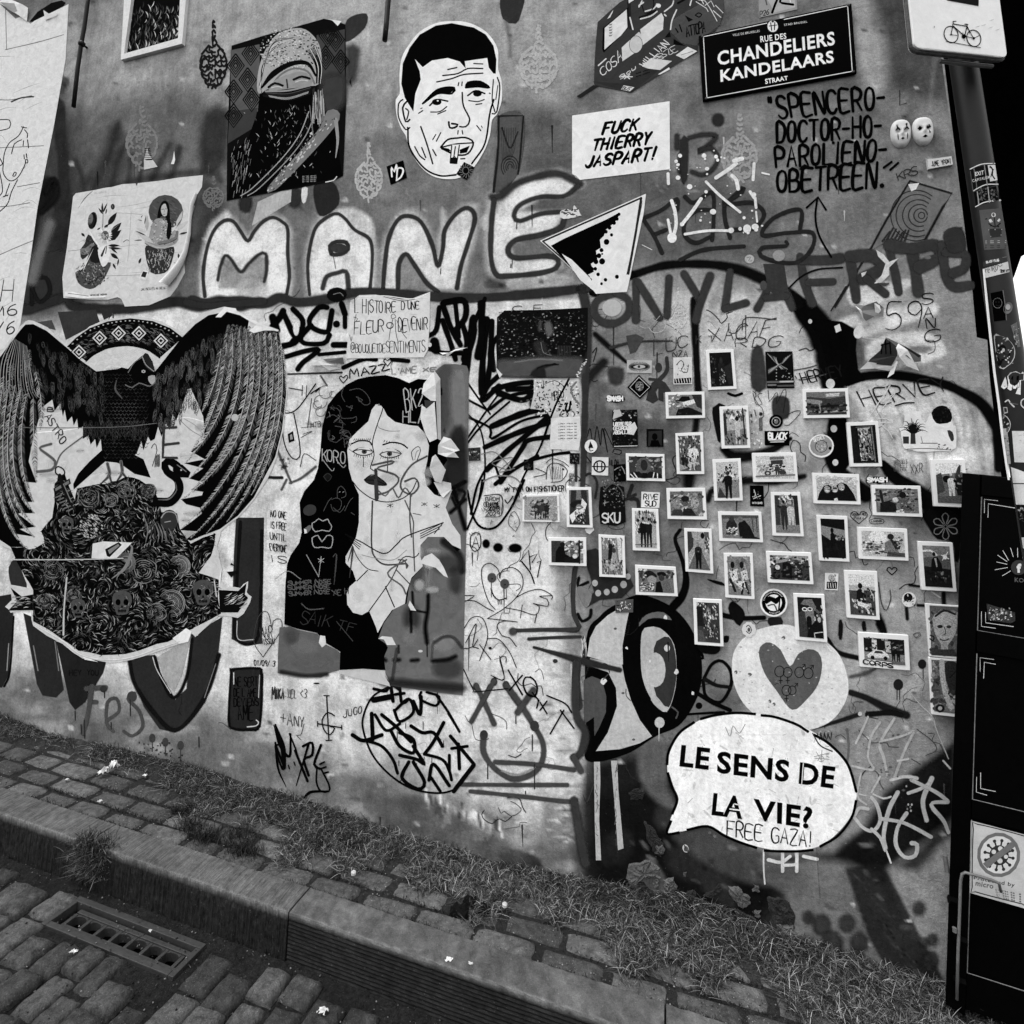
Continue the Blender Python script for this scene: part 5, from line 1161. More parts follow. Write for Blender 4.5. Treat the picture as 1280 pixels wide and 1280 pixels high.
a.S([(310,790),(330,930),(360,975),(390,900),(385,840)],10,80,.4,.8);a.S([(660,850),(720,890)],12,190,.3);a.S([(730,990),(760,1000)],14,170,.5)
a.S([(560,1125),(540,1135),(560,1155),(580,1135),(565,1125)],4,100)
a.ell(270,50,40,26,120,0,1,6)
paintpart(a,'marker_drawing',PAINT,'sprayed flower and small drawn hearts among the photo cards')
# stick figure with raised arm and other marks left of the photo cards
a=Art(2,d1)
a.ell(1112,455,20,28,62);a.S([(1158,400),(1160,470),(1120,520),(1080,550)],24,60,.2);a.soft([(1060,560),(1110,520),(1150,540),(1185,590),(1140,600),(1140,650),(1110,640),(1110,570),(1095,590),(1110,640),(1080,660),(1040,640)],60,4,1,False);a.S([(1060,520),(1100,525)],16,60)
a.S([(680,790),(700,860),(720,800),(740,900),(760,790),(780,900),(790,800),(820,940),(800,800),(850,900),(840,820)],5,30)
a.S([(690,950),(760,1040)],6,34);a.S([(850,940),(860,920),(900,930),(890,950),(860,945)],5,30);a.text('Hilda',[(820,975),(885,970),(885,1010),(820,1015)],5,30,.4)
a.S([(660,1100),(720,1060),(760,1110),(750,1200)],16,50,.4);a.S([(640,980),(640,1100)],20,60,.4);a.S([(960,1130),(940,1200),(990,1210),(1000,1290)],24,46,.35);a.S([(920,1210),(980,1180)],20,50,.4)
a.S([(735,370),(760,340),(740,420)],6,40)
paintpart(a,'spray_figure',PAINT,'small sprayed figure raising one arm')
# faint pencil and key scratches that crowd the plaster
a=Art(0)
for k in range(190):
 x,y=(rnd.uniform(740,1190),rnd.uniform(380,1000))if k%3 else(rnd.uniform(590,730),rnd.uniform(600,1040))if k%2 else(rnd.uniform(150,730),rnd.uniform(385,1000))
 L=[(x,y)];t=rnd.uniform(0,6)
 for _ in range(rnd.randint(2,7)):t+=rnd.uniform(-1.6,1.6);x+=rnd.uniform(4,12)*math.cos(t);y+=rnd.uniform(4,12)*math.sin(t);L.append((x,y))
 a.S(L,rnd.uniform(.7,1.8),rnd.choice((50,70,90)),.3,rnd.uniform(.4,.9))
paintpart(a,'scratches',MARK,'faint scratches and pencil squiggles all over the plaster')['kind']='stuff'
a=Art(1)
for k in range(60):
 x,y=rnd.uniform(60,1180),rnd.uniform(150,1050);a.S([(x,y),(x+rnd.uniform(-1,1),y+rnd.uniform(10,50))],[2.4,1.6,.8],rnd.choice((40,60,200,90)),.2,.7)
paintpart(a,'paint_runs',MARK,'thin vertical runs of paint')['kind']='stuff'

# ================================================================ POSTERS, PAPERS, STICKERS (things pasted on the wall)
def thing(a,name,mat,label,cat,group=None):return a.build(name,mat,None,label,cat,group)
def creases(a,quad,n,g1_=175,g2_=235,w=3,horiz=.8):
 q=[np.array(p,float)for p in quad];L=lambda u,v:(1-u)*(1-v)*q[0]+u*(1-v)*q[1]+u*v*q[2]+(1-u)*v*q[3]
 a.hold=True
 for k in range(n):
  u,v=rnd.random()*.8,rnd.random();du=rnd.uniform(.05,.35)
  if rnd.random()<horiz:pts=[L(u,v),L(min(u+du/2,1),min(max(v+rnd.uniform(-.02,.01),0),1)),L(min(u+du,1),min(max(v+rnd.uniform(-.03,.02),0),1))]
  else:pts=[L(u,v),L(u+rnd.uniform(-.02,.02),min(v+.1,1))]
  a.S([tuple(p)for p in pts],[1,w,1],rnd.choice((g1_,g1_,g2_)),.4,.8)
 a.hold=False;a.up()
def torn(pts,amp=3,n=3):
 out=[]
 for i in range(len(pts)):
  p,q=np.array(pts[i],float),np.array(pts[(i+1)%len(pts)],float)
  for k in range(n):
   t=k/n;out.append(tuple(p+(q-p)*t+(np.array([rnd.uniform(-amp,amp),rnd.uniform(-amp,amp)])if k else 0)))
 return out
# 1 tall pale poster at the left edge
a=Art(6,c1)
big=[(-160,60),(0,20),(80,95),(105,85),(155,120),(175,105),(345,22),(330,300),(270,640),(190,1040),(155,1290),(125,1480),(105,1620),(60,1720),(-260,1900),(-300,900)]
a.poly(big,208);a.up()
creases(a,[(-100,120),(330,90),(110,1600),(-220,1700)],60)
for L in([(30,250),(200,210),(320,175)],[(0,500),(60,500),(160,480)],[(0,740),(120,735),(220,730)],[(0,1035),(60,1030),(150,1015)],[(0,1275),(80,1240),(165,1205)],[(30,30),(35,250)],[(90,935),(200,915)]):a.S(L,4,120,.3)
a.S([(60,510),(110,490),(170,485)],7,60,.3)
L_=[([(0,600),(50,602),(50,640),(0,655)]),([(120,635),(95,680),(50,715),(25,765),(18,830),(20,870),(50,905),(90,890),(125,830),(130,805)]),([(110,635),(125,640),(135,640)]),([(125,650),(140,670),(138,690)]),([(60,770),(75,720),(110,700)]),([(120,705),(118,730)]),([(140,700),(145,740)]),([(122,775),(124,795)]),([(134,770),(137,792)]),([(128,800),(140,800),(140,815),(130,815)]),([(66,880),(75,862),(84,866),(76,882),(66,880)]),([(0,790),(15,820),(0,830)]),([(90,900),(60,960),(40,1020),(0,1060)]),([(0,860),(12,920),(15,960),(0,980)]),([(50,920),(30,980),(45,975),(20,985)])]
for L in L_:a.S(L,5,20)
a.text('H',[(20,1400),(70,1400),(60,1510),(0,1510)],6,30,.2);a.text('m6',[(-20,1520),(90,1520),(90,1575),(-20,1580)],6,30,.3);a.text('Y6',[(-20,1610),(80,1610),(75,1670),(-20,1680)],6,30,.3)
thing(a,'tall_poster',PAPER,'tall torn white paste-up with a faint line drawing at the far left of the wall','poster')
a=Art(7,c1)
a.mp=lambda x,y,o:onwall(x,y,o+.02*max(0,min(1,(32-y)/25)))
a.poly([(0,20),(60,5),(130,35),(155,50),(140,110),(105,85),(85,70)],225);a.poly([(20,25),(90,30),(105,85),(60,60)],165);a.poly([(100,118),(220,125),(180,140),(140,152),(110,140)],215);a.poly([(230,60),(260,80),(300,60),(290,85),(232,105)],225)
thing(a,'paper_flap',CRUMP,'crumpled torn flap at the top of the tall white paste-up','paper scrap')
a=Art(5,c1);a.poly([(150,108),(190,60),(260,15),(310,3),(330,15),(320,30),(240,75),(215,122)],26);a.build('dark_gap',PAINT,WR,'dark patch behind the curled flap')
# 2 dark picture in a white frame at the top
fr2=empty('framed_picture',onwall(195,30,0));tagit(fr2,'dark leafy picture in a white wooden frame at the top edge','picture')
W2=solid_mat('white_frame_paint',205,.12,60,.5)
ou=[(640,-60),(950,-60),(925,232),(620,312)];inn=[(682,-60),(918,-60),(905,205),(636,282)]
T1=lambda p:(p[0]/4,p[1]/4)
def ringpiece(q,th,mat,par,name='frame'):
 P=[T1(p)if max(abs(p[0]),abs(p[1]))>0 else p for p in q]
 return MB().quadbox([onwall(x,y,th)for x,y in P],[onwall(x,y,-.001)for x,y in P]).build(name,mat,par)
ringpiece([ou[0],inn[0],inn[3],ou[3]],.022,W2,fr2);ringpiece([ou[3],inn[3],inn[2],ou[2]],.0225,W2,fr2);ringpiece([inn[1],ou[1],ou[2],inn[2]],.022,W2,fr2)
a=Art(0,c1,off=.004);a.poly([(640,-60),(930,-60),(912,220),(630,296)],22);a.up();a.hold=True
for k in range(240):
 x=rnd.uniform(645,900);y=rnd.uniform(40 if x<850 else 60,270-(x-640)*.2);t=rnd.uniform(-2.2,-.9)if y<180 else rnd.uniform(-1.9,-1.1);l=rnd.uniform(12,40)
 a.S([(x,y),(x+l*.5*math.cos(t)+3,y+l*.5*math.sin(t)),(x+l*math.cos(t),y+l*math.sin(t))],[1,rnd.uniform(3,6),1],rnd.choice((90,120,150,200)if rnd.random()<.4 else(50,60,70)))
a.hold=False;a.S([(870,150),(880,180),(900,160),(890,145)],10,200)
a.build('leaf_print',GLOSS,fr2)
# 3 metal bars
BAR=solid_mat('black_metal',14,.3,60,.5,.3,.002,.2)
def bar(pts,r,label,knob=None):
 e=empty('metal_bar',onwall(*pts[0]));tagit(e,label,'bar')
 P=[onwall(x,y,.035)for x,y in pts];MB().tube(P,r,10).build('bar',BAR,e,True)
 if knob:
  p=onwall(*knob,.035);MB().tube([(p[0],p[1],p[2]-.02),(p[0],p[1],p[2]-.008),(p[0],p[1],p[2]+.008),(p[0],p[1],p[2]+.02)],[.008,.02,.02,.008],10).build('collar',BAR,e,True)
  MB().tube([(p[0],p[1],p[2]),(p[0],0,p[2])],.007,8).build('wall_stay',BAR,e)
bar([(119,-14),(116,10),(112,40),(108,62),(104,90),(99,138)],.012,'thin black iron bar with a collar hanging at upper left',(109,60))
bar([(491,-14),(489,10),(487,35),(485,57)],.0135,'short black iron bar end between the veiled poster and the man face')
# 4 veiled figure poster
a=Art(7,c2)
Q=[(-55,232),(420,95),(530,112),(532,500),(518,885),(260,945),(-70,1005)]
a.poly([(-40,230),(120,180),(300,130),(420,96),(480,105),(528,125),(533,500),(517,880),(470,905),(300,940),(100,975),(-65,1005),(-62,700),(-50,400)],24);a.up();a.hold=True
def clipdia(x0,x1,y0,y1,bg=110):
 a.hold=False;a.poly([(x0,y0+18),(x1,y0-12),(x1,y1),(x0,y1)],bg);a.hold=True
clipdia(-45,100,235,560,96);clipdia(385,525,160,420,76)
a.hold=False;a.poly([(-50,560),(90,540),(70,640),(-60,720)],70);a.soft([(410,400),(520,380),(520,520),(430,560)],70,40);a.hold=True;a.up()
for cx,cy in((-20,330),(55,270),(40,400),(-30,460),(60,500),(-30,580),(480,200),(430,290),(505,310),(440,180)):
 for r in(60,44,30,16):
  a.S([(cx,cy-r),(cx+r*.72,cy),(cx,cy+r),(cx-r*.72,cy)],7,24 if r!=30 else 30,closed=True,smooth=False)
a.hold=False;a.up()
a.poly([(95,470),(90,380),(120,270),(180,180),(260,145),(330,150),(390,210),(410,290),(405,400),(380,430),(330,430),(160,440)],165,True);a.up()
a.poly([(40,700),(90,560),(100,470),(240,500),(380,460),(400,560),(490,560),(500,800),(515,880),(300,935),(100,970),(-60,1000),(-30,760)],14);a.up()
a.hold=True
for k in range(420):
 t=rnd.uniform(0,6.28);r=math.sqrt(rnd.random());x=250+150*r*math.cos(t);y=250+110*r*math.sin(t)
 a.ell(x,y,rnd.uniform(2,6),rnd.uniform(1.5,4),rnd.choice((190,200,110,60))if x<330 else rnd.choice((150,60,40)))
for k in range(14):a.S([(110-k*1.0,470-k*3),(112+k*4,340-k*9),(170+k*8,240-k*4)],[2,4,2],rnd.choice((30,40,190)))
for k in range(12):a.S([(405-k*2,420),(412-k*3,330),(380-k*4,230+k*2)],[2,4,2],rnd.choice((24,30,200)))
a.hold=False;a.up()
a.S([(110,440),(170,370),(260,320),(340,320),(380,380)],[10,30,26,20,10],20);a.S([(150,450),(200,380),(270,345),(340,360),(375,420)],10,120)
a.poly([(150,430),(200,390),(300,360),(350,380),(360,425),(250,445),(150,455)],150,True)
a.S([(145,438),(175,418),(215,430)],12,30);a.S([(270,400),(310,385),(350,395)],12,30);a.S([(160,440),(190,434),(210,440)],5,190);a.S([(280,412),(310,402),(340,406)],5,190);a.S([(235,400),(240,440)],8,60)
a.S([(130,458),(240,455),(350,430)],8,150);a.S([(120,480),(240,500),(350,470)],10,30)
for k in range(8):a.S([(130+k*3,465+k*3),(240,470+k*4),(355-k*2,440+k*4)],3,rnd.choice((90,150,40)))
a.hold=True
for k in range(150):
 x=rnd.gauss(220,90);y=rnd.uniform(520,880)
 if-20<x<480:l=rnd.uniform(6,26);t=rnd.uniform(.8,2.4);a.S([(x,y),(x+l*.5*math.cos(t)+2,y+l*.5*math.sin(t)),(x+l*math.cos(t),y+l*math.sin(t))],[1,4,1],rnd.choice((90,130,170,60)))
for k in range(60):x=rnd.uniform(-40,60);y=rnd.uniform(690,960);a.S([(x,y),(x-6,y+rnd.uniform(14,50))],[2,6,1],rnd.choice((180,150,120)))
for k in range(40):x=rnd.uniform(365,420);a.S([(x,rnd.uniform(440,560)),(x+rnd.uniform(-10,12),rnd.uniform(560,640))],4,rnd.choice((120,180,60)))
a.hold=False;a.up()
a.poly([(490,555),(440,555),(400,640),(300,760),(140,940),(180,950),(330,800),(430,690),(498,600)],125,True);a.up();a.hold=True
for k in range(90):
 t=rnd.random();x=460-t*300+rnd.uniform(-22,22);y=590+t*350+rnd.uniform(-22,22);a.ell(x,y,rnd.uniform(3,9),rnd.uniform(2,4),rnd.choice((70,180,190,90)),-50)
for k,g_ in((0,150),(18,30),(34,160)):a.S([(380-k,560),(330-k,680),(240-k,800),(100-k,940),(40-k,980)],5,g_)
a.hold=False
a.S([(480,600),(490,700),(480,790)],[20,14,4],150);a.S([(350,530),(370,700)],5,120)
for i in range(4):a.text('by the artist',[(315,880+i*9),(382,877+i*9),(382,883+i*9),(315,886+i*9)],1.6,150,.3)
a.poly([(432,97),(510,108),(490,132),(462,104)],215);a.S([(430,912),(470,903),(485,885)],5,200)
thing(a,'veiled_portrait_poster',GLOSS,'dark printed poster of a person in a head scarf and face veil','poster')
# 5 man's face cut-out
a=Art(7,c2)
head=[(1050,108),(980,118),(900,160),(850,220),(810,290),(798,380),(800,470),(780,500),(785,580),(810,650),(830,680),(850,750),(900,830),(960,880),(1030,897),(1100,890),(1160,850),(1220,760),(1250,680),(1262,600),(1285,575),(1310,500),(1308,400),(1292,350),(1290,250),(1250,180),(1200,140),(1130,112)]
a.poly(head,225,True);a.up()
a.poly([(1060,118),(980,130),(900,175),(850,240),(815,320),(808,420),(825,490),(868,560),(878,470),(905,400),(900,360),(876,298),(915,338),(960,305),(1040,292),(1100,310),(1130,345),(1125,308),(1237,292),(1245,340),(1268,370),(1280,370),(1283,300),(1268,230),(1230,175),(1170,140)],14,False);a.up()
for L,w in(([(815,500),(795,520),(795,590),(830,650),(850,640)],7),([(835,510),(815,540),(830,610),(850,600)],9),([(830,545),(845,560),(835,600)],7),([(840,640),(850,740),(920,840),(1000,880),(1080,876)],9),([(1160,820),(1225,720),(1250,570),(1270,500)],9),([(905,635),(935,720),(965,820)],8),([(875,735),(900,780),(925,800)],7),([(910,740),(930,790)],7),([(965,750),(982,780)],7),([(915,520),(990,450),(1072,440),(1060,470),(990,470),(915,520)],10),([(1130,440),(1140,415),(1200,410),(1248,440),(1190,435),(1130,440)],10),([(950,530),(985,500),(1040,508)],8),([(955,562),(1000,560),(1035,535)],6),([(990,572),(1030,555)],6),([(1140,480),(1180,455),(1225,470)],8),([(1145,505),(1190,510),(1222,500)],6),([(1180,525),(1210,520)],6),([(1112,465),(1118,530),(1150,600),(1130,635),(1100,635)],8),([(1045,612),(1050,640),(1075,640),(1090,625),(1060,620)],10),([(1005,738),(1040,700),(1090,692),(1130,690),(1168,715),(1140,770),(1080,775),(1010,745)],9),([(1010,738),(1080,722),(1165,716)],7),([(985,412),(1060,395),(1120,375),(1215,368)],7),([(1015,380),(1090,370),(1140,345),(1215,345)],7),([(1040,350),(1085,340)],7),([(1170,320),(1215,322)],6),([(1095,415),(1092,430)],6),([(1112,412),(1110,430)],6),([(965,700),(980,675)],6),([(983,708),(1005,665)],6),([(1092,655),(1090,672)],6),([(1112,655),(1115,672)],6),([(1185,630),(1205,655)],6),([(1208,632),(1212,640)],5),([(895,568),(915,555)],6),([(905,545),(912,542)],5),([(1105,796),(1125,795)],7),([(1248,468),(1252,470)],6),([(1268,400),(1262,500),(1275,560)],6),([(1288,390),(1300,440),(1285,560),(1262,570)],7),([(1290,430),(1280,500)],5)):
 a.S(L,w,14)
a.ell(985,512,24,16,16);a.ell(990,506,5,4,220);a.ell(1188,470,22,15,16)
a.poly([(915,515),(985,452),(1070,436),(1075,450),(1050,470),(985,472)],14);a.poly([(1130,440),(1138,412),(1205,405),(1246,436),(1180,430)],14)
a.poly([(1010,738),(1045,745),(1060,760),(1030,755)],14);a.poly([(1100,750),(1150,730),(1135,765),(1100,770)],14);a.poly([(1060,725),(1098,725),(1085,820),(1050,820)],225);a.poly([(1052,790),(1088,790),(1085,822),(1050,820)],24)
for L in([(1060,730),(1052,815),(1085,820),(1098,728)],[(1078,735),(1070,790)],[(1060,795),(1075,785),(1085,798)]):a.S(L,6,14,smooth=False)
thing(a,'face_cutout',GLOSS,'cut-out drawing of a dark-haired man with a cigarette','poster')
def sticker(name,fr,pts,g,label,cat='sticker',lay=9,mat=None,fn=None,border=None,group=None,smooth=False):
 a=Art(lay,fr)
 if border:a.poly(pts,border,smooth);c=np.mean(np.array(pts,float),0);a.up();pts=[tuple(c+(np.array(p)-c)*.88)for p in pts]
 a.poly(pts,g,smooth);a.up()
 if fn:fn(a)
 return thing(a,name,mat or GLOSS,label,cat,group)
sticker('square_sticker',c2,[(734,834),(818,803),(836,890),(755,926)],12,'black square sticker with white brush letters MD',fn=lambda a:(a.text('M',[(748,845),(780,825),(785,870),(760,885)],8,225,.2,slant=.15),a.text('D',[(790,850),(820,835),(815,885),(785,905)],8,225,.2)))
sticker('square_sticker',c2,[(1122,812),(1174,838),(1135,902),(1082,872)],14,'small black sticker with a sun emblem on the chin of the man face',fn=lambda a:[a.S([(1130+22*math.cos(t),855+24*math.sin(t)),(1130+34*math.cos(t+.15),855+36*math.sin(t+.15))],4,110)for t in np.linspace(0,6,14)]+[a.S([(1130+16*math.cos(t),855+18*math.sin(t))for t in np.linspace(0,6.3,10)],4,120)])
# 7 flower poster
a=Art(7,g8)
base=[(85,185),(110,155),(260,130),(380,105),(430,100),(520,75),(640,68),(650,92),(660,66),(850,45),(1030,15),(1240,-5),(1230,100),(1190,165),(1150,240),(1165,270),(1130,400),(1130,520),(1100,680),(1075,780),(1080,860),(1010,990),(950,1070),(760,1150),(545,1162),(515,1095),(480,1078),(400,1100),(230,1100),(0,1085),(-10,900),(30,640),(60,400)]
a.poly(base,200);a.up()
creases(a,[(90,180),(1180,60),(1050,900),(0,1050)],26,168,218,4)
a.S([(130,290),(190,200),(260,135)],[2,8,3],60,.3);a.S([(140,270),(200,205)],[2,6,2],235,.3);a.S([(40,670),(170,655)],4,120);a.S([(480,330),(590,335),(700,345)],4,150);a.S([(600,320),(585,600),(570,760)],4,160);a.S([(370,890),(550,885),(680,880)],4,130);a.S([(530,590),(560,570),(580,575)],6,90)
# left figure
def leaf(a,x0,y0,x1,y1,w,g):a.S([(x0,y0),((x0+x1)/2,(y0+y1)/2),(x1,y1)],[2,w,w*.7,1],g,.05)
a.ell(258,398,40,78,40,10);a.ell(240,385,22,48,110,8);a.S([(225,380),(240,376)],5,30);a.S([(228,420),(242,425)],5,40);a.S([(270,340),(285,400),(268,450)],10,20)
for L in((345,330,345,240,22),(350,330,390,240,18),(350,340,310,285,20),(375,340,385,290,14)):leaf(a,*L,46)
a.S([(352,320),(350,420),(345,460)],5,60);a.ell(438,275,18,26,60);a.S([(430,262),(440,285)],4,130)
for L in((395,440,475,325,56),(420,520,515,415,60),(400,580,515,480,60),(360,470,400,430,30)):leaf(a,*L,38)
leaf(a,410,500,500,425,6,130);leaf(a,490,580,520,490,6,190)
for k in range(22):t=k*.2856;leaf(a,370+26*math.cos(t),530+34*math.sin(t),370+66*math.cos(t),530+78*math.sin(t),17,rnd.choice((205,180,215)))
a.ell(370,530,34,42,110)
for k in range(14):t=k*.45;a.S([(370+8*math.cos(t),530+10*math.sin(t)),(370+30*math.cos(t+.2),530+38*math.sin(t+.2))],4,rnd.choice((200,70)))
a.poly([(220,520),(300,600),(280,640),(170,745),(150,680),(160,640),(190,600)],60,True);a.poly([(150,650),(200,640),(250,600),(280,620),(220,690),(160,700)],120,True);a.S([(235,500),(275,570),(315,625)],[8,18,12],215)
for k in range(30):a.ell(rnd.uniform(160,270),rnd.uniform(560,700),rnd.uniform(3,12),rnd.uniform(2,5),rnd.choice((40,170,90)),rnd.uniform(-60,60))
a.poly([(250,640),(310,640),(330,760),(420,770),(400,840),(350,930),(270,1000),(200,1000),(130,950),(105,860),(150,840),(190,800)],84,True);a.up();a.hold=True
for k in range(160):x=rnd.uniform(120,400);y=rnd.uniform(780,990);(a.ell(x,y,rnd.uniform(4,16),rnd.uniform(2,7),rnd.choice((50,120,150,40)),rnd.uniform(0,180))if((x-255)/150)**2+((y-870)/125)**2<1 else None)
a.hold=False;a.up()
a.poly([(250,640),(300,620),(320,700),(330,770),(240,760)],40,True);a.S([(170,850),(230,740),(275,620)],5,40);a.poly([(190,790),(270,640),(170,860)],210)
a.poly([(305,660),(355,620),(400,630),(415,700),(390,780),(350,810),(325,760)],214,True);a.S([(340,710),(365,650),(375,625)],[20,12,4],60);a.S([(385,625),(375,690)],8,90)
for L in((400,620,500,620,30),(400,640,520,650,24),(420,640,480,690,22),(420,690,490,740,40),(490,740,480,800,16),(300,480,330,460,14),(160,510,190,540,26),(440,780,465,830,22)):leaf(a,*L,40)
a.text('MEDICINE WOMAN',[(240,1055),(385,1045),(385,1060),(240,1070)],3,40,.3);a.text('flores',[(280,145),(380,130),(380,150),(280,165)],2,160,.3)
# right figure
a.ell(910,320,155,150,86,20);a.up();a.hold=True
for k in range(60):t=rnd.uniform(0,6.28);r=rnd.uniform(.2,.95);a.ell(910+150*r*math.cos(t),320+140*r*math.sin(t),rnd.uniform(8,24),rnd.uniform(3,7),rnd.choice((74,100)),30)
a.hold=False;a.up()
a.poly([(870,240),(905,222),(935,250),(945,330),(950,420),(965,540),(940,560),(920,520),(915,380),(870,360),(835,400),(840,320)],24,True);a.ell(900,305,34,56,180);a.S([(872,300),(892,296)],5,40);a.S([(905,295),(924,296)],5,40);a.S([(898,300),(894,325)],4,110);a.S([(885,343),(905,342)],5,60);a.poly([(905,240),(936,270),(936,350),(915,370),(925,300)],24)
a.poly([(820,385),(870,380),(920,400),(930,520),(990,480),(1020,540),(1000,600),(880,640),(760,600),(720,570),(760,540),(780,440)],150,True);a.up();a.hold=True
for k in range(90):x=rnd.uniform(770,1000);y=rnd.uniform(400,610);a.ell(x,y,rnd.uniform(3,9),rnd.uniform(2,5),rnd.choice((60,200,90,190)),rnd.uniform(-40,40))
a.hold=False;a.up()
a.poly([(940,400),(960,420),(955,530),(930,570),(915,520),(925,440)],24,True);a.S([(845,600),(930,580),(1000,550),(1010,500)],26,120);a.S([(850,612),(940,595),(1010,560)],5,30);a.S([(730,590),(800,630),(880,640),(920,632)],16,170);a.S([(725,600),(800,645),(890,650)],5,30);a.S([(885,385),(900,395),(915,385)],6,30)
a.poly([(735,620),(860,655),(980,630),(975,720),(930,840),(860,872),(780,860),(735,740)],60,True);a.up();a.hold=True
for k in range(150):
 x=rnd.uniform(745,965);y=rnd.uniform(650,850)
 if x<965-(y-700)*.3:a.S([(x,y),(x+rnd.uniform(-8,8),y+rnd.uniform(6,24)),(x+rnd.uniform(-12,12),y+rnd.uniform(10,30))],4,rnd.choice((130,170,24,190)))
a.hold=False;a.up()
for L,g_ in(((740,490,745,350,36),170),((740,500,640,460,30),190),((800,600,650,500,44),185),((730,530,640,490,14),60),((700,570,630,575,14),120),((1000,470,1060,310,40),180),((1010,480,1110,400,40),190),((1030,520,1110,500,20),60),((1010,450,1055,380,12),90),((720,430,735,350,10),60),((1030,740,1020,690,26),60),((670,780,690,730,26),60),((1060,270,1015,175,12),205),((700,400,660,390,10),140),((690,370,705,350,8),60)):leaf(a,*L,g_)
a.poly([(710,840),(755,850),(735,930),(670,910)],215);a.poly([(708,850),(745,858),(728,905),(688,895)],50);a.text('JALISCO ES MI DEVA',[(690,1000),(905,985),(905,1005),(690,1020)],3,40,.3)
a.S([(690,800),(720,780),(740,830)],4,190);a.S([(980,770),(1000,780),(985,800)],4,120)
fp=thing(a,'flower_poster',PAPER,'cream poster of two figures growing out of flowers, its lower corner rolled up','poster')
# the rolled edge: a real curl of paper
v=[];f=[]
edge=[(1190,165),(1155,260),(1135,400),(1130,520),(1100,680),(1060,790),(1000,890),(930,975)];w_=[.01,.012,.010,.012,.014,.02,.026,.030]
P3=[onwall(g8[0]+x/g8[2],g8[1]+y/g8[2],.004)for x,y in edge]
for i,p in enumerate(P3):
 for k in range(11):
  t=k/10*5.2;r=w_[i]*(1-.25*k/10);v.append((p[0]-r*math.sin(t)*.9,p[1]-r*(1-math.cos(t)),p[2]+r*.35*math.sin(t)))
for i in range(len(P3)-1):
 for k in range(10):f.append((i*11+k,i*11+k+1,(i+1)*11+k+1,(i+1)*11+k))
mesh_obj('rolled_edge',v,f,CRUMP,fp,[lin(214)]*len(v),None,True)
a=Art(8,g8);a.mp=lambda x,y,o:onwall(x,y,o+.012)
a.poly([(30,1035),(100,1035),(210,1068),(280,1075),(400,1072),(380,1085),(200,1095),(30,1075)],222);a.S([(60,1050),(150,1062),(240,1075)],5,90);a.build('folded_edge',CRUMP,fp)
a=Art(7,c1);a.poly([(738,740),(745,770),(790,835),(722,850),(722,800)],190);
for y in range(745,800,9):a.S([(726,y),(752+(y-745)*.2,y-2)],3,20)
a.S([(735,800),(762,798)],7,20)
thing(a,'paper_scrap',PAPER,'small striped pointed paper scrap above the flower poster','paper scrap')
a=Art(7,c1);a.poly([(873,753),(878,800),(872,822),(856,822),(866,795)],215);thing(a,'paper_scrap',PAPER,'thin white sliver of paper above the flower poster','paper scrap')
# 8 white poster with three lines of text
a=Art(7,c3)
a.poly([(461,580),(948,508),(950,848),(502,901),(480,890),(461,870)],224);a.poly([(462,872),(480,880),(500,901),(485,893)],150)
for t_,q in(('FUCK',[(620,618),(788,596),(780,650),(612,672)]),('THIERRY',[(566,704),(850,664),(842,722),(560,756)]),('JASPART!',[(532,790),(878,738),(868,800),(526,838)])):a.text(t_,q,15.5,12,.06,2.0,slant=.22)
thing(a,'text_poster',GLOSS,'white poster with three lines of slanted black capitals','poster')
# 9 box paste-up
a=Art(7,g7)
a.poly([(145,150),(290,20),(380,-30),(970,-60),(988,50),(975,130),(930,210),(880,232),(812,300),(810,350),(720,400),(560,500),(370,618),(130,575),(120,560),(125,400),(135,260)],66);a.up()
a.poly([(115,570),(155,575),(30,655),(5,645)],46);a.poly([(110,545),(180,570),(360,620),(380,615),(640,400),(300,560)],58);a.poly([(360,-40),(340,20),(355,200),(370,200),(365,20)],44)
a.soft([(640,140),(680,110),(980,-60),(988,60),(960,170),(880,230),(800,310),(700,290),(630,220)],84,6,1,False);a.up()
a.poly([(180,190),(350,50),(350,190),(185,355),(175,330)],20);a.poly([(192,190),(338,66),(343,186),(300,240),(240,290),(190,335)],206);a.poly([(208,130),(248,70),(245,85),(228,120)],205);a.poly([(350,-20),(395,-30),(392,0),(352,26)],210)
for y in range(165,250,18):a.text('W',[(222,y),(240,y-6),(240,y+6),(222,y+10)],4,40,.3)
a.poly([(305,320),(420,215),(440,240),(440,300),(400,350),(310,412)],196);a.poly([(428,200),(570,90),(585,120),(580,200),(445,305)],200);a.ell(400,300,44,60,190,20);a.S([(400+44*math.cos(t)-0,300+58*math.sin(t))for t in np.linspace(0,6.3,12)],3,60)
a.poly([(500,390),(640,410),(560,470),(480,460),(440,445)],200);a.poly([(545,500),(620,452),(628,465),(560,500)],210);a.poly([(665,372),(745,315),(808,345),(720,398)],205);a.S([(700,370),(780,345)],3,90);a.poly([(300,600),(318,572),(390,585),(360,612)],200);a.text('BUS',[(318,580),(375,588),(350,605),(305,598)],4,40,.3)
for L in([(440,10),(420,50)],[(460,80),(520,60),(540,30)],[(430,130),(500,110),(540,80)],[(420,40),(450,20)],[(590,80),(640,40),(650,10)],[(630,200),(640,140),(670,70)],[(380,200),(360,120)],[(760,40),(770,0)],[(150,440),(200,395)],[(590,100),(600,110)]):a.S(L,9,200,.1)
a.ell(550,42,16,14,215);a.S([(440,40),(460,90),(500,80),(520,30),(510,-10)],6,20);a.S([(425,120),(470,105),(530,75)],14,30)
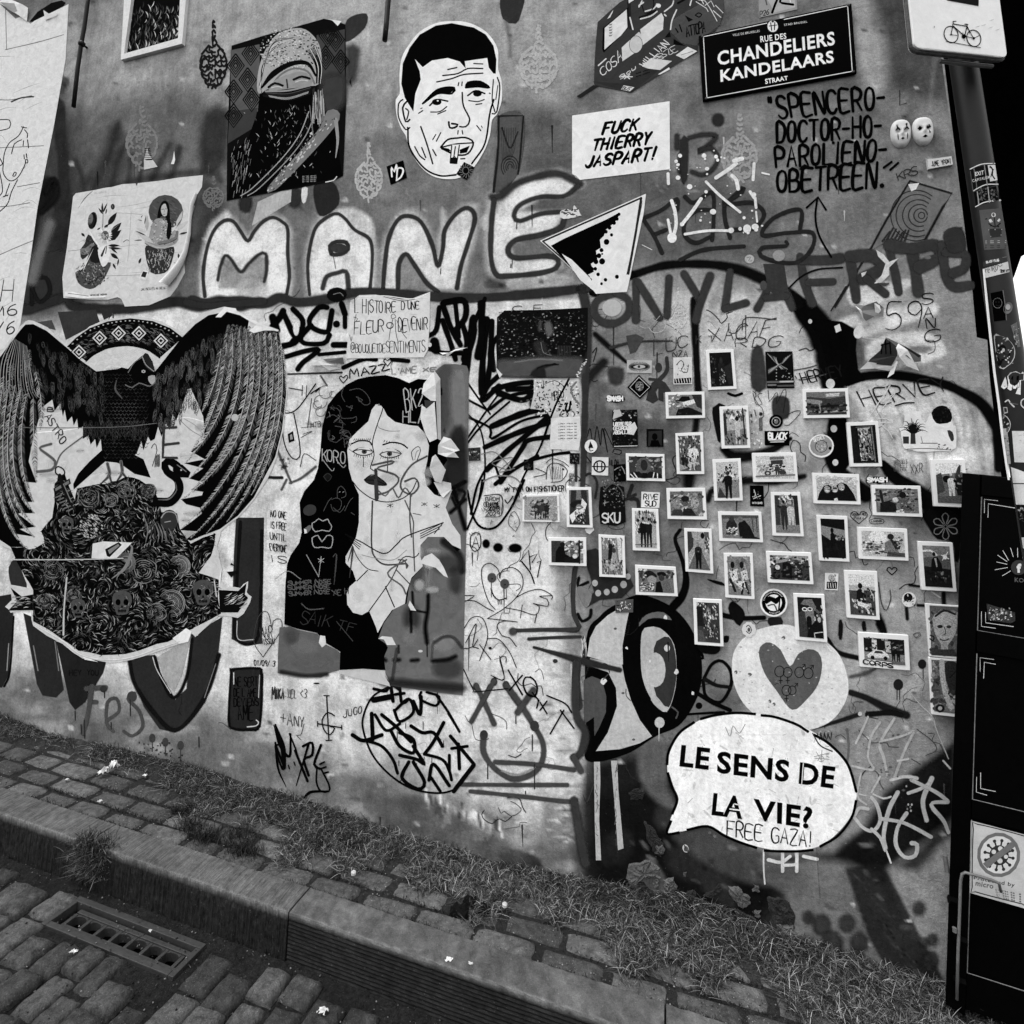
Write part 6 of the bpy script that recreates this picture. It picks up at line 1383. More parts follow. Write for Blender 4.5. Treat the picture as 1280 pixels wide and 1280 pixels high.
a.text('COSA',[(160,470),(290,330),(310,400),(180,510)],6,205,.4,1);a.text('WILLIAN',[(420,430),(580,270),(620,300),(450,450)],7,205,.5,1);a.text('BBZE',[(500,400),(660,300),(680,340),(560,400)],5,190,.5,1);a.text('Sou',[(290,510),(400,440),(400,460),(300,530)],6,190,.5)
for k in range(6):t=k*math.pi/3;a.S([(340,515),(340+36*math.cos(t),515+16*math.sin(t))],7,200)
a.text('ATTOPA',[(720,190),(850,150),(860,220),(740,250)],9,20,.6,.4,slant=.3);a.S([(665,195),(680,220)],9,24);a.S([(690,170),(705,215)],9,24);a.S([(795,105),(815,90),(838,100),(820,118),(795,105)],7,20);a.poly([(725,105),(780,135),(750,150)],24);a.poly([(590,255),(625,212),(632,250)],24);a.poly([(650,262),(730,310),(650,300)],20);a.S([(680,25),(740,-10)],14,24)
for L in([(805,0),(860,10),(900,70),(940,145)],[(800,15),(870,60),(880,80)],[(860,40),(900,10),(920,50)],[(930,40),(980,90)],[(915,75),(965,120)],[(830,-10),(850,30)]):a.S(L,5,205,smooth=False)
for y in(480,500):a.text('some words',[(400,y+10),(490,y-20),(490,y-12),(400,y+18)],3,34,.4)
thing(a,'crate_pasteup',PAPER,'cut-out paste-up of a dark crate covered in tags and labels','poster')
# 10 street name plate
plate=empty('street_name_plate',onwall(970,70,0));tagit(plate,'black enamel street name plate with white capitals','street sign')
PL=solid_mat('black_enamel',4,.2,30,.5,.1,.001,.01)
q=[(40,148),(618,26),(638,288),(56,393)]
def c4p(p):return(860+p[0]/3.048,p[1]/3.048)
MB().quadbox([onwall(*c4p(p),.018)for p in q],[onwall(*c4p(p),.004)for p in q]).build('enamel_plate',PL,plate,bevel=.002)
a=Art(0,c4,off=.0184)
def inset(q,d):c=np.mean(np.array(q,float),0);return[tuple(np.array(p)+(c-np.array(p))/np.linalg.norm(c-np.array(p))*d)for p in q]
I_=inset(q,18);
for i in range(4):
 p,r_=np.array(I_[i]),np.array(I_[(i+1)%4])
 if i==0:a.S([tuple(p),tuple(p+(r_-p)*.44)],3,215);a.S([tuple(p+(r_-p)*.56),tuple(r_)],3,215)
 else:a.S([tuple(p),tuple(r_)],3,215)
a.font('RUE DES',[(272,150),(370,138),(372,160),(274,174)],228,.02);a.font('CHANDELIERS',[(110,208),(552,132),(556,184),(112,262)],228,.026);a.font('KANDELAARS',[(121,278),(548,204),(552,250),(123,324)],228,.026);a.font('STRAAT',[(290,312),(376,300),(378,316),(292,332)],228,.03)
a.font('VILLE DE BRUXELLES',[(168,142),(270,126),(271,134),(169,151)],200,.01);a.font('STAD BRUSSEL',[(362,104),(450,92),(451,99),(363,112)],200,.01)
a.ell(320,113,20,22,215,-8);a.up();a.S([(312,100),(316,128)],4,16);a.S([(328,98),(326,126)],4,16);a.S([(306,112),(336,108)],3,16);a.ell(320,95,5,4,60)
a.build('plate_lettering',GLOSS,plate)
for p in inset(q,14):
 x,y=c4p(p);P=onwall(x,y,.018);MB().tube([P,(P[0],P[1]-.004,P[2])],[.006,.004],8).build('screw_head',IRON,plate)
# tile at the top
a=Art(8,c4);a.poly([(268,-40),(410,-50),(416,38),(270,70)],150);a.up();a.poly([(278,-40),(402,-50),(408,30),(330,50)],170);a.S([(320,50),(340,0),(360,-20),(350,10),(400,20)],9,14);a.text('P26',[(274,46),(308,38),(308,56),(274,66)],3,30,.1);a.S([(290,-20),(300,20)],5,90);a.S([(380,-30),(390,10)],4,210)
thing(a,'art_tile',GLOSS,'grey tile with black curls at the top edge above the street plate','tile')
# 11 two little plaster masks
MASKM=solid_mat('mask_plaster',196,.08,60,.45,.2,.001)
def mask(cx,cy,rx,ry,label,marks,rot=0):
 m0=onwall(cx,cy,0);sx=abs(onwall(cx+rx,cy)[0]-onwall(cx-rx,cy)[0])/2;sz=abs(onwall(cx,cy-ry)[2]-onwall(cx,cy+ry)[2])/2
 e=empty('wall_mask',m0);tagit(e,label,'mask')
 def P(u,v,o=0):
  rr=math.sqrt(u*u+v*v);z=.015*math.sqrt(max(0,1-min(rr,1)**4))
  z+=.009*math.exp(-((u/.13)**2+((v-.08)/.20)**2));z+=.003*math.exp(-((u/.5)**2+((v+.22)/.09)**2));z-=.009*(math.exp(-(((u-.38)/.2)**2+((v+.05)/.12)**2))+math.exp(-(((u+.38)/.2)**2+((v+.05)/.12)**2)))
  z+=.004*math.exp(-((u/.25)**2+((v-.48)/.09)**2));z+=.003*math.exp(-((u/.2)**2+((v-.8)/.15)**2))
  q_=(abs(u)**2.7+abs(v)**2.7)**(1/2.7);k_=rr/q_ if q_>1e-6 else 1;u,v=u*k_*.96,v*k_*.96;w=1-.30*max(0,v)**2;c,s_=math.cos(rot),math.sin(rot);x,y=u*w*sx,-v*sz
  return(m0[0]+x*c-y*s_,-(.004+z+o),m0[2]+x*s_+y*c)
 v=[P(0,0)];f=[];K,R=26,9
 for r in range(1,R+1):
  for k in range(K):t=2*math.pi*k/K;v.append(P(r/R*math.cos(t),r/R*math.sin(t)))
 for k in range(K):t=2*math.pi*k/K;p=P(math.cos(t),math.sin(t));v.append((p[0],0,p[2]))
 for k in range(K):f.append((0,1+k,1+(k+1)%K))
 for r in range(R):
  for k in range(K):b=1+r*K;f.append((b+k,b+K+k,b+K+(k+1)%K,b+(k+1)%K))
 mesh_obj('mask_face',v,f,MASKM,e,smooth=True)
 a=Art(0,off=.0006);a.fr=(0,0,30);a.scale=1/30.
 a.mp=lambda x,y,o:P(x,y,o)
 a.T=lambda p:p
 a.scale=1.0
 for L,w in marks:
  pts=[(p[0],p[1])for p in L];n=len(pts)
  P_=[pts[0]]
  for i in range(n-1):
   for k in range(1,7):P_.append((pts[i][0]+(pts[i+1][0]-pts[i][0])*k/6,pts[i][1]+(pts[i+1][1]-pts[i][1])*k/6))
  if w==0:
   a.raw(P_+[(np.mean([q_[0]for q_ in pts]),np.mean([q_[1]for q_ in pts]))],[(i,i+1,len(P_))for i in range(len(P_)-1)],16,1.0,.0008)
  else:
   N_=len(P_);V=[]
   for i in range(N_):
    p,q_=P_[max(0,i-1)],P_[min(N_-1,i+1)];dx,dy=q_[0]-p[0],q_[1]-p[1];l=math.hypot(dx,dy)+1e-9;ww=w*(.4+.6*math.sin(math.pi*min(1,max(0,i/(N_-1)))))
    V+=[(P_[i][0]-dy/l*ww,P_[i][1]+dx/l*ww),(P_[i][0]+dy/l*ww,P_[i][1]-dx/l*ww)]
   a.raw(V,[(2*i,2*i+1,2*i+3,2*i+2)for i in range(N_-1)],16,1.0,.0008)
 a.build('face_paint',GLOSS,e)
mask(1125.5,168,13.5,18.5,'small white wall mask painted with dark clown teardrops',[([(-.62,-.12),(-.4,-.28),(-.18,-.12)],.05),([(.2,-.12),(.42,-.28),(.66,-.14)],.05),([(.3,-.5),(.42,-.15),(.5,-.55),(.3,-.5)],0),([(-.42,.1),(-.4,.5)],.05),([(.5,.1),(.46,.5)],.05),([(-.2,.48),(0,.42),(.2,.48),(0,.58),(-.2,.48)],0),([(-.5,-.5),(-.42,-.2),(-.38,-.5)],.04)],-.05)
mask(1153,165,14,18.5,'small white wall mask with black eye holes and one black tear',[([(-.62,-.1),(-.4,-.24),(-.14,-.1),(-.4,.0),(-.62,-.1)],0),([(.18,-.14),(.42,-.28),(.64,-.14),(.42,-.04),(.18,-.14)],0),([(.44,.05),(.38,.25),(.5,.3),(.54,.2),(.44,.05)],0),([(-.26,.5),(0,.42),(.26,.5),(0,.6),(-.26,.5)],0)],-.02)
q=[(757,92),(885,74),(893,118),(763,142)]
np_=empty('name_tag_plate',onwall(1173,205));tagit(np_,'tiny white plate with handwriting below the two masks','plate')
MB().quadbox([onwall(980+x/4.267,180+y/4.267,.012)for x,y in q],[onwall(980+x/4.267,180+y/4.267,0)for x,y in q]).build('plate',MASKM,np_)
a=Art(0,f5,off=.0124);a.text('june ypont',[(775,95),(880,82),(884,112),(780,128)],3.5,20,.4);a.build('handwriting',MARK,np_)
# 12 triangle poster
a=Art(7,f4)
a.poly([(-180,405),(350,170),(340,260),(255,660),(100,670),(85,650),(-70,500)],218);a.up()
a.poly([(-150,405),(318,196),(332,205),(252,575),(262,570),(330,230),(322,190)],50)
a.S([(-165,408),(80,300),(325,192)],9,50,smooth=False);a.S([(326,192),(300,360),(262,570)],12,50,smooth=False);a.S([(-165,408),(-60,500),(90,648)],8,60,smooth=False);a.up()
b_=[(-125,430),(-60,395),(50,345),(150,300),(210,268),(218,272),(205,300),(180,325),(150,350),(140,380),(120,400),(125,440),(100,455),(108,500),(75,520),(90,560),(50,580),(60,600),(30,590),(-40,520)]
a.poly(b_,10);a.up()
for x,y,r in((215,273,8),(178,376,8),(153,411,14),(131,471,5),(131,508,15),(111,573,9),(148,600,9),(70,600,10),(58,588,12),(78,548,12),(100,510,12),(115,480,12),(128,452,10),(150,360,9),(168,340,10),(190,316,10),(205,296,9),(97,545,9),(128,620,7),(205,585,10)):a.ell(x,y,r,r*1.05,10)
a.ell(143,617,6,6,215);a.poly([(-70,470),(-20,500),(70,590),(110,660),(95,660),(20,600)],218)
thing(a,'triangle_poster',GLOSS,'triangular white sticker with black dripping corner','sticker')
a=Art(3,f4);a.S([(85,660),(180,612),(280,575)],40,18,.3);a.ell(100,655,30,26,18,0,1,16);a.build('black_bubble_outline',PAINT,WR)
a=Art(7,c3);a.poly(torn([(398,1090),(402,1060),(430,1045),(462,1050),(472,1028),(495,1050),(508,1080),(470,1090),(430,1095)],3),205);
for k in range(30):a.ell(rnd.uniform(410,495),rnd.uniform(1048,1082),rnd.uniform(3,8),rnd.uniform(2,4),rnd.choice((40,90,60)))
thing(a,'torn_sticker',CRUMP,'small torn crumpled sticker right of the letter E','sticker')
# 14 handwritten sheet
a=Art(8,c6);a.poly([(482,90),(540,45),(640,42),(740,60),(800,72),(860,68),(920,45),(975,25),(972,200),(962,380),(935,428),(700,430),(458,435),(470,300),(478,160)],205);a.up()
creases(a,[(490,100),(960,60),(950,410),(470,420)],8,180,218,3)
a.S([(530,55),(700,50),(870,68),(970,30)],6,230,.3);a.S([(690,55),(800,80),(880,70)],4,60,.3);a.poly([(484,80),(540,50),(500,100)],185)
a.text('L HISTOIRE',[(510,70),(760,90),(760,150),(510,160)],6,24,.5,.9);a.text('D UNE',[(800,85),(905,85),(905,130),(800,135)],6,24,.5,.9);a.text('FLEUR',[(510,205),(690,200),(690,270),(505,285)],6,24,.5,.9);a.text('DEVENIR',[(780,190),(958,185),(958,255),(780,270)],6,24,.5,.9);a.text('O',[(705,215),(745,215),(745,250),(705,250)],6,24,.3)
a.text('@bouquetdeSENTIMENTS',[(488,335),(945,325),(945,395),(488,400)],4.5,50,.3,.8)
for L in([(735,170),(750,160),(765,180),(740,190),(735,170)],[(745,195),(730,260),(722,320)],[(760,195),(765,280),(780,340)],[(770,200),(800,270),(830,310)],[(520,165),(510,210),(530,190),(505,180)],[(480,290),(490,330),(495,300)]):a.S(L,4,90)
thing(a,'handwritten_sheet',PAPER,'white sheet with handwritten capitals above the woman poster','paper')

# ================================================================ THE BIG BIRD POSTER
a=Art(6,c5)
def J(pts,j=6,n=2):
 out=[]
 for i in range(len(pts)):
  p,q=pts[i],pts[(i+1)%len(pts)]
  for k in range(n):t=k/n;out.append((p[0]+(q[0]-p[0])*t+(rnd.uniform(-j,j)if k else 0),p[1]+(q[1]-p[1])*t+(rnd.uniform(-j,j)if k else 0)))
 return out
paper=[(-70,330),(0,225),(50,150),(90,100),(115,78),(150,75),(215,105),(300,180),(330,150),(400,100),(500,65),(600,55),(720,78),(810,125),(860,75),(900,45),(1000,12),(1060,32),(1150,85),(1240,115),(1265,240),(1279,400),(1262,560),(1232,680),(1190,780),(1130,870),(1060,950),(985,1010),(965,1080),(975,1130),(985,1170),(975,1220),(1010,1260),(1070,1262),(1105,1232),(1098,1280),(1120,1300),(1100,1350),(1060,1395),(975,1385),(870,1480),(850,1460),(800,1510),(700,1545),(590,1580),(490,1595),(370,1575),(280,1510),(150,1430),(140,1365),(50,1372),(25,1345),(60,1310),(38,1245),(130,1262),(110,1215),(60,1095),(0,1070),(-70,1000)]
a.poly(J(paper,5),196);a.up()
for k in range(40):a.ell(rnd.uniform(150,950),rnd.uniform(260,1050),rnd.uniform(10,50),rnd.uniform(6,24),rnd.choice((170,180,205)),0,.5,14)
a.S([(160,572),(300,560),(370,548)],5,230,.2);a.S([(740,520),(830,505),(915,525)],5,225,.2);a.S([(800,515),(850,560),(900,590)],3,130);a.S([(820,510),(870,540),(905,580)],3,150)
K_=16
# halo arch
Oa=[(300,190),(340,150),(400,108),(480,78),(580,64),(680,76),(760,108),(815,150)];Ia=[(712,240),(660,205),(600,188),(540,186),(470,200),(420,225),(385,255)]
a.poly(Oa+Ia,K_,False);a.up()
def mid(t,s_):
 o=np.array(cr(Oa,False,20));i_=np.array(cr(Ia[::-1],False,20));po=o[int(t*(len(o)-1))];pi=i_[int(t*(len(i_)-1))];return tuple(po*(1-s_)+pi*s_)
a.hold=True
for k in range(260):
 t=rnd.random();s_=rnd.uniform(.2,.86);x,y=mid(t,s_);th=rnd.uniform(-.6,.2)+t*.9
 a.S([(x,y),(x+9*math.cos(th),y+9*math.sin(th)-3),(x+20*math.cos(th),y+20*math.sin(th))],[1,4,1],rnd.choice((90,110,70)))
for k in range(40):x,y=mid(k/40,.09);a.ell(x,y,3.5,3,170)
a.hold=False;a.up()
for t in(.06,.26,.46,.68,.9):
 x,y=mid(t,.52)
 for r,g_ in((38,K_),(33,200),(25,K_),(16,200),(9,K_)):a.poly([(x,y-r),(x+r,y),(x,y+r),(x-r,y)],g_)
a.S([mid(t/12,1.0)for t in range(13)],6,K_);a.up()
# dark masses
mass=[[(90,120),(115,92),(150,90),(210,120),(300,195),(360,250),(430,300),(520,290),(545,282),(575,290),(560,330),(560,700),(600,670),(640,690),(672,772),(600,755),(540,712),(520,705),(470,700),(330,825),(328,800),(350,755),(400,700),(455,650),(450,600),(432,640),(425,600),(405,625),(395,585),(370,600),(372,545),(350,555),(345,510),(330,540),(322,500),(300,525),(290,470),(282,500),(270,440),(245,475),(235,425),(190,460),(150,600),(130,700),(165,795),(110,790),(155,880),(110,880),(158,930),(80,930),(160,990),(90,1000),(160,1035),(60,1020),(115,1080),(50,1080),(-70,1000),(-70,350),(0,240)],[(560,300),(600,258),(632,232),(650,222),(680,255),(690,300),(700,290),(810,150),(870,90),(930,50),(1010,35),(1110,62),(1100,125),(1150,118),(1240,120),(1262,250),(1274,400),(1255,560),(1225,680),(1130,860),(1060,940),(980,1000),(900,1030),(850,1052),(830,1045),(880,1010),(800,1005),(850,970),(900,930),(890,905),(830,890),(806,868),(900,850),(905,835),(850,826),(910,795),(842,775),(905,730),(820,708),(912,690),(850,655),(905,610),(912,570),(905,500),(880,440),(850,375),(835,380),(820,430),(800,480),(785,520),(770,490),(755,560),(740,530),(720,590),(705,545),(690,600),(672,610),(660,590),(640,650),(630,610),(610,665),(560,700)]]
for m_ in mass:a.poly(m_,13)
a.up();a.hold=True
def feather(p0,p1,p2,w,g_=(150,180,120),n=46,shaft=170,dens=1.0):
 p0,p1,p2=(np.array(p,float)for p in(p0,p1,p2));B=lambda t:(1-t)**2*p0+2*t*(1-t)*p1+t*t*p2
 L_=np.linalg.norm(p1-p0)+np.linalg.norm(p2-p1);n=int(L_/9*dens)
 if shaft:a.S([tuple(B(t))for t in np.linspace(0,1,7)],[2,4,1.5],shaft)
 for k in range(n):
  t=(k+rnd.random()*.6)/n;p=B(t);d=B(min(1,t+.02))-B(max(0,t-.02));d/=np.linalg.norm(d)+1e-9;nn_=np.array([-d[1],d[0]])
  ww=w*(math.sin(math.pi*min(.97,t*.8+.2)))**.7
  for sg in(-1,1):
   if rnd.random()<.12:continue
   q=p+nn_*sg*ww*.55+d*ww*.45;r_=p+nn_*sg*ww+d*ww*1.1
   a.S([tuple(p+nn_*sg*2),tuple(q),tuple(r_)],[3.4,3.6,.8],rnd.choice(g_)if sg>0 else rnd.choice((90,120,70)))
tipsR=[((1010,130),(1010,420),(855,652)),((1035,130),(1060,460),(826,706)),((1065,110),(1120,500),(846,773)),((1095,110),(1160,560),(856,825)),((1120,120),(1190,600),(812,868)),((1150,130),(1215,640),(808,1000)),((1180,130),(1245,680),(850,1040)),((1205,130),(1275,640),(920,1020)),((1230,130),(1290,620),(1010,970)),((1250,180),(1290,560),(1120,850)),((985,200),(960,380),(900,480))]
for p0,p1,p2 in tipsR:feather(p0,p1,p2,19)
for k in range(12):x=1020+k*18;feather((x,90+k*2),(x-20+k*3,220),(x-60+k*5,340),11,(110,130),shaft=90)
tipsL=[((150,420),(150,640),(165,795)),((120,400),(60,700),(152,882)),((95,380),(0,760),(156,932)),((70,360),(-30,820),(158,990)),((45,340),(-50,860),(156,1036)),((20,320),(-70,880),(112,1080)),((160,300),(200,440),(180,560)),((0,330),(-60,700),(-10,900))]
for p0,p1,p2 in tipsL:feather(p0,p1,p2,17)
for k in range(13):x=10+k*12;a.S([(60+k*5,150+k*3),(x,260+k*10),(x-8+k*3,420)],[2,4,2],rnd.choice((120,150)))
for k in range(26):x=20+rnd.random()*140;y=rnd.uniform(200,420);feather((x,y),(x+6,y+30),(x+4,y+70),7,(110,140),shaft=None)
# covert feathers as rows of small lancets
def covert(x,y,l,th,w,g_=80):
 c_,s_=math.cos(th),math.sin(th);P=lambda u,v:(x+c_*u*l-s_*v*w,y+s_*u*l+c_*v*w)
 a.S([P(0,-.6),P(.6,-.75),P(1,0)],[1,3,1],g_);a.S([P(0,.6),P(.6,.75),P(1,0)],[1,3,1],g_)
 for k in range(int(l/9)):a.S([P(k*9/l,0),P(k*9/l+.16,.5 if k%2 else-.5)],[3,1],g_+rnd.choice((-25,0,25)))
for k in range(150):
 u=rnd.random();x=130+u*330;yt=120+u*180;y=yt+rnd.uniform(8,250-60*u)
 if y<600:covert(x,y,rnd.uniform(24,60),1.45+rnd.uniform(-.15,.15),8,rnd.choice((44,60,78)))
for k in range(210):
 u=rnd.random();x=690+u*320;yt=300-u*235;y=yt+rnd.uniform(10,280)
 covert(x,y,rnd.uniform(26,66),1.75-u*.2+rnd.uniform(-.12,.12),8,rnd.choice((44,60,90)))
for k in range(24):covert(380+k*13 if k<22 else 600,520+rnd.uniform(-10,30),70,1.6,9,60)
# body scales, neck and head
for j in range(24):
 for i in range(12):
  x=455+i*17+(8 if j%2 else 0);y=310+j*16
  if y>640 and(x<460 or x>610):continue
  a.S([(x,y),(x+8,y+9),(x+16,y)],[1,3.2,1],rnd.choice((36,50,66))if not(500<x<600 and 430<y<520)else 80)
a.hold=False;a.up()
a.poly([(585,290),(610,256),(635,240),(680,262),(690,320),(660,345),(600,350)],14,True);a.poly([(640,225),(660,222),(682,265),(688,300),(665,295),(640,265)],44,True);a.S([(634,232),(650,270),(686,300)],4,150);a.poly([(662,322),(690,318),(692,345),(680,360),(664,345)],165,True)
a.S([(572,305),(598,262),(632,238)],4,120);a.S([(692,348),(668,366),(620,352),(590,372),(560,360)],5,110);a.ell(640,300,9,7,170);a.ell(640,300,3,3,12);a.S([(520,340),(515,380),(545,420)],[3,10,4],90)
for L in([(480,710),(488,760),(450,800)],[(540,700),(545,750),(520,790)],[(488,760),(500,800)],[(545,750),(575,785)]):a.S(L,[14,16,6],105);a.S(L,3,20)
# the mound
mound=[(50,1080),(112,1080),(150,1090),(200,1060),(185,1010),(235,950),(245,880),(245,800),(260,760),(290,755),(335,870),(345,820),(440,800),(500,790),(560,768),(620,780),(690,830),(720,925),(790,930),(802,1000),(850,1065),(960,1020),(940,1120),(885,1195),(975,1225),(970,1300),(985,1375),(860,1440),(790,1480),(700,1510),(560,1555),(450,1560),(350,1540),(280,1490),(150,1410),(150,1270),(120,1220)]
a.poly(J(mound,6),14);a.up();a.hold=True
from_poly=np.array(mound)
def inside(x,y,P=from_poly):
 c=False;n=len(P)
 for i in range(n):
  x1,y1=P[i];x2,y2=P[(i+1)%n]
  if(y1>y)!=(y2>y)and x<(x2-x1)*(y-y1)/(y2-y1+1e-9)+x1:c=not c
 return c
cents=[(rnd.uniform(120,960),rnd.uniform(800,1540),rnd.choice((-1,1)))for _ in range(60)]
for k in range(4600):
 x,y=rnd.uniform(100,985),rnd.uniform(770,1560)
 if not inside(x,y):continue
 c=min(cents,key=lambda q:(q[0]-x)**2+(q[1]-y)**2);th=math.atan2(y-c[1],x-c[0])+math.pi/2*c[2]+.3;l=rnd.uniform(5,17)
 g_=rnd.choice((40,60,80,105))if rnd.random()<.8 else 165
 a.S([(x-l*math.cos(th),y-l*math.sin(th)),(x+4*math.sin(th),y-4*math.cos(th)),(x+l*math.cos(th),y+l*math.sin(th))],[.8,rnd.uniform(2,4),.8],g_)
a.hold=False;a.up()
def rose(cx,cy,r,g_=100):
 a.ell(cx,cy,r,r*.95,20,0)
 a.hold=True
 for rr in np.linspace(r*.15,r*.95,6):
  t0=rnd.uniform(0,6)
  for s_ in range(3):a.S([(cx+rr*(1+.08*math.sin(5*t))*math.cos(t+t0),cy+rr*.95*math.sin(t+t0))for t in np.linspace(s_*2.1,s_*2.1+1.8,6)],[1,5,1],g_+rnd.choice((-30,0,30)))
 for k in range(36):t=rnd.uniform(0,6.28);q=rnd.uniform(.3,.95);a.S([(cx+q*r*math.cos(t),cy+q*r*math.sin(t)),(cx+(q+.12)*r*math.cos(t+.1),cy+(q+.12)*r*math.sin(t+.1))],[3,1],g_+20)
 a.hold=False;a.up()
def skull(cx,cy,r):
 a.poly([(cx-r,cy-r*.2),(cx-r*.8,cy-r*.9),(cx,cy-r*1.2),(cx+r*.8,cy-r*.9),(cx+r,cy-r*.1),(cx+r*.75,cy+r*.5),(cx+r*.5,cy+r*1.2),(cx-r*.5,cy+r*1.2),(cx-r*.75,cy+r*.5)],84,True);a.up();a.hold=True
 for k in range(46):t=rnd.uniform(0,6.28);q=rnd.uniform(.3,1);a.S([(cx+q*r*.9*math.cos(t),cy+q*r*math.sin(t)),(cx+q*r*.9*math.cos(t+.3),cy+q*r*math.sin(t+.3)+4)],[1,4,1],rnd.choice((20,30,180)))
 a.hold=False;a.up()
 a.ell(cx-r*.4,cy,r*.26,r*.32,10);a.ell(cx+r*.4,cy,r*.26,r*.32,10);a.poly([(cx,cy+r*.25),(cx+r*.14,cy+r*.55),(cx-r*.14,cy+r*.55)],10)
 for k in range(6):a.S([(cx-r*.36+k*r*.14,cy+r*.75),(cx-r*.36+k*r*.14,cy+r*1.0)],4,14)
 a.S([(cx-r*.4,cy+r*.87),(cx+r*.4,cy+r*.87)],4,14)
for q in((400,860,55),(560,825,42),(640,1185,62),(495,870,34),(665,830,34),(240,1180,50),(330,1290,40),(700,1370,44),(200,1320,36)):rose(*q)
for q in((545,1325,44),(905,1280,46),(350,1350,34),(580,840,26),(300,980,30)):skull(*q)
a.ell(405,985,56,60,24);a.up();a.hold=True
for k in range(170):t=rnd.uniform(0,6.28);q=math.sqrt(rnd.random());a.S([(405+52*q*math.cos(t),985+56*q*math.sin(t)),(411+52*q*math.cos(t),990+56*q*math.sin(t))],[4,2],rnd.choice((190,150,110)))
for cx,cy,r in((800,1165,48),(560,1150,44),(765,1330,60)):
 for k in range(9):rr=r*(k+1)/9;a.S([(cx+rr*math.cos(t),cy+rr*math.sin(t))for t in np.linspace(-2.6,1.6,8)],[1,4,1],rnd.choice((120,150,90)))
a.hold=False;a.up()
a.ell(755,960,40,46,60,0);a.S([(720,950),(740,925),(780,930),(795,970)],5,150);a.S([(735,970),(760,965)],4,150)
for k in range(9):a.S([(640+k*16,940+k*8),(660+k*16,1000+k*6),(650+k*18,1060)],[2,7,2],rnd.choice((60,120)))
a.S([(560,1060),(590,1080),(560,1170),(500,1220)],[4,14,14,3],130)
# snake, dagger hand, ribbon tails, label
a.S([(700,880),(760,878),(798,830),(790,780),(745,745),(735,710),(760,700),(790,720)],[40,42,40,38,34,32,32,36],15);a.S([(705,870),(755,866),(788,826),(780,790)],[2,7,5,2],110);a.poly([(775,700),(815,715),(850,748),(840,772),(790,770),(770,740)],15);a.S([(790,715),(830,745)],4,120);a.ell(808,738,4,4,170)
a.S([(250,730),(262,722),(285,735),(290,755),(270,765),(250,750),(250,730)],6,40);a.poly([(240,820),(312,775),(318,798),(245,842)],30);a.poly([(248,820),(308,784),(312,796),(250,832)],120);a.S([(268,760),(280,800),(325,910)],[14,20,12],30);a.S([(285,800),(320,880)],4,130)
for k in range(6):a.S([(250+k*10,860+k*12),(275+k*10,850+k*12)],6,110)
a.poly([(975,1270),(1060,1275),(1098,1240),(1090,1290),(1105,1305),(1060,1370),(980,1370)],20);a.poly([(50,1260),(100,1300),(150,1290),(150,1360),(40,1362),(80,1320)],20);a.hold=True
for k in range(26):x=rnd.uniform(985,1080);y=rnd.uniform(1285,1350);a.S([(x,y),(x+14,y-5),(x+26,y-14)],[1,4,1],rnd.choice((150,190,110)));x=rnd.uniform(50,130);y=rnd.uniform(1300,1355);a.S([(x,y),(x+10,y-4),(x+22,y-3)],[1,4,1],rnd.choice((150,190,110)))
a.hold=False;a.up()
a.poly([(415,1065),(460,1055),(590,1060),(560,1090),(520,1130),(410,1130)],205);a.poly([(470,1090),(530,1058),(545,1070),(490,1125),(478,1120)],26);a.poly([(482,1094),(528,1066),(534,1074),(490,1112)],130);a.poly([(1010,1190),(1060,1185),(1030,1215)],26);a.poly([(1030,1150),(1050,1165),(1025,1160)],26)
a.S([(0,545),(160,550),(380,550),(560,545),(700,530)],3.5,120,.2,.8);a.S([(60,1136),(300,1136),(550,1130)],4.5,190,.2);a.S([(300,1215),(288,1350),(285,1470)],8,185,.3);a.S([(955,1230),(965,1300)],5,190)
a.S([(230,622),(180,640),(215,670),(248,700),(235,735),(170,745)],12,95,.3);a.S([(250,720),(280,660),(370,590)],6,100,.3)
a.S([(785,548),(732,552),(728,615),(726,682),(788,684)],12,64,.2,smooth=False);a.S([(730,626),(796,618)],12,64,.2)
a.text('ASTRO',[(225,480),(300,600),(275,625),(200,500)],5,50,.5);a.text('B',[(215,460),(240,462),(238,480),(212,478)],5,50,.3);a.text('ARRO',[(690,680),(712,665),(712,720),(690,725)],3,90,.3)
a.S([(675,640),(690,620),(700,650),(680,720)],3,80);a.ell(1047,505,16,16,178);a.ell(880,1500-30,3,3,200)
# torn white edges
for q in([(960,60),(1000,14),(1050,20),(1065,50),(1010,35),(985,60)],[(1110,120),(1140,95),(1240,118),(1180,118),(1130,130)],[(370,1565),(440,1590),(455,1630),(440,1590),(380,1580)],[(770,1485),(830,1440),(855,1455),(840,1500),(800,1510)],[(975,1225),(990,1160),(980,1260)]):a.poly(q,222)
a.S([(150,1420),(280,1495),(370,1560),(490,1580),(600,1565),(700,1530),(800,1500)],[4,8,8,6,8,8,4],205,.2);a.S([(1060,40),(1150,90),(1235,120)],[10,14,6],215)
thing(a,'bird_poster',PAPER,'huge black and white cut-out of a winged bird of prey standing on skulls and flowers','poster')
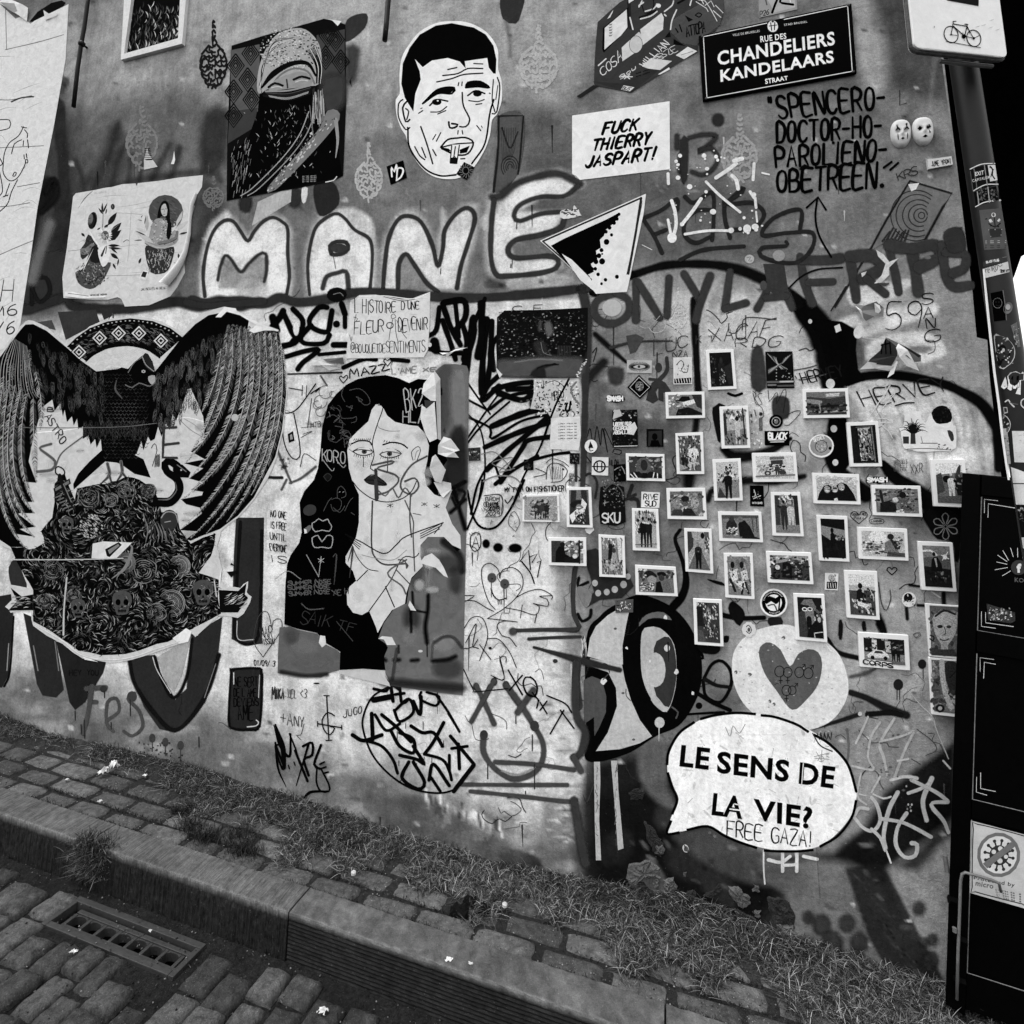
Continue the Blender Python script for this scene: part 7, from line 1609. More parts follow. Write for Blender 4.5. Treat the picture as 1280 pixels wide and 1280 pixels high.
# ================================================================ WOMAN POSTER on an older grey one
OF=1181.5
def q7(L):return[(x,y+OF)for x,y in L]
a=Art(5,c6)
right=[(1008,510),(1060,470),(1130,468),(1200,480),(1212,520),(1210,800),(1205,1200)]+q7([(1190,600),(1182,1000),(1175,1325),(900,1290),(735,1265),(700,1190),(688,1110),(690,1030),(640,980),(700,500),(900,200),(950,0)])+[(980,900)]
a.poly(torn(right,2,2),112);a.poly(q7(torn([(48,905),(110,900),(160,920),(280,945),(330,1010),(400,1045),(425,1070),(415,1170),(345,1190),(300,1215),(36,1188)],3,2)),104);a.up()
a.soft([(1020,500),(1100,480),(1120,700),(1060,900),(1020,700)],90,40,.6);a.soft([(1100,560),(1190,520),(1200,900),(1120,860)],140,40,.7);a.soft([(1100,900),(1190,880),(1190,1250),(1060,1250)],44,40,.8)
for L,w,g_ in((q7([(1100,60),(1190,10)]),26,20),(q7([(1120,60),(1160,200),(1190,300)]),30,18),(q7([(1100,200),(1190,120)]),26,22),(q7([(1110,110),(1140,160),(1190,80),(1150,60)]),20,24),(q7([(1060,380),(1150,460),(1170,560)]),50,40)):a.S(L,w,g_,.4)
for x,y,rx,ry,g_,al_ in((1080,520,90,60,70,.6),(1130,620,40,90,60,.6),(900,600,60,80,80,.5),(960,620,20,90,145,.7),(1060,760,100,80,130,.5),(860,850,50,80,60,.7),(850,960,50,60,140,.6),(750,1120,50,60,130,.5),(940,1180,200,40,140,.4),(1080,1160,90,60,76,.7),(1060,1000,80,60,150,.6),(200,1020,90,60,135,.5),(120,960,40,50,80,.5),(250,1120,120,40,120,.5)):
 a.ell(x,y+OF,rx,ry,g_,0,al_,40)
for L,w,g_ in(([(865,690),(870,770)],18,22),([(855,800),(858,900),(858,935)],18,16),([(962,710),(960,800),(945,900),(955,1000)],28,12),([(955,980),(957,1085)],8,16),([(870,800),(950,815)],14,20),([(1000,1000),(1060,965),(1120,970),(1170,1030)],22,70),([(780,1020),(780,1060)],16,40),([(690,1100),(700,1110)],26,26),([(755,1108),(785,1106)],26,24),([(860,1110),(900,1106)],26,26),([(990,1112),(1080,1105),(1130,1085)],30,24),([(770,1040),(740,1240)],20,70),([(990,1010),(985,1100)],14,90),([(690,1240),(940,1262),(1170,1280)],60,50)):
 a.S(q7(L),w,g_,.5)
a.ell(915,1052+OF,14,8,200);a.S(q7([(60,1180),(200,1205),(340,1195)]),30,50,.6)
thing(a,'grey_poster_layer',PAPER,'torn grey streaked poster layer showing under the woman poster','poster')
a=Art(6,c6)
hair=[(600,545),(700,536),(780,555),(845,585),(900,560),(960,565),(1020,590),(1050,620),(1050,660),(1020,660),(1000,900),(1040,940),(1080,1060),(1040,1120),(1010,1180),(1030,1290)]+q7([(1030,90),(1060,60),(1080,120),(1060,200),(1100,280),(1165,420),(1140,440),(1060,350),(960,350),(915,400),(915,470),(930,530),(850,620),(830,760),(760,780),(690,880),(655,975),(700,1005),(715,1030),(690,1090),(700,1170),(560,1160),(418,1168),(422,1055),(330,1000),(280,940),(160,915),(78,888),(85,640),(95,520),(115,465),(170,385),(185,320),(172,140),(200,70),(260,0)])+[(285,1110),(300,1000),(310,860),(345,720),(400,650),(460,595),(530,560)]
a.poly(hair,7);a.up()
light=[(660,714),(685,735),(710,785),(760,825),(850,845),(900,850),(945,900),(968,970),(958,1060),(940,1140),(955,1220),(1000,1270),(1030,1282)]+q7([(1040,100),(1060,60),(1110,60),(1070,170),(1110,270),(1160,340),(1165,425),(1110,400),(1060,350),(960,350),(915,400),(915,470),(930,530),(860,600),(830,690),(820,760),(740,800),(690,870),(652,940),(640,900),(600,805),(555,830),(500,815),(465,765),(462,700),(480,655),(520,620),(500,560),(455,510),(455,470),(490,410),(520,350),(537,260),(537,90),(495,0)])+[(475,1110),(465,1000),(480,930),(530,880),(595,820),(615,750),(640,718)]
a.poly(light,202);a.up()
for k in range(30):a.ell(rnd.uniform(500,1000),rnd.uniform(900,1900),rnd.uniform(10,50),rnd.uniform(8,40),rnd.choice((190,212)),0,.4,20)
a.poly(q7([(985,450),(940,470),(910,510),(960,525),(1010,540),(1060,590),(1085,600),(1060,540),(1030,490)]),205);a.poly(q7([(850,740),(840,770),(855,800),(890,805)]),205);a.poly(q7([(655,975),(680,960),(740,965),(765,1015),(710,1015),(690,980)]),205);a.poly(q7([(300,955),(330,960),(335,1010),(310,1030),(290,1000)]),205);a.poly(torn(q7([(410,1170),(700,1172),(700,1210),(730,1270),(420,1190)]),4),190)
B_=22
for L,w in(([(655,720),(685,735),(650,840),(620,950),(630,1030),(608,1110),(650,1130)],6),([(650,835),(660,860),(720,880),(790,880)],3),([(490,960),(540,940),(600,945),(615,965)],9),([(685,965),(740,950),(800,960),(835,985)],9),([(500,1005),(540,985),(590,985),(625,1010),(580,1030),(530,1025),(500,1005)],6),([(665,1025),(710,990),(760,995),(798,1020),(740,1045),(690,1040),(665,1025)],6),([(565,1040),(565,1100)],5),([(715,1050),(712,1130)],6),([(475,990),(500,1010),(520,1020)],3),([(870,1060),(860,1010),(900,975),(915,1000),(895,1060)],5),([(880,1060),(890,1010),(905,1000)],3)):
 a.S(L,w,B_ if w>5 else 70)
a.ell(570,1007,16,15,70);a.ell(570,1008,6,6,14);a.ell(725,1020,16,15,70);a.ell(725,1022,6,6,14);a.poly([(535,985),(590,978),(612,998),(570,993),(520,1002)],202);a.poly([(690,992),(740,985),(775,1002),(725,1004),(680,1014)],202);a.S([(505,1004),(550,994),(618,1004)],5,22);a.S([(668,1020),(715,1006),(792,1018)],5,22)
for k in range(9):a.S([(510+k*13,1022+8*math.sin(k*.4)),(505+k*14,1038+8*math.sin(k*.4))],3,40);a.S([(675+k*13,1035),(670+k*14,1052)],3,40);a.S([(505+k*12,938),(512+k*12,928)],4,60);a.S([(690+k*15,948+k*2),(696+k*15,938+k*3)],4,60)
a.poly([(570,1180),(610,1155),(650,1160),(700,1200),(708,1212),(640,1212),(590,1200)],50,True);a.S([(575,1182),(640,1185),(700,1210)],5,16);a.S([(570,1180),(610,1150),(650,1160),(708,1212),(600,1205),(570,1180)],6,18)
for L,w,g_ in(([(620,1090),(740,1065),(740,1080),(650,1110),(760,1150),(780,1190),(720,1250),(660,1270)],12,84),([(955,1035),(860,1090),(800,1180),(800,1240),(860,1270),(905,1220),(880,1170),(820,1190)],12,84),([(640,1120),(650,1290)],20,60),([(650,1240),(700,1280),(740,1230),(780,1290),(820,1230),(860,1280)],9,96)):a.S(L,w,g_,.3)
for L,w,g_ in(([(500,10),(540,60),(620,115),(710,135),(800,115),(860,70),(890,10)],6,B_),([(620,130),(615,400),(640,480),(700,520),(830,515),(830,540)],10,76),([(820,125),(870,250),(870,340),(880,560)],8,96),([(855,80),(850,230),(860,350)],9,90),([(640,0),(645,120)],22,66),([(455,335),(550,380),(690,452),(770,395),(830,345),(1055,262)],7,B_),([(470,345),(550,400)],5,B_),([(480,365),(545,412)],5,B_),([(485,375),(540,425)],5,B_),([(1055,262),(915,330)],5,B_),([(1045,280),(915,345)],5,B_),([(1035,300),(915,358)],5,B_),([(1055,262),(1000,330)],5,B_),([(495,400),(530,480),(590,545),(655,560)],5,B_),([(525,620),(590,555)],6,B_),([(905,450),(880,475),(805,480),(730,620),(600,805)],6,B_),([(770,555),(850,640)],6,B_),([(700,655),(755,780)],7,B_),([(555,460),(640,480),(750,490),(830,430)],4,150),([(830,490),(730,550),(720,590),(800,650),(825,700)],10,100),([(780,490),(820,495),(830,540)],8,90)):
 a.S(q7(L),w,g_,.15)
for x,y in((935,150),(1015,165),(725,160)):a.text('*',q7([(x-18,y-18),(x+18,y-18),(x+18,y+18),(x-18,y+18)]),4,50,.4)
a.S(q7([(870,205),(920,215)]),4,60)
# pale scribbles on the black hair
W_=120
for L in([(480,630),(540,620),(590,660),(605,710),(570,720),(540,690)],[(520,670),(560,690),(540,700),(530,670)],[(400,740),(420,760),(430,800),(500,800),(520,790),(520,820),(490,830)],[(340,800),(380,780),(440,830),(430,870),(470,880),(490,920),(450,930)],[(350,880),(350,930),(400,950),(440,920),(450,980)],[(390,850),(440,860),(420,880)],[(440,620),(430,660),(450,700)]):a.S(L,5,78,.2)
for k in range(26):x=rnd.uniform(340,480);y=rnd.uniform(720,960);a.S([(x,y),(x+rnd.uniform(-24,24),y+rnd.uniform(-20,20)),(x+rnd.uniform(-20,30),y+rnd.uniform(0,30))],4,rnd.choice((60,90,110)),.2)
a.text('KORO',[(310,990),(450,1010),(450,1080),(310,1060)],6,165,.5,1);a.S([(310,1050),(370,1125),(385,1110)],5,150);a.S([(400,1060),(440,1105),(455,1090)],5,150)
a.text('BK2',[(815,620),(930,625),(925,720),(830,760)],7,175,.6,1);a.text('HLA',[(805,755),(940,765),(940,830),(805,825)],8,165,.3,1.4)
a.ell(345,1160,22,20,30);a.S([(320,1160),(345,1140),(370,1160),(345,1190),(320,1160)],4,60)
for L in([(405,110),(405,60),(430,38),(455,70),(455,100),(430,110)],[(370,120),(400,110),(430,130),(420,180),(380,190),(365,150)],[(320,190),(350,130),(370,110)],[(450,190),(480,130),(500,110)],[(490,200),(510,215)],[(380,170),(420,200),(450,160)]):a.S(q7(L),4,84,.2)
a.S(q7([(415,75),(422,72)]),4,150);a.S(q7([(438,75),(446,72)]),4,150)
a.ell(235,185+OF,42,34,66,-20)
for L in([(250,265),(270,255),(290,238),(315,252),(345,240),(355,262),(370,285),(355,315),(310,308),(270,318),(250,290),(250,265)],[(250,355),(285,340),(310,380),(340,342),(375,348),(365,415),(310,412),(265,415),(250,380),(250,355)]):a.S(q7(L),6,165,.2)
a.poly(q7([(200,300),(230,278),(250,280),(240,305),(215,330)]),110);a.poly(q7([(200,300),(215,305),(218,325),(203,330)]),215)
a.S(q7([(215,460),(290,595)]),5,150,.2);a.S(q7([(290,595),(305,470)]),5,150,.2);a.text('*',q7([(290,475),(325,475),(325,520),(290,520)]),4,170,.3)
for y in(620,650,685):a.text('Summer Nose',q7([(100,y),(360,y-15),(360,y+15),(105,y+25)]),7,96,.6,.6,soft=.3)
a.text('XE H',q7([(370,680),(470,665),(470,700),(380,710)]),7,90,.6,1,soft=.3);a.S(q7([(20,610),(100,560),(180,610)]),6,150,.4,.7);a.S(q7([(185,760),(230,795),(320,790)]),7,90,.4)
a.text('SAIK TF',q7([(190,800),(520,880),(500,930),(170,880)]),5,62,.6,.8);a.S(q7([(400,870),(500,990)]),5,70);a.S(q7([(380,470),(400,460),(385,640)]),[6,10,4],78,.3);a.S(q7([(470,500),(500,410),(480,600)]),[4,14,4],66,.3)
thing(a,'woman_poster',GLOSS,'torn poster of a woman with long black hair and single-line face','poster')
# hanging torn strips: real folded paper
def flap(fr,tri_list,label,lay=8,off=.018,g_=215):
 a=Art(lay,fr);v=[];f=[];cs=[]
 for pts,gg in tri_list:
  b=len(v)
  for p in pts:v.append(onwall(fr[0]+p[0]/fr[2],fr[1]+p[1]/fr[2],.004+p[2]));cs.append(lin(gg))
  tri=tessellate_polygon([[Vector((p[0],p[1],0))for p in pts]]);f+=[tuple(b+i for i in t)for t in tri]
 return tagit(mesh_obj('torn_flap',v,f,CRUMP,None,cs),label,'paper scrap')
flap(c6,[([(935,590,0),(985,540,.01),(1010,525,.02),(1022,600,.025),(1022,700,.02),(990,700,.01),(925,650,.002)],212),([(1010,510,.02),(1040,560,.004),(1045,940,.004),(1030,930,.015),(1022,600,.026)],196),([(925,720,.004),(960,745,.012),(1015,705,.024),(1030,930,.02),(980,950,.012),(950,900,.006),(915,800,0)],208),([(940,690,0),(1020,700,.02),(950,745,.01)],60),([(1060,915,.004),(1110,930,.012),(1160,1000,.008),(1130,1010,.012),(1155,1045,.006),(1080,1040,.012),(1025,1020,.004),(1030,970,.01)],205),([(990,1040,.004),(1015,1025,.012),(1080,1120,.016),(1050,1200,.012),(1010,1190,.01),(975,1110,.006)],190),([(1000,1195,.004),(1060,1190,.01),(1110,1200,.012),(1110,1240,.008),(1060,1290,.008),(1040,1270,.004)],205)],'white torn strips hanging along the right edge of the woman poster')
flap(c6,[([(250,440,.004),(290,450,.012),(400,480,.014),(435,495,.004),(360,510,.008),(320,480,.014),(260,480,.006)],205),([(320,440,.004),(445,430,.008),(450,470,.004),(350,460,.012)],100)],'crumpled torn paper remnant left of the handwritten sheet')
flap(c6,[([(1035,400,.004),(1060,415,.014),(1100,405,.018),(1140,380,.012),(1210,368,.004),(1130,395,.016),(1090,425,.012)],220),([(1110,380,.004),(1190,362,.004),(1150,378,.01)],90)],'thin curling paper remnant right of the handwritten sheet')
# 17 dark board
a=Art(7,d1)
a.poly([(190,168),(232,130),(480,125),(708,113),(706,330),(700,400),(655,515),(400,515),(215,510),(190,480),(185,330)],24);a.up();a.hold=True
for k in range(520):
 x=rnd.uniform(195,695);y=rnd.uniform(135,395);a.ell(x,y,rnd.uniform(1.5,7),rnd.uniform(1,4),rnd.choice((10,60,46,90)if rnd.random()<.85 else(150,)),rnd.uniform(-30,30))
a.hold=False;a.up()
a.soft([(195,420),(300,408),(420,395),(560,395),(680,410),(655,508),(400,510),(215,505)],92,30,.9);a.S([(290,425),(430,408),(560,415)],14,120,.6);a.soft([(380,500),(430,450),(530,435),(460,460),(470,510)],44,16);a.S([(420,460),(470,442),(540,438)],8,30,.4)
a.soft([(460,210),(490,190),(510,250),(480,280)],110,16,.8);a.soft([(430,190),(445,190),(440,250),(425,240)],84,14,.8);a.soft([(400,320),(450,300),(480,370),(430,390)],60,20,.8);a.S([(440,310),(455,370),(500,385)],3,130)
for k in range(9):a.S([(540+k*9,330),(538+k*9,385)],3,70)
a.poly([(185,455),(215,490),(222,492),(205,515),(190,480)],205);a.S([(700,370),(680,440),(655,500)],8,40)
for k in range(30):x=rnd.uniform(645,700);a.ell(x,500-(x-650)*1.8+rnd.uniform(-16,16),rnd.uniform(2,6),rnd.uniform(2,4),200)
thing(a,'dark_board',PAPER,'dark blistered rectangular poster above the black scribble','poster')
a=Art(6,d1)
a.poly([(400,518),(655,516),(662,740),(500,745),(470,700),(380,690),(400,600)],190);a.up();a.hold=True
for k in range(200):x=rnd.uniform(400,655);y=rnd.uniform(530,730);a.ell(x,y,rnd.uniform(2,10),rnd.uniform(2,6),rnd.choice((20,60,110,220)),rnd.uniform(0,180))
a.hold=False
for cx,cy in((575,720),(610,722)):a.S([(cx+22*math.cos(t),cy+20*math.sin(t))for t in np.linspace(0,6.3,10)],5,26)
a.S([(455,530),(455,575)],4,40);a.S([(460,550),(520,530),(570,560)],4,50);a.S([(640,540),(612,580),(630,630),(655,660)],12,120);a.text('MBRO',[(500,595),(570,585),(570,630),(505,640)],4,30,.4);a.S([(590,660),(580,700),(600,700),(610,650)],12,20);a.S([(600,520),(520,680),(440,900)],12,14)
thing(a,'clipping_collage',PAPER,'patch of pasted clippings under the dark blistered poster','paper')
a=Art(7,d1);a.poly(torn([(498,745),(580,738),(664,735),(668,850),(655,930),(575,925),(493,922)],2),208);
for i in range(6):a.text('lorem ipsum de',[(540,772+i*17),(645,770+i*17),(645,776+i*17),(540,779+i*17)],2,110,.3)
thing(a,'note_sheet',PAPER,'small white typed note left of the photo cards','paper')
# 19 torn star-shaped scraps by 59
flap(f5,[([(455,1150,.004),(500,1110,.02),(525,1045,.03),(580,1095,.035),(585,1140,.03),(560,1190,.02),(490,1180,.012),(440,1170,.006)],62),([(525,1042,.03),(620,1080,.02),(725,1130,.006),(720,1165,.012),(680,1170,.02),(600,1120,.034)],96),([(590,1075,.03),(640,1110,.03),(710,1215,.014),(640,1190,.02),(595,1150,.034),(575,1100,.036)],222),([(400,1205,.004),(440,1165,.01),(520,1180,.014),(575,1190,.022),(550,1215,.012),(480,1200,.006)],205),([(570,1150,.02),(590,1170,.026),(575,1230,.016),(545,1250,.008),(560,1205,.014)],218),([(625,1085,.024),(720,1135,.012),(680,1168,.012)],50)],'torn star-shaped poster scrap curling off the wall below the 59')
a=Art(9,f5)
a.mp=lambda x,y,o:onwall(x,y,.036)
for L in([(505,1080),(500,1130)],[(522,1060),(525,1130)],[(545,1070),(550,1130)],[(500,1085),(540,1075)]):a.S(L,7,14)
a.build('black_marks',MARK,WR)
flap(f5,[([(265,975,.004),(290,965,.012),(300,1000,.012),(275,1010,.004)],205),([(365,860,.004),(420,870,.016),(480,850,.02),(525,880,.01),(520,930,.016),(470,930,.02),(430,950,.01),(390,900,.014)],122),([(420,950,.012),(385,890,.02),(370,865,.01),(400,900,.026)],225),([(470,860,.02),(500,850,.01),(505,900,.02),(480,925,.012)],195)],'small curling torn scrap below the sprayed letters FRIPE')
a=Art(5,f5);a.poly([(490,565),(530,590),(560,630),(610,610),(560,660),(560,700),(520,740),(480,745),(520,700),(540,640),(500,600)],200);a.soft([(500,745),(560,740),(540,760)],80,12);a.poly([(410,690),(440,680),(430,700),(415,712)],200);a.build('bare_plaster',PAINTW,WR,'scraped pale patch in the letter R')

# ================================================================ STICKERS AMONG THE PHOTO CARDS
Rq=lambda x0,y0,x1,y1,s=0:[(x0,y0),(x1,y0+s),(x1+s*.3,y1+s),(x0+s*.3,y1)]
def bits(a,x0,y0,x1,y1,n,tones,r0=2,r1=8):
 a.hold=True
 for k in range(n):a.ell(rnd.uniform(x0,x1),rnd.uniform(y0,y1),rnd.uniform(r0,r1),rnd.uniform(r0*.6,r1*.6),rnd.choice(tones),rnd.uniform(0,180),n=7)
 a.hold=False;a.up()
def f_eye(a):
 for k in range(40):t=k*.157;a.S([(1002+34*math.cos(t),451+12*math.sin(t)),(1002+62*math.cos(t),451+28*math.sin(t))],3,40)
 a.S([(960,452),(1000,436),(1045,450),(1000,466),(960,452)],4,40);a.ell(1000,450,8,8,60)
sticker('rectangular_sticker',d1,[(932,412),(1075,415),(1073,488),(930,484)],176,'pale rectangular sticker with a radiating eye',fn=f_eye)
def f_dia(a):
 a.S([(1000,510),(1060,568),(1005,622),(948,568)],4,190,closed=True,smooth=False);a.ell(1003,562,24,28,120);bits(a,985,540,1022,590,30,(12,20,190),2,6)
sticker('diamond_sticker',d1,[(1000,496),(1072,568),(1006,636),(933,568)],12,'black diamond-shaped sticker with a skull face',fn=f_dia)
def f_smash(fr,x,y,w,h,lab):
 a=Art(9,fr);pts=[]
 for k in range(18):t=2*math.pi*k/18;pts.append((x+w*math.cos(t)*rnd.uniform(.9,1.1),y+h*math.sin(t)*rnd.uniform(.8,1.15)))
 a.poly(pts,16,True);a.up();a.text('SMASH',[(x-w*.8,y-h*.55),(x+w*.8,y-h*.5),(x+w*.8,y+h*.5),(x-w*.8,y+h*.5)],h*.42,222,.3,.6);return thing(a,'lettering_sticker',GLOSS,lab,'sticker')
f_smash(d1,864,632,54,24,'small cloud-shaped lettering sticker above the green poster text, left of the cards')
f_smash(d6,300,106,80,26,'small cloud-shaped lettering sticker above the card of two people at a wall')
def f_kaz(a):
 a.poly([(20,270),(60,252),(118,262),(130,330),(118,400),(20,400)],200);a.up();a.S([(30,300),(60,270),(80,300),(60,340),(100,350),(110,300)],5,20);bits(a,25,290,118,370,30,(20,90,215),2,6);a.poly([(15,392),(128,385),(128,422),(15,424)],14)
 for k in range(6):a.S([(24+k*18,392),(30+k*18,418)],5,200)
sticker('comic_sticker',d3,[(8,252),(132,247),(134,428),(10,430)],205,'small comic drawing sticker left of the night photo card',fn=f_kaz)
def f_pos(a):
 bits(a,852,700,985,765,60,(30,60,180,120));a.poly([(860,698),(890,694),(905,730),(850,750)],180);a.poly([(930,800),(975,765),(990,800),(970,840),(935,835)],200)
 for i,t in enumerate(('LIBERTE POUR','GEORGES','ABDALLAH')):a.text(t,[(855,770+i*24),(955,766+i*24),(955,784+i*24),(855,788+i*24)],5,215,.2,.8)
 bits(a,855,845,985,895,50,(40,90,20));a.S([(860,905),(990,902)],4,200)
sticker('small_poster',d1,[(848,700),(990,694),(994,908),(850,912)],24,'small dark printed bill left of the photo cards',cat='poster',fn=f_pos)
def f_por(a):a.poly([(1055,820),(1130,815),(1130,900),(1052,905)],50);a.up();a.ell(1090,850,16,20,12);a.poly([(1062,905),(1070,870),(1110,870),(1125,905)],10)
sticker('portrait_sticker',d1,[(1043,805),(1140,807),(1140,908),(1043,908)],20,'small square sticker with a dark silhouette of a head',fn=f_por)
def f_c(a):a.poly([(715,900),(722,875),(735,900),(740,915),(710,915)],30);a.S([(718,915),(722,932),(738,928)],5,30)
def circle(cx,cy,rx,ry=None,n=20):ry=ry or rx;return[(cx+rx*math.cos(2*math.pi*k/n),cy+ry*math.sin(2*math.pi*k/n))for k in range(n)]
sticker('round_sticker',d1,circle(726,904,36,38),215,'small round white sticker with a little gnome figure',fn=f_c)
def f_h(a):a.S(circle(775,1020,32,32,12)+[(807,1020)],9,16);a.S([(762,1000),(762,1040)],7,16);a.S([(788,1000),(788,1040)],7,16);a.S([(735,1020),(822,1022)],7,16)
sticker('square_sticker',d1,[(732,965),(826,968),(824,1072),(730,1068)],208,'square white sticker with a ringed black H emblem',fn=f_h)
def f_rs(a):a.text('RIVE',[(1028,1178),(1108,1180),(1106,1208),(1026,1206)],6,16,.05,.9);a.text('SUD',[(1036,1216),(1098,1218),(1096,1248),(1034,1246)],6,16,.05,.9)
sticker('lettering_sticker',d1,[(1014,1163),(1120,1168),(1116,1256),(1012,1252)],215,'white sticker reading RIVE SUD',fn=f_rs)
def f_sku(a):bits(a,790,0,915,160,110,(12,60,110,150));a.S([(800,60),(850,20),(900,60),(910,110)],6,90);a.text('SKU',[(790,190),(890,186),(890,240),(792,242)],9,200,.3,.8)
a=Art(8,d2);a.poly([(780,40),(860,20),(915,40),(925,240),(870,262),(780,250),(770,160)],26);a.up();f_sku(a);thing(a,'torn_bill',PAPER,'dark torn bill with white brush letters SKU among the cards','poster')
def f_pr(a):a.poly([(720,60),(760,30)],20)if 0 else None;a.S([(860,1040),(900,1020),(920,1060)],5,150);bits(a,860,1015,915,1100,20,(60,110,20))
sticker('dark_sticker',d1,[(855,1010),(925,1005),(925,1105),(856,1108)],16,'small dark sticker left of the card of the woman in stripes',fn=f_pr)
sticker('dark_sticker',d1,[(343,980),(398,978),(398,1040),(343,1042)],18,'tiny dark square sticker on the black scribble',fn=lambda a:bits(a,350,988,390,1032,14,(60,50,80)))
sticker('dark_sticker',d1,[(605,942),(662,944),(660,1006),(604,1004)],30,'tiny dark picture sticker under the typed note',fn=lambda a:bits(a,610,950,655,1000,22,(110,80,16)))
sticker('photo_sticker',d1,[(25,915),(95,910),(95,985),(28,988)],60,'tiny photo sticker on the black scribble beside the woman poster',fn=lambda a:bits(a,30,920,90,980,24,(20,180,120)))
sticker('photo_sticker',d2,[(865,685),(968,680),(966,755),(866,758)],90,'tiny photo sticker on the rim of the painted eye',fn=lambda a:bits(a,870,690,960,750,40,(14,200,170,30)))
a=Art(9,d1);a.poly(torn([(600,1060),(630,1060),(632,1130),(598,1130)],3),130);bits(a,600,1065,630,1128,14,(60,190));thing(a,'torn_sticker',CRUMP,'narrow torn grey sticker above the card with paper scraps','sticker')
def f_bl(a):a.text('BLACK',[(640,755),(765,752),(760,790),(645,795)],11,225,.3,.7,slant=.1);a.S([(645,802),(755,800)],5,215);a.S([(655,814),(745,812)],5,215)
sticker('lettering_sticker',d3,[(615,740),(780,738),(782,838),(618,836)],8,'black sticker with white brush word BLACK',fn=f_bl)
sticker('round_sticker',d3,circle(693,677,46),10,'round black badge sticker above the black lettering sticker',fn=lambda a:(a.S(circle(693,677,28,28,12)+[(721,677)],6,150),a.ell(693,677,14,16,120),a.ell(686,668,4,4,200)))
def f_rd(a):a.ell(993,838,74,68,150);a.up();a.S(circle(993,842,40,40,12)+[(1033,842)],4,40);bits(a,960,810,1030,880,26,(60,200));a.text('SECRET',[(940,792),(1010,772),(1018,790),(946,812)],5,215,.3,.8);a.ell(1052,855,11,11,20)
sticker('round_sticker',d3,circle(993,840,84,78,24),222,'round sticker with a white rim below the dark landscape card',fn=f_rd)
def f_x(a):
 a.poly([(630,215),(800,215),(800,400),(630,400)],24);a.up()
 for k in range(5):a.S([(635+k*14,225+k*6),(700,290),(770-k*10,330)],[3,9,3],rnd.choice((120,160,80)));a.S([(800-k*14,225+k*8),(730,290),(640,330+k*8)],[3,9,3],rnd.choice((150,90)))
 for k in range(5):a.ell(695,310+k*22,4,4,170)
 bits(a,730,320,800,395,20,(120,20,160));a.S([(635,415),(810,412)],14,100);a.S([(720,412),(805,410)],10,180);a.S([(640,435),(690,434)],12,120);a.S([(705,440),(810,438)],12,90)
sticker('small_poster',d3,[(620,212),(802,210),(815,455),(632,456)],16,'small dark poster of crossed limbs right of the night photo card',cat='poster',fn=f_x)
def f_db(a):a.S([(545,1130),(560,1180),(545,1190),(590,1170)],5,190);bits(a,535,1120,590,1195,20,(120,200,30),2,5);a.text('WITH BAND',[(535,1213),(600,1213),(600,1226),(535,1226)],3,200,.2)
sticker('dark_sticker',d3,[(518,1103),(608,1105),(614,1243),(520,1240)],12,'small black concert sticker under the bright street card',fn=f_db)
def f_af(a):
 a.ell(677,710,80,82,12);a.up();a.ell(677,710,55,56,222);a.up()
 a.poly([(620,690),(650,665),(690,680),(722,655),(715,700),(690,720),(660,700),(628,720)],12,True);a.poly([(718,660),(724,660),(716,760),(704,762)],12);a.S([(640,730),(680,722),(700,770)],10,90)
 for k in range(17):t=-2.9+k*.14;a.S([(677+64*math.cos(t),710+66*math.sin(t)),(677+72*math.cos(t+.02),710+74*math.sin(t+.02))],3.5,215)
 for k in range(8):t=1.0+k*.14;a.S([(677+64*math.cos(t),710+66*math.sin(t)),(677+72*math.cos(t+.02),710+74*math.sin(t+.02))],3.5,215)
sticker('round_sticker',d5,circle(677,710,92,94,28),225,'round white sticker with two waving flags',fn=f_af)
def f_mx(a):a.poly([(1030,570),(1100,570),(1098,618),(1028,618)],20);a.up();[a.S([(1038+k*16,580),(1042+k*16,610)],5,190)for k in range(4)];a.ell(1060,545,22,24,170);bits(a,1035,525,1095,580,22,(20,120,60))
sticker('comic_sticker',d5,[(1018,512),(1108,515),(1104,628),(1016,624)],208,'small comic drawing sticker below the silhouette card',fn=f_mx)
sticker('round_sticker',d6,circle(510,902,48,50),214,'small round sticker with a skull, lower right of the cards',fn=lambda a:(a.ell(505,890,30,30,30),bits(a,475,870,550,940,26,(200,20,120))))
a=Art(9,d5);a.poly(torn(circle(512,888,48,52,10),5,2),206,False);a.up();a.S([(495,870),(510,860),(530,890),(515,915),(495,900)],6,60);a.ell(512,890,10,14,90);thing(a,'torn_sticker',CRUMP,'crumpled torn round sticker on the edge of the pale heart disc','sticker')
a=Art(9,d2);a.poly([(690,280),(735,262),(745,285),(720,310),(700,300)],215);thing(a,'paper_scrap',CRUMP,'tiny white folded scrap under the card with paper scraps','paper scrap')
a=Art(8,d4)
a.poly(torn([(440,935),(470,920),(480,870),(478,830),(520,815),(590,820),(600,880),(620,900),(650,835),(700,830),(760,800),(790,850),(800,895),(825,940),(825,1060),(790,1090),(560,1090),(480,1070),(460,1000)],6,3),214);a.up()
for k in range(17):t=-2.9+k*.17;l=90+20*math.sin(k*2);a.S([(538,975),(538+l*.6*math.cos(t),960+l*.75*math.sin(t)),(538+l*math.cos(t),970+l*1.0*math.sin(t)+10)],[9,7,1.5],26)
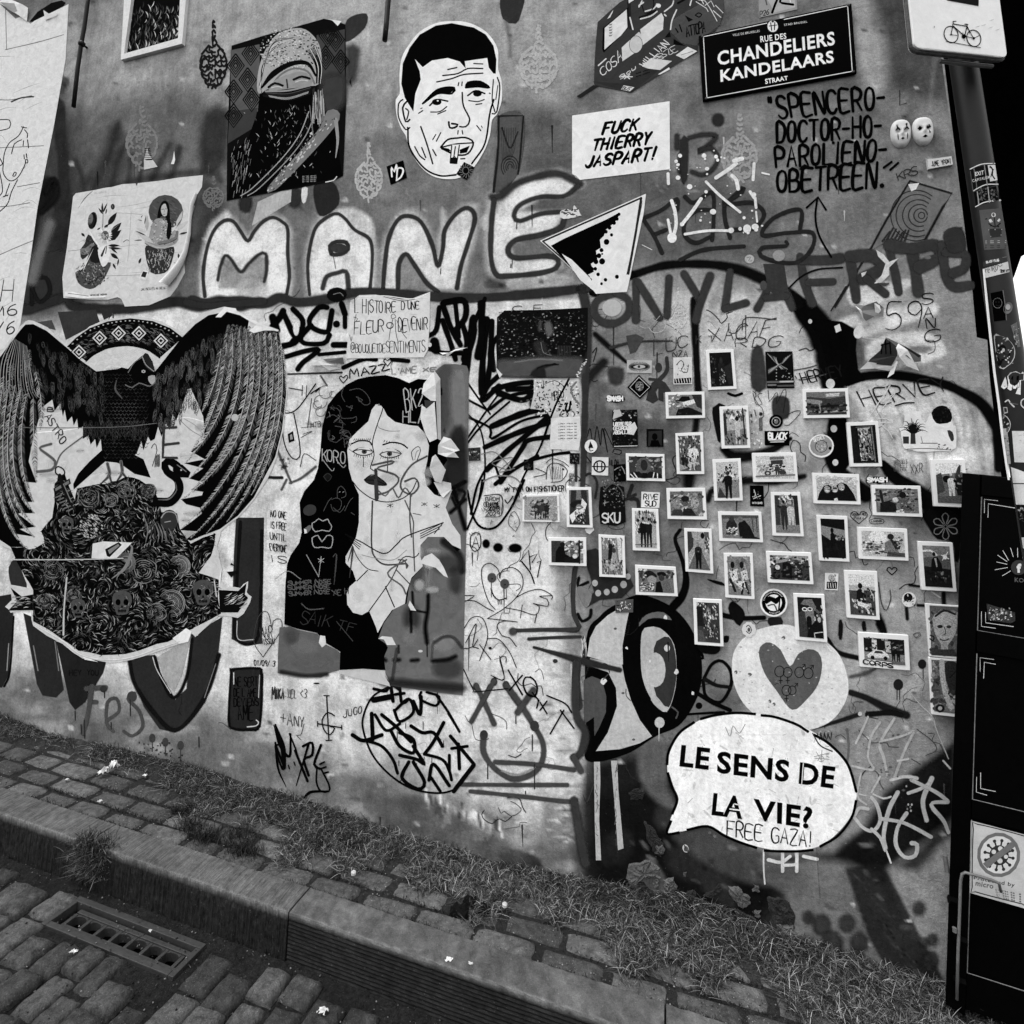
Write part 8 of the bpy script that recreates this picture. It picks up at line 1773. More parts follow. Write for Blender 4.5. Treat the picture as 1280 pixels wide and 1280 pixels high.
a.poly([(522,970),(552,970),(556,1040),(520,1040)],60);a.poly([(660,835),(700,790),(760,790),(795,840),(790,890),(740,905),(690,900)],22,True);a.up();bits(a,672,800,785,895,50,(12,40,60));a.poly([(470,990),(510,990),(510,1038),(472,1038)],60);a.poly([(765,950),(800,960),(810,1010),(790,1020)],60,True);a.S([(590,1035),(700,1035)],5,40);a.S([(500,1075),(620,1070),(790,1080)],6,120);bits(a,690,1040,800,1075,16,(40,90));a.S([(590,990),(600,1030)],4,90)
thing(a,'torn_landscape',PAPER,'torn bright landscape print with a spiky palm and a round tree','poster')
# two paintings at the right edge
def canvas(q,fr,label,fn,th=.01,g_=210):
 e=empty('painted_canvas',onwall(fr[0]+q[0][0]/fr[2],fr[1]+q[0][1]/fr[2]));tagit(e,label,'painting')
 P=[(fr[0]+x/fr[2],fr[1]+y/fr[2])for x,y in q];MB().quadbox([onwall(x,y,th)for x,y in P],[onwall(x,y,0)for x,y in P]).build('canvas',CARDM,e,bevel=.001)
 a=Art(0,fr,off=th+.0005);fn(a);a.build('painting',PHOTO,e);return e
CARDM=solid_mat('white_card',224,.05,60,.7,.2,.001,.1)
def f_face(a):
 a.poly([(915,-110),(1080,-100),(1080,182),(925,172)],96);a.up();bits(a,920,-90,1075,160,60,(60,130,110),6,20)
 a.poly([(945,-60),(1060,-70),(1070,20),(1040,90),(1000,120),(960,80),(935,0)],165,True);a.up();a.S([(950,-50),(1000,-80),(1060,-60)],12,40);a.ell(975,10,16,10,40);a.ell(1025,12,14,9,60);a.S([(1000,15),(1008,50),(990,60)],5,60);a.S([(975,82),(1000,90),(1025,80)],7,60);a.S([(1000,120),(1000,160)],40,150);a.poly([(925,130),(970,140),(1050,140),(1080,182),(925,172)],60);a.S([(920,60),(940,70),(935,90),(918,80)],8,20)
canvas([(893,-120),(1095,-106),(1095,198),(918,180)],g2,'painted portrait of a thin smiling face at the right end of the wall',f_face)
def f_low(a):
 a.poly([(925,198),(1080,208),(1080,508),(942,492)],110);a.up();bits(a,930,210,1075,480,70,(70,150,130,90),8,26);a.poly([(1000,220),(1080,230),(1080,400),(1030,380)],46,True);a.S([(985,210),(990,300),(1010,400),(1040,470)],30,170);a.S([(1030,300),(1060,270),(1075,240)],6,20);a.ell(975,475,26,24,30);a.ell(975,475,12,12,170);a.up();bits(a,1000,380,1070,480,20,(170,60),6,16)
canvas([(912,186),(1095,200),(1095,528),(930,510)],g2,'cloudy abstract painting below the painted portrait at the right',f_low)
# ================================================================ PHOTO CARDS
def person(a,x,top,h,g,gh=150,w=None,legs=True):
 w=w or h*.2;hd=h*.085
 a.ell(x,top+hd,hd*.85,hd*1.15,gh);a.ell(x,top+hd*.5,hd*.9,hd*.7,max(10,g-20)if gh>60 else gh)
 b=top+h*.52 if legs else top+h
 a.poly([(x-w*.25,top+hd*2),(x+w*.25,top+hd*2),(x+w*.55,top+h*.24),(x+w*.5,b),(x-w*.5,b),(x-w*.55,top+h*.24)],g)
 if legs:a.S([(x-w*.22,b),(x-w*.26,top+h*.78),(x-w*.3,top+h)],[w*.46*S_(a),w*.34*S_(a),w*.26*S_(a)],g);a.S([(x+w*.22,b),(x+w*.26,top+h*.78),(x+w*.28,top+h)],[w*.46*S_(a),w*.34*S_(a),w*.26*S_(a)],g)
def S_(a):return a.ps
def card(q,fr,label,bgd,shapes,fn=None,cap=None,mg=.11,gb=None):
 P=[np.array((fr[0]+x/fr[2],fr[1]+y/fr[2]),float)for x,y in q];c=sum(P)/4
 e=empty('photo_card',onwall(*c,0));tagit(e,label,'photo','white-bordered photo cards fixed to the wall')
 th=rnd.uniform(.011,.015)
 MB().quadbox([onwall(x,y,th)for x,y in P],[onwall(x,y,.0002)for x,y in P]).build('card_mount',CARDM,e,bevel=.0012)
 W_,H_=np.linalg.norm(P[1]-P[0]),np.linalg.norm(P[3]-P[0]);m=min(W_,H_)*mg;u,v=m/W_,m/H_
 L=lambda s_,t:(1-s_)*(1-t)*P[0]+s_*(1-t)*P[1]+s_*t*P[2]+(1-s_)*t*P[3]
 a=Art(0,off=th+.0006);a.DZ=1.2e-5;a.quad=[L(u,v),L(1-u,v),L(1-u,1-v),L(u,1-v)];a.scale=1.0;a.ps=W_*(1-2*u)/100;a.pp=a.ps
 a.scale=1.0
 a.poly([(0,0),(100,0),(100,100),(0,100)],bgd);a.up()
 for s_ in shapes:
  k=s_[0]
  if k=='p':a.poly(s_[1],s_[2],len(s_)>3)
  elif k=='e':a.ell(*s_[1:])
  elif k=='s':a.S(s_[1],s_[2]*a.ps,s_[3])
  elif k=='h':person(a,*s_[1:])
  elif k=='n':
   x0,y0,x1,y1,n,tones,r=s_[1:];a.hold=True
   for _ in range(n):xx,yy=rnd.uniform(x0,x1),rnd.uniform(y0,y1);a.ell(xx,yy,rnd.uniform(.4,1)*r*(1 if W_<H_ else .7),rnd.uniform(.4,1)*r*(.7 if W_<H_ else 1),rnd.choice(tones),rnd.uniform(0,90),n=6)
   a.hold=False
  a.up()
 if cap:cap(a)
 a.build('photo_print',PHOTO,e);return e
TW=(20,40,170,110)
card([(225,205),(408,197),(430,462),(240,470)],d3,'photo card of a tall figure in a dark night street, topmost of the cards',16,[('n',5,5,30,95,26,(30,50,90),6),('p',[(60,45),(100,30),(100,95),(80,95)],40),('h',52,14,84,30,30,26),('n',40,50,66,96,40,(150,110,60,20),5),('e',52,24,7,9,44)])
card([(-45,485),(215,480),(220,655),(-40,660)],d3,'photo card of a man in a dark hat holding up a paper',120,[('n',0,0,40,60,20,(200,150,60),8),('p',[(20,100),(28,70),(60,60),(100,90),(100,100)],20),('e',46,40,13,22,150),('p',[(28,30),(40,8),(62,8),(66,26),(48,36)],14),('p',[(42,36),(88,18),(84,40),(46,58)],205),('p',[(70,0),(100,0),(100,70),(85,60)],50),('n',30,50,60,95,12,(60,170,20),5)])
card([(315,580),(505,575),(520,855),(330,858)],d3,'photo card of a woman in pale clothes in a bright street',165,[('n',0,0,100,45,50,(60,220,110,90),8),('p',[(0,60),(100,55),(100,100),(0,100)],120),('p',[(0,10),(12,10),(14,70),(0,75)],50),('h',60,20,76,175,30,24),('e',60,26,9,6,20),('s',[(88,0),(92,80)],6,20),('n',0,70,100,98,30,(60,90,40),6)])
card([(22,757),(205,748),(215,1028),(32,1028)],d3,'photo card of people sitting at a terrace under trees',90,[('n',0,0,100,45,70,(30,150,60,190),6),('h',60,35,60,175,50,40),('p',[(45,38),(85,38),(88,62),(50,64)],200,1),('h',25,45,50,30,100,30),('n',10,50,90,95,46,(20,170,60,120),6),('p',[(0,80),(40,90),(0,100)],150)])
card([(268,930),(455,922),(470,1203),(282,1205)],d3,'photo card of a person in black standing with a feathered hat',175,[('p',[(0,55),(100,50),(100,100),(0,100)],130),('n',0,30,100,55,40,(40,60,120,200),7),('h',52,26,74,14,60,34),('n',34,8,70,32,30,(40,200,20,90),6),('s',[(40,42),(28,56)],9,14),('p',[(0,100),(12,70),(40,100)],60)])
card([(530,887),(820,883),(835,1078),(540,1080)],d3,'bright photo card of people on scooters outside a shop',190,[('p',[(38,5),(76,3),(76,16),(38,18)],110),('p',[(40,20),(72,18),(72,36),(40,38)],60),('n',35,36,75,75,40,(20,60,150,100),6),('h',56,40,50,60,100,12),('e',30,76,9,11,60),('e',70,74,9,11,60),('e',30,76,4,5,170),('n',5,40,30,70,14,(140,160,110),8),('s',[(0,90),(100,84)],5,120)])
card([(865,465),(1165,458),(1180,653),(875,658)],d3,'photo card of a dark quay with a low bright roof',60,[('p',[(0,0),(100,0),(100,20),(60,30),(0,20)],110),('p',[(50,8),(86,6),(84,20),(50,22)],180),('p',[(2,30),(40,40),(30,55),(0,46)],130,1),('s',[(0,66),(100,60)],6,26),('s',[(0,90),(100,84)],5,150),('n',0,50,100,98,40,(20,90,60),8),('s',[(32,40),(34,80)],2,150)])
card([(90,898),(300,890),(327,1190),(115,1192)],d4,'photo card of a crowd seen through a dark doorway',20,[('p',[(28,8),(78,6),(80,92),(32,94)],160),('n',30,10,80,92,110,(30,210,90,60,140),7),('n',35,40,78,92,50,(14,24,120),7),('s',[(24,6),(28,96)],5,12),('s',[(84,4),(88,96)],5,110),('s',[(22,5),(86,4)],4,90)])
card([(930,1018),(1240,1028),(1252,1230),(942,1222)],d3,'photo card of three laughing women with long dark hair',170,[('n',0,0,100,30,20,(200,150,190),10),('p',[(0,100),(6,70),(18,40),(30,34),(44,50),(50,36),(62,22),(76,30),(92,70),(98,100)],10),('e',26,54,8,15,150),('e',45,52,8,15,160),('e',62,42,8,16,150),('s',[(23,60),(29,60)],3,220),('s',[(42,60),(48,60)],3,220),('s',[(59,52),(66,52)],3,220),('s',[(42,48),(49,48)],4,20),('n',20,40,70,58,12,(60,30),3),('p',[(42,92),(50,88),(52,100),(42,100)],200)])
card([(-38,1120),(220,1118),(232,1330),(-30,1325)],d3,'soft grey photo card of a group of heads',110,[('n',0,0,100,100,50,(60,140,90,170),10),('e',20,50,13,22,130),('e',46,40,13,22,90),('e',76,46,13,22,150),('e',46,30,13,12,30),('p',[(0,100),(10,74),(34,74),(40,100)],60),('p',[(36,100),(40,68),(64,70),(80,100)],36),('n',10,30,90,70,24,(40,180),4)])
card([(655,-28),(850,-25),(875,268),(668,262)],d5,'photo card of two people standing arm in arm in an alley',110,[('p',[(0,0),(20,0),(20,80),(0,90)],60),('p',[(76,0),(100,0),(100,90),(82,80)],40),('n',20,0,76,30,30,(200,60,150),7),('h',38,14,78,46,100,30),('h',66,16,78,175,110,28),('s',[(14,30),(40,34)],8,30),('p',[(0,80),(100,78),(100,100),(0,100)],120),('h',38,14,76,46,100,24),('s',[(80,10),(82,80)],2,170)])
card([(305,103),(592,105),(605,308),(315,298)],d5,'photo card of two seated women in patterned skirts',120,[('p',[(0,0),(100,0),(100,12),(0,16)],80),('p',[(12,36),(22,18),(34,20),(40,40),(42,80),(10,84)],40),('p',[(44,40),(50,22),(62,22),(76,50),(88,96),(46,92)],20),('e',27,16,7,12,60),('e',51,18,7,12,110),('n',14,54,42,86,46,(180,60,210),5),('p',[(60,80),(100,96),(100,100),(50,100)],24),('s',[(82,10),(84,70)],2,30),('s',[(94,10),(94,70)],2,30)])
card([(80,213),(262,218),(275,515),(90,500)],d5,'photo card of a man walking down a street with a dark balloon',150,[('p',[(0,0),(30,0),(26,40),(0,60)],60),('p',[(20,0),(45,4),(45,18),(22,16)],150),('p',[(78,0),(100,0),(100,60),(84,44)],90),('n',80,5,100,50,16,(200,40),5),('p',[(0,100),(40,44),(60,44),(100,100)],100),('e',70,10,9,8,14),('h',48,28,68,40,110,30),('h',48,46,50,16,100,26),('e',48,32,6,5,130),('s',[(0,90),(30,56)],2,200)])
card([(343,378),(535,378),(548,685),(355,672)],d5,'photo card of two seated performers in white costumes',120,[('n',0,0,100,25,16,(150,100,130),12),('e',22,22,9,9,20),('e',62,22,9,9,24),('p',[(6,40),(40,32),(44,60),(20,66)],200),('p',[(56,40),(84,32),(90,58),(64,62)],190),('p',[(20,66),(80,62),(76,80),(50,74)],200),('s',[(10,60),(30,90)],11,30),('s',[(66,70),(58,96)],9,20),('s',[(76,66),(88,94)],9,30),('s',[(30,66),(60,82)],8,190),('n',0,30,100,90,40,(30,60,180),5)])
card([(623,365),(922,375),(938,585),(637,572)],d5,'photo card of a dark crowd at a street market',60,[('p',[(0,0),(100,0),(100,22),(60,16),(40,26),(0,40)],140),('n',0,5,100,40,50,(200,40,20,110),6),('p',[(28,90),(32,30),(44,26),(56,40),(54,94)],14),('p',[(62,94),(64,30),(74,24),(82,40),(80,98)],40),('n',62,30,82,96,22,(150,60,20),5),('n',0,40,100,96,50,(20,30,90),7),('e',18,50,6,10,190)])
card([(960,125),(1163,133),(1178,436),(978,428)],d5,'photo card of a silhouetted figure in front of a pale wall',12,[('p',[(0,18),(20,20),(60,24),(100,28),(100,48),(70,50),(40,56),(0,40)],130),('e',46,30,7,7,10),('p',[(36,70),(38,40),(44,34),(56,38),(60,52),(62,72)],8),('n',60,42,95,56,18,(90,160,20),5),('n',5,60,95,95,16,(20,26),12)])
card([(140,680),(330,688),(342,997),(150,983)],d5,'photo card of a flea market with people crouching',60,[('n',0,0,100,40,60,(150,30,110,190),6),('p',[(0,10),(26,10),(30,60),(0,60)],30),('n',36,30,60,60,20,(200,120,40),7),('n',30,55,90,90,46,(14,180,60,150),5),('p',[(0,70),(20,70),(40,100),(0,100)],80)])
card([(805,645),(1010,652),(1030,970),(823,952)],d5,'photo card of a bearded man in a cap and sunglasses',26,[('p',[(0,40),(30,30),(36,100),(0,100)],60),('n',60,20,100,60,24,(90,40,180),7),('p',[(30,30),(60,28),(66,60),(48,84),(34,62)],120,1),('p',[(12,18),(26,6),(60,4),(76,24),(72,34),(44,20)],110),('e',28,30,11,5,220),('e',50,29,11,5,210),('e',28,30,7,3,60),('e',50,29,7,3,60),('p',[(34,50),(52,48),(54,70),(38,76)],12,1),('p',[(30,100),(44,76),(70,56),(100,70),(100,100)],16),('e',86,54,7,7,170),('s',[(64,88),(96,84)],4,190),('s',[(62,88),(64,100)],3,190)])
card([(75,705),(293,712),(312,1035),(95,1020)],d6,'photo card of a person sitting on rocks by the sea',165,[('p',[(0,0),(100,0),(100,30),(0,26)],200),('p',[(0,44),(100,40),(100,100),(0,100)],70),('s',[(0,42),(100,40)],5,60),('e',44,28,9,7,24),('p',[(26,64),(30,40),(44,34),(58,42),(66,66),(50,70)],20),('n',50,34,95,60,30,(170,60,20),6),('n',10,60,90,96,50,(20,160,90,190),7),('p',[(30,66),(80,74),(60,82),(30,76)],200)])
card([(255,140),(580,145),(593,352),(268,340)],d6,'photo card of two people sitting against a scribbled wall',110,[('n',0,0,100,60,60,(60,150,130,40),7),('e',64,26,8,14,20),('p',[(56,70),(54,40),(72,36),(80,60),(84,90),(58,90)],90),('e',46,46,7,10,190),('p',[(8,100),(10,60),(30,50),(46,62),(48,96)],26),('p',[(46,92),(62,84),(66,100),(46,100)],200),('s',[(12,10),(16,60)],6,30),('n',46,46,90,96,26,(30,150,60),5)])
card([(163,418),(490,430),(500,642),(173,628)],d6,'bright photo card of a man beside a cart of flowers',175,[('e',38,24,22,26,210),('e',68,20,8,12,40),('p',[(52,80),(54,44),(66,32),(80,40),(86,84)],110),('n',0,40,50,90,60,(60,215,130,90),6),('p',[(66,30),(80,34),(90,70),(78,70)],40),('n',76,20,96,60,20,(60,150,20),6),('p',[(60,80),(100,84),(100,100),(56,100)],80),('s',[(40,80),(90,94)],3,60)])
card([(563,513),(793,522),(820,848),(588,835)],d6,'photo card of a seated man in a suit with a bright flash behind',90,[('p',[(0,0),(100,0),(100,20),(0,30)],120),('s',[(0,14),(30,12),(50,22)],7,200),('p',[(0,50),(100,56),(100,100),(0,100)],26),('e',80,26,8,6,230),('s',[(70,34),(92,14)],3,230),('s',[(68,22),(94,30)],3,230),('e',40,20,6,5,30),('p',[(26,54),(30,34),(40,27),(54,28),(66,44),(68,58),(50,62),(30,62)],14),('p',[(40,30),(48,30),(50,50),(46,52)],150),('n',10,62,90,90,30,(10,60,120),6)])
card([(648,-30),(872,-30),(895,290),(670,280)],d6,'photo card of a figure in white in a street, half hidden by the black cabinet',110,[('p',[(0,0),(100,0),(100,22),(0,30)],205),('p',[(0,30),(20,24),(30,70),(0,80)],70),('p',[(70,40),(84,10),(96,6),(86,44)],60,1),('e',40,40,16,9,14),('h',56,26,66,200,80,26),('p',[(68,40),(100,34),(100,80),(76,80)],30),('n',66,30,98,76,20,(160,20),5),('p',[(0,84),(100,80),(100,100),(0,100)],90)])
def capc(a):a.text('CORPS',[(-4,90),(70,98),(70,114),(-4,106)],1.6,18,.3,1.0)
card([(510,42),(795,60),(805,260),(520,238)],g2,'photo card of a parked white car and passers-by, lowest of the cards',130,[('p',[(0,0),(100,0),(100,60),(0,56)],24),('p',[(20,6),(32,6),(32,50),(20,50)],190),('p',[(52,10),(66,10),(66,54),(54,54)],170),('n',0,0,100,55,40,(12,90,150),7),('p',[(6,70),(14,60),(28,46),(46,48),(58,60),(62,76),(10,80)],200),('p',[(28,50),(44,51),(48,60),(24,60)],60),('e',20,78,5,8,14),('e',52,78,5,8,14),('h',72,34,56,14,60,9),('h',84,34,56,16,60,9),('p',[(0,84),(100,88),(100,100),(0,100)],100),('p',[(0,86),(66,92),(66,108),(0,104)],205)],cap=capc,mg=.14)
card([(340,85),(545,78),(550,240),(338,236)],d2,'faded yellowed photo card of a group of people, leftmost of the cards',150,[('n',20,15,76,90,90,(40,90,170,60),8),('h',38,22,72,50,90,16),('h',54,18,76,60,120,16),('h',68,26,66,40,80,14),('n',0,0,100,100,20,(170,130),10)],mg=.07)
card([(588,42),(728,40),(738,272),(590,268)],d2,'photo card half covered by pale paper scraps',110,[('p',[(10,0),(90,0),(100,100),(0,100)],50),('p',[(38,0),(60,0),(64,28),(34,28)],110),('p',[(14,34),(84,32),(90,48),(10,50)],30,1),('e',50,52,18,12,120),('p',[(0,74),(40,54),(50,66),(14,96)],215),('p',[(66,24),(90,40),(80,56),(60,42)],205),('p',[(44,60),(76,50),(78,62),(50,70)],205),('n',30,64,80,98,40,(200,20,120),6),('s',[(40,50),(56,50)],5,200)])
card([(485,328),(700,328),(702,490),(487,484)],d2,'photo card of a man in black seen from the side',130,[('p',[(0,0),(30,0),(24,100),(0,100)],60),('n',40,0,100,60,40,(190,60,210,90),8),('p',[(12,100),(14,50),(24,26),(40,28),(44,60),(56,70),(50,100)],10),('e',35,18,8,13,26),('h',66,28,60,90,130,14),('s',[(88,0),(88,100)],5,20),('p',[(40,74),(86,70),(86,100),(40,100)],20),('e',74,70,8,10,200)])
card([(770,310),(918,318),(925,556),(775,550)],d2,'photo card of a couple embracing under trees',120,[('n',0,0,100,30,46,(200,60,150),7),('p',[(76,0),(96,0),(100,60),(84,60)],190),('e',44,24,12,8,30),('p',[(30,60),(34,32),(50,28),(58,44),(50,66)],24),('p',[(44,66),(54,36),(70,40),(80,66),(74,90),(40,90)],150),('e',60,34,9,7,60),('e',26,78,12,8,160),('n',0,60,100,98,50,(60,180,20,120),6),('e',50,80,12,9,170)])
card([(960,160),(1110,165),(1120,405),(965,400)],d2,'photo card of two people walking together in a park',150,[('n',0,0,100,30,46,(50,110,200,30),7),('p',[(0,50),(100,46),(100,100),(0,100)],160),('h',38,16,80,14,120,30),('h',66,18,78,24,150,28),('s',[(38,30),(66,32)],9,190),('p',[(8,50),(34,40),(36,56),(14,62)],14),('n',0,30,20,60,14,(200,60),6),('s',[(0,92),(100,88)],4,90)])
card([(978,483),(1210,495),(1222,662),(982,652)],d2,'photo card of women in big dark hats',110,[('p',[(16,20),(30,6),(44,14),(54,34),(20,38)],30,1),('p',[(54,14),(74,10),(80,26),(58,30)],16,1),('e',38,46,13,18,140),('p',[(0,100),(4,64),(26,60),(42,100)],120),('n',4,60,44,96,36,(60,190,40),5),('e',66,36,8,14,60),('p',[(46,100),(50,56),(62,50),(70,100)],10),('p',[(68,100),(70,50),(86,44),(96,100)],100),('n',0,0,20,50,14,(190,60),8),('n',82,0,100,40,12,(60,150),8)])
card([(925,945),(1145,950),(1150,1105),(930,1100)],d1,'photo card of a woman with long hair and a striped collar',60,[('n',0,0,100,60,60,(120,30,150,60),8),('p',[(20,70),(26,20),(46,4),(62,20),(70,80),(60,100),(30,100)],90,1),('e',46,40,11,26,44),('p',[(0,100),(6,76),(30,70),(46,90),(64,68),(96,80),(100,100)],24),('s',[(4,84),(14,100)],3,215),('s',[(14,78),(24,100)],3,215),('s',[(76,74),(72,100)],3,215),('s',[(86,78),(86,100)],3,215),('p',[(40,76),(54,76),(56,100),(38,100)],12)])
# ================================================================ BLACK CABINET AT THE RIGHT
CABM=solid_mat('black_lacquer',6,.3,40,.5,.15,.002,.03)
EDGE=solid_mat('worn_metal_edge',120,.4,90,.5,.3,.002,.3)
cab=empty('black_cabinet',atdepth(1200,1250,-.1));tagit(cab,'tall black panelled cabinet leaning at the right edge','cabinet')
def cp(x,y,o=0):return atdepth(x,y,-.1-o)
def cprism(pts,o1,o0,name,mat,bev=0):return MB().quadbox([cp(x,y,o1)for x,y in pts],[cp(x,y,o0)for x,y in pts]).build(name,mat,cab,bevel=bev)
Lx=lambda y:1203-(y-591)*.0322
Ix=lambda y:1226-(y-619)*.0300
slp=lambda y:.10+(y-595)*.00035
def hl(x,y0,xr=1340):return y0+(xr-x)*slp(y0)
cprism([(1203,591),(1226,593),(1340,604.5),(1400,1310),(Lx(1255),1255)],.0,-.09,'back_board',CABM)
cprism([(1203,591),(1225,593.5),(Ix(1270),1270),(Lx(1255),1255)],.012,.0002,'side_stile',CABM,.002)
rails=[(594,619),(789,815),(1000,1023),(1217,1262)]
for y0,y1 in rails:cprism([(Ix(y0)+.6,y0),(1345,hl(Ix(y0),y0,1345)),(1345,hl(Ix(y1),y1,1345)),(Ix(y1)+.6,y1)],.0105,.0002,'rail',CABM,.002)
for y0,y1 in((619,789),(815,1000),(1023,1217)):
 cprism([(Ix(y0)+1.6,y0+1.2),(1345,hl(Ix(y0),y0,1345)+1),(1345,hl(Ix(y1),y1,1345)-1),(Ix(y1)+1.6,y1-1)],.003,.0004,'panel',CABM)
 m=MB();m.tube([cp(Ix(y0)+1,y0+2,.011),cp(Ix(y1)+1,y1-1,.011),cp(1345,hl(Ix(y1),y1,1345)-1,.011)],.0016,6);m.build('metal_edge',EDGE,cab)
def cl_(fr,*Ls,nm='corner_mark',w=3.2):
 a=Art(0,fr,mp=lambda x,y,o:cp(x,y,o),off=.0036)
 for L in Ls:a.S(L,w*fr[2]/5.333*1.25,215,smooth=False)
 return a.build(nm,GLOSS,cab)
cl_(d6,[(1016,325),(1016,235),(1105,245)],[(1040,355),(1042,265),(1220,293)]);cl_(d6,[(996,985),(996,1082),(1090,1095)],[(1024,990),(1024,1058),(1210,1084)])
cl_(g2,[(1212,270),(1212,192),(1290,203)],[(1232,310),(1236,218),(1300,230)]);cl_(g2,[(1192,875),(1190,960),(1250,978)],[(1215,850),(1215,940),(1300,957)])
cl_(d6,*[[(x0,y0),(x1,y1)]for(x0,y0,x1,y1)in((1190,560,1208,618),(1140,578,1176,640),(1105,608,1166,650),(1098,653,1166,668),(1088,705,1170,690),(1136,745,1190,713),(1237,560,1238,620),(1285,560,1270,625))],nm='ray_burst',w=3)
a=Art(0,d6,mp=lambda x,y,o:cp(x,y,o),off=.0040);a.poly(circle(1245,690,52,50),70);a.up();a.font('f',[(1230,662),(1262,664),(1262,726),(1232,724)],215,.06);a.font('KOS',[(1218,756),(1300,766),(1300,792),(1218,786)],110,.01);a.build('round_emblem',GLOSS,cab)
a=Art(0,d6,mp=lambda x,y,o:cp(x,y,o),off=.0062);a.poly([(1030,930),(1220,990),(1222,1045),(1190,1062),(1040,1040)],60);a.up();bits(a,1040,960,1200,1040,80,(200,150,20,100),3,10);thing(a,'photo_sticker',PHOTO,'small photo sticker on the upper panel of the black cabinet','sticker')
a=Art(0,f8,mp=lambda x,y,o:cp(x,y,o),off=.0118)
a.poly([(485,195),(780,272),(785,668),(478,580)],190);a.up()
a.S([(520,215),(770,278),(790,300),(790,640),(760,640),(510,575),(492,550),(498,240)],6,60,closed=True)
a.ell(633,378,116,120,118,-8);a.up();a.ell(633,378,98,101,205,-8);a.up()
a.ell(635,380,52,54,60);a.up()
for k in range(12):t=k*math.pi/6+.2;a.S([(635+48*math.cos(t),380+50*math.sin(t)),(635+72*math.cos(t),380+75*math.sin(t))],9,60);a.ell(635+76*math.cos(t),380+79*math.sin(t),9,9,60)
for x,y,r in((607,362,12),(642,345,13),(672,388,11),(640,410,14),(612,400,8)):a.ell(x,y,r,r,200)
a.up();a.poly([(548,425),(700,308),(722,332),(572,450)],120);a.font('Protected by',[(500,494),(720,528),(716,556),(500,512)],30,.01);a.font('micro',[(512,515),(606,533),(604,560),(508,542)],110,.03)
for i in range(4):a.text('01 234 56 78',[(615+(i*3),560+i*13),(752,586+i*13),(752,592+i*13),(615+(i*3),567+i*13)],2,80,.2)
thing(a,'hygiene_sign',GLOSS,'pale notice with a crossed-out germ symbol on the black cabinet','sign')
rod=empty('drop_bolt',cp(1198,1250,.03));tagit(rod,'long bent metal drop bolt in front of the black cabinet','bolt');ROD=solid_mat('galvanised',110,.3,80,.4,.2,.001,.4)
F8=lambda x,y,o:cp(1100+x/4.267,980+y/4.267,o)
MB().tube([F8(645,575,.02),F8(635,530,.028),F8(600,513,.03),F8(520,490,.03),F8(455,472,.03),F8(438,480,.03),F8(430,520,.03),F8(424,700,.03),F8(416,900,.03),F8(410,1150,.03)],.0042,8).build('rod',ROD,rod,True)
for x,y in((420,830),(416,1050),(398,628)):p=F8(x-32,y-14,.014);q_=F8(x+36,y+10,.014);MB().tube([p,q_],.012,6).build('bracket',CABM,rod)
p=F8(398,778,.03);MB().tube([(p[0],p[1],p[2]-.006),(p[0],p[1],p[2]+.006)],.006,8).build('bolt_head',ROD,rod)
p0,p1=F8(345,380,.0),F8(360,470,.0);MB().tube([p0,p1],.007,8).build('latch',ROD,rod)
# ================================================================ POLE WITH STICKERS, ROAD SIGN
PX,PY,PR=.930,-.5,.0345
POLEM=solid_mat('dark_pole_paint',26,.3,50,.45,.2,.002,.25)
pole=empty('sign_pole',(PX,PY,gz(PX)));tagit(pole,'dark steel sign pole covered in stickers at the right','pole')
lean=lambda z:PX+.026*(2.35-z)
MB().tube([(lean(z),PY,z)for z in(gz(PX)-.05,1,2,3.3,4.6)],PR,32).build('pole_tube',POLEM,pole,True)
def oncyl(px,py,off=0.0):
 r=ray(px,py);R_=PR+off;z=CZ
 for _ in range(4):
  X_=lean(z);ox,oy=-X_,-D-PY;A=r[0]**2+r[1]**2;B_=2*(ox*r[0]+oy*r[1]);d_=B_*B_-4*A*(ox*ox+oy*oy-R_*R_);t=(-B_-math.sqrt(max(d_,0)))/(2*A);z=r[2]*t+CZ
 x,y=r[0]*t,-D+r[1]*t
 if d_<0:l=math.hypot(x-X_,y-PY);x,y=X_+(x-X_)*R_/l,PY+(y-PY)*R_/l
 return(x,y,z)
def cyl(fr,label,cat,fn,name='sticker',parent=None):
 a=Art(0,fr,mp=oncyl,off=.0008);a.DZ=3e-5;fn(a)
# refine big faces so they follow the tube
 return thing(a,name,GLOSS,label,cat)
def gridpoly(a,q,g,n=8):
 q=[np.array(p,float)for p in q];V=[];z=a.z()
 for j in range(n+1):
  for i in range(n+1):u,v=i/n,j/n;V.append(a.T(tuple((1-u)*(1-v)*q[0]+u*(1-v)*q[1]+u*v*q[2]+(1-u)*v*q[3])))
 a.raw(V,[(j*(n+1)+i,j*(n+1)+i+1,(j+1)*(n+1)+i+1,(j+1)*(n+1)+i)for j in range(n)for i in range(n)],g,1.0,z);a.up()
def s1(a):
 gridpoly(a,[(272,262),(545,205),(580,430),(312,505)],32);a.S([(278,268),(400,215),(545,207)],10,215);a.S([(312,500),(440,435),(578,428)],10,215);a.S([(318,255),(350,460)],9,130,.4);a.S([(430,225),(462,440)],12,150,.4)
 a.font('EXIT',[(330,300),(422,280),(426,325),(335,342)],215,.02);a.font('CAPITALISM',[(300,378),(488,335),(492,365),(305,408)],205,.01);gridpoly(a,[(466,225),(546,222),(570,385),(492,400)],205,4);a.S([(505,250),(520,280),(515,330),(540,370)],14,24);a.S([(530,270),(515,290),(500,350)],9,24);a.ell(494,245,10,12,24);a.S([(280,290),(310,500)],6,110)
cyl(g4,'dark wrap-around sticker reading EXIT CAPITALISM on the pole','sticker',s1,'pole_sticker')
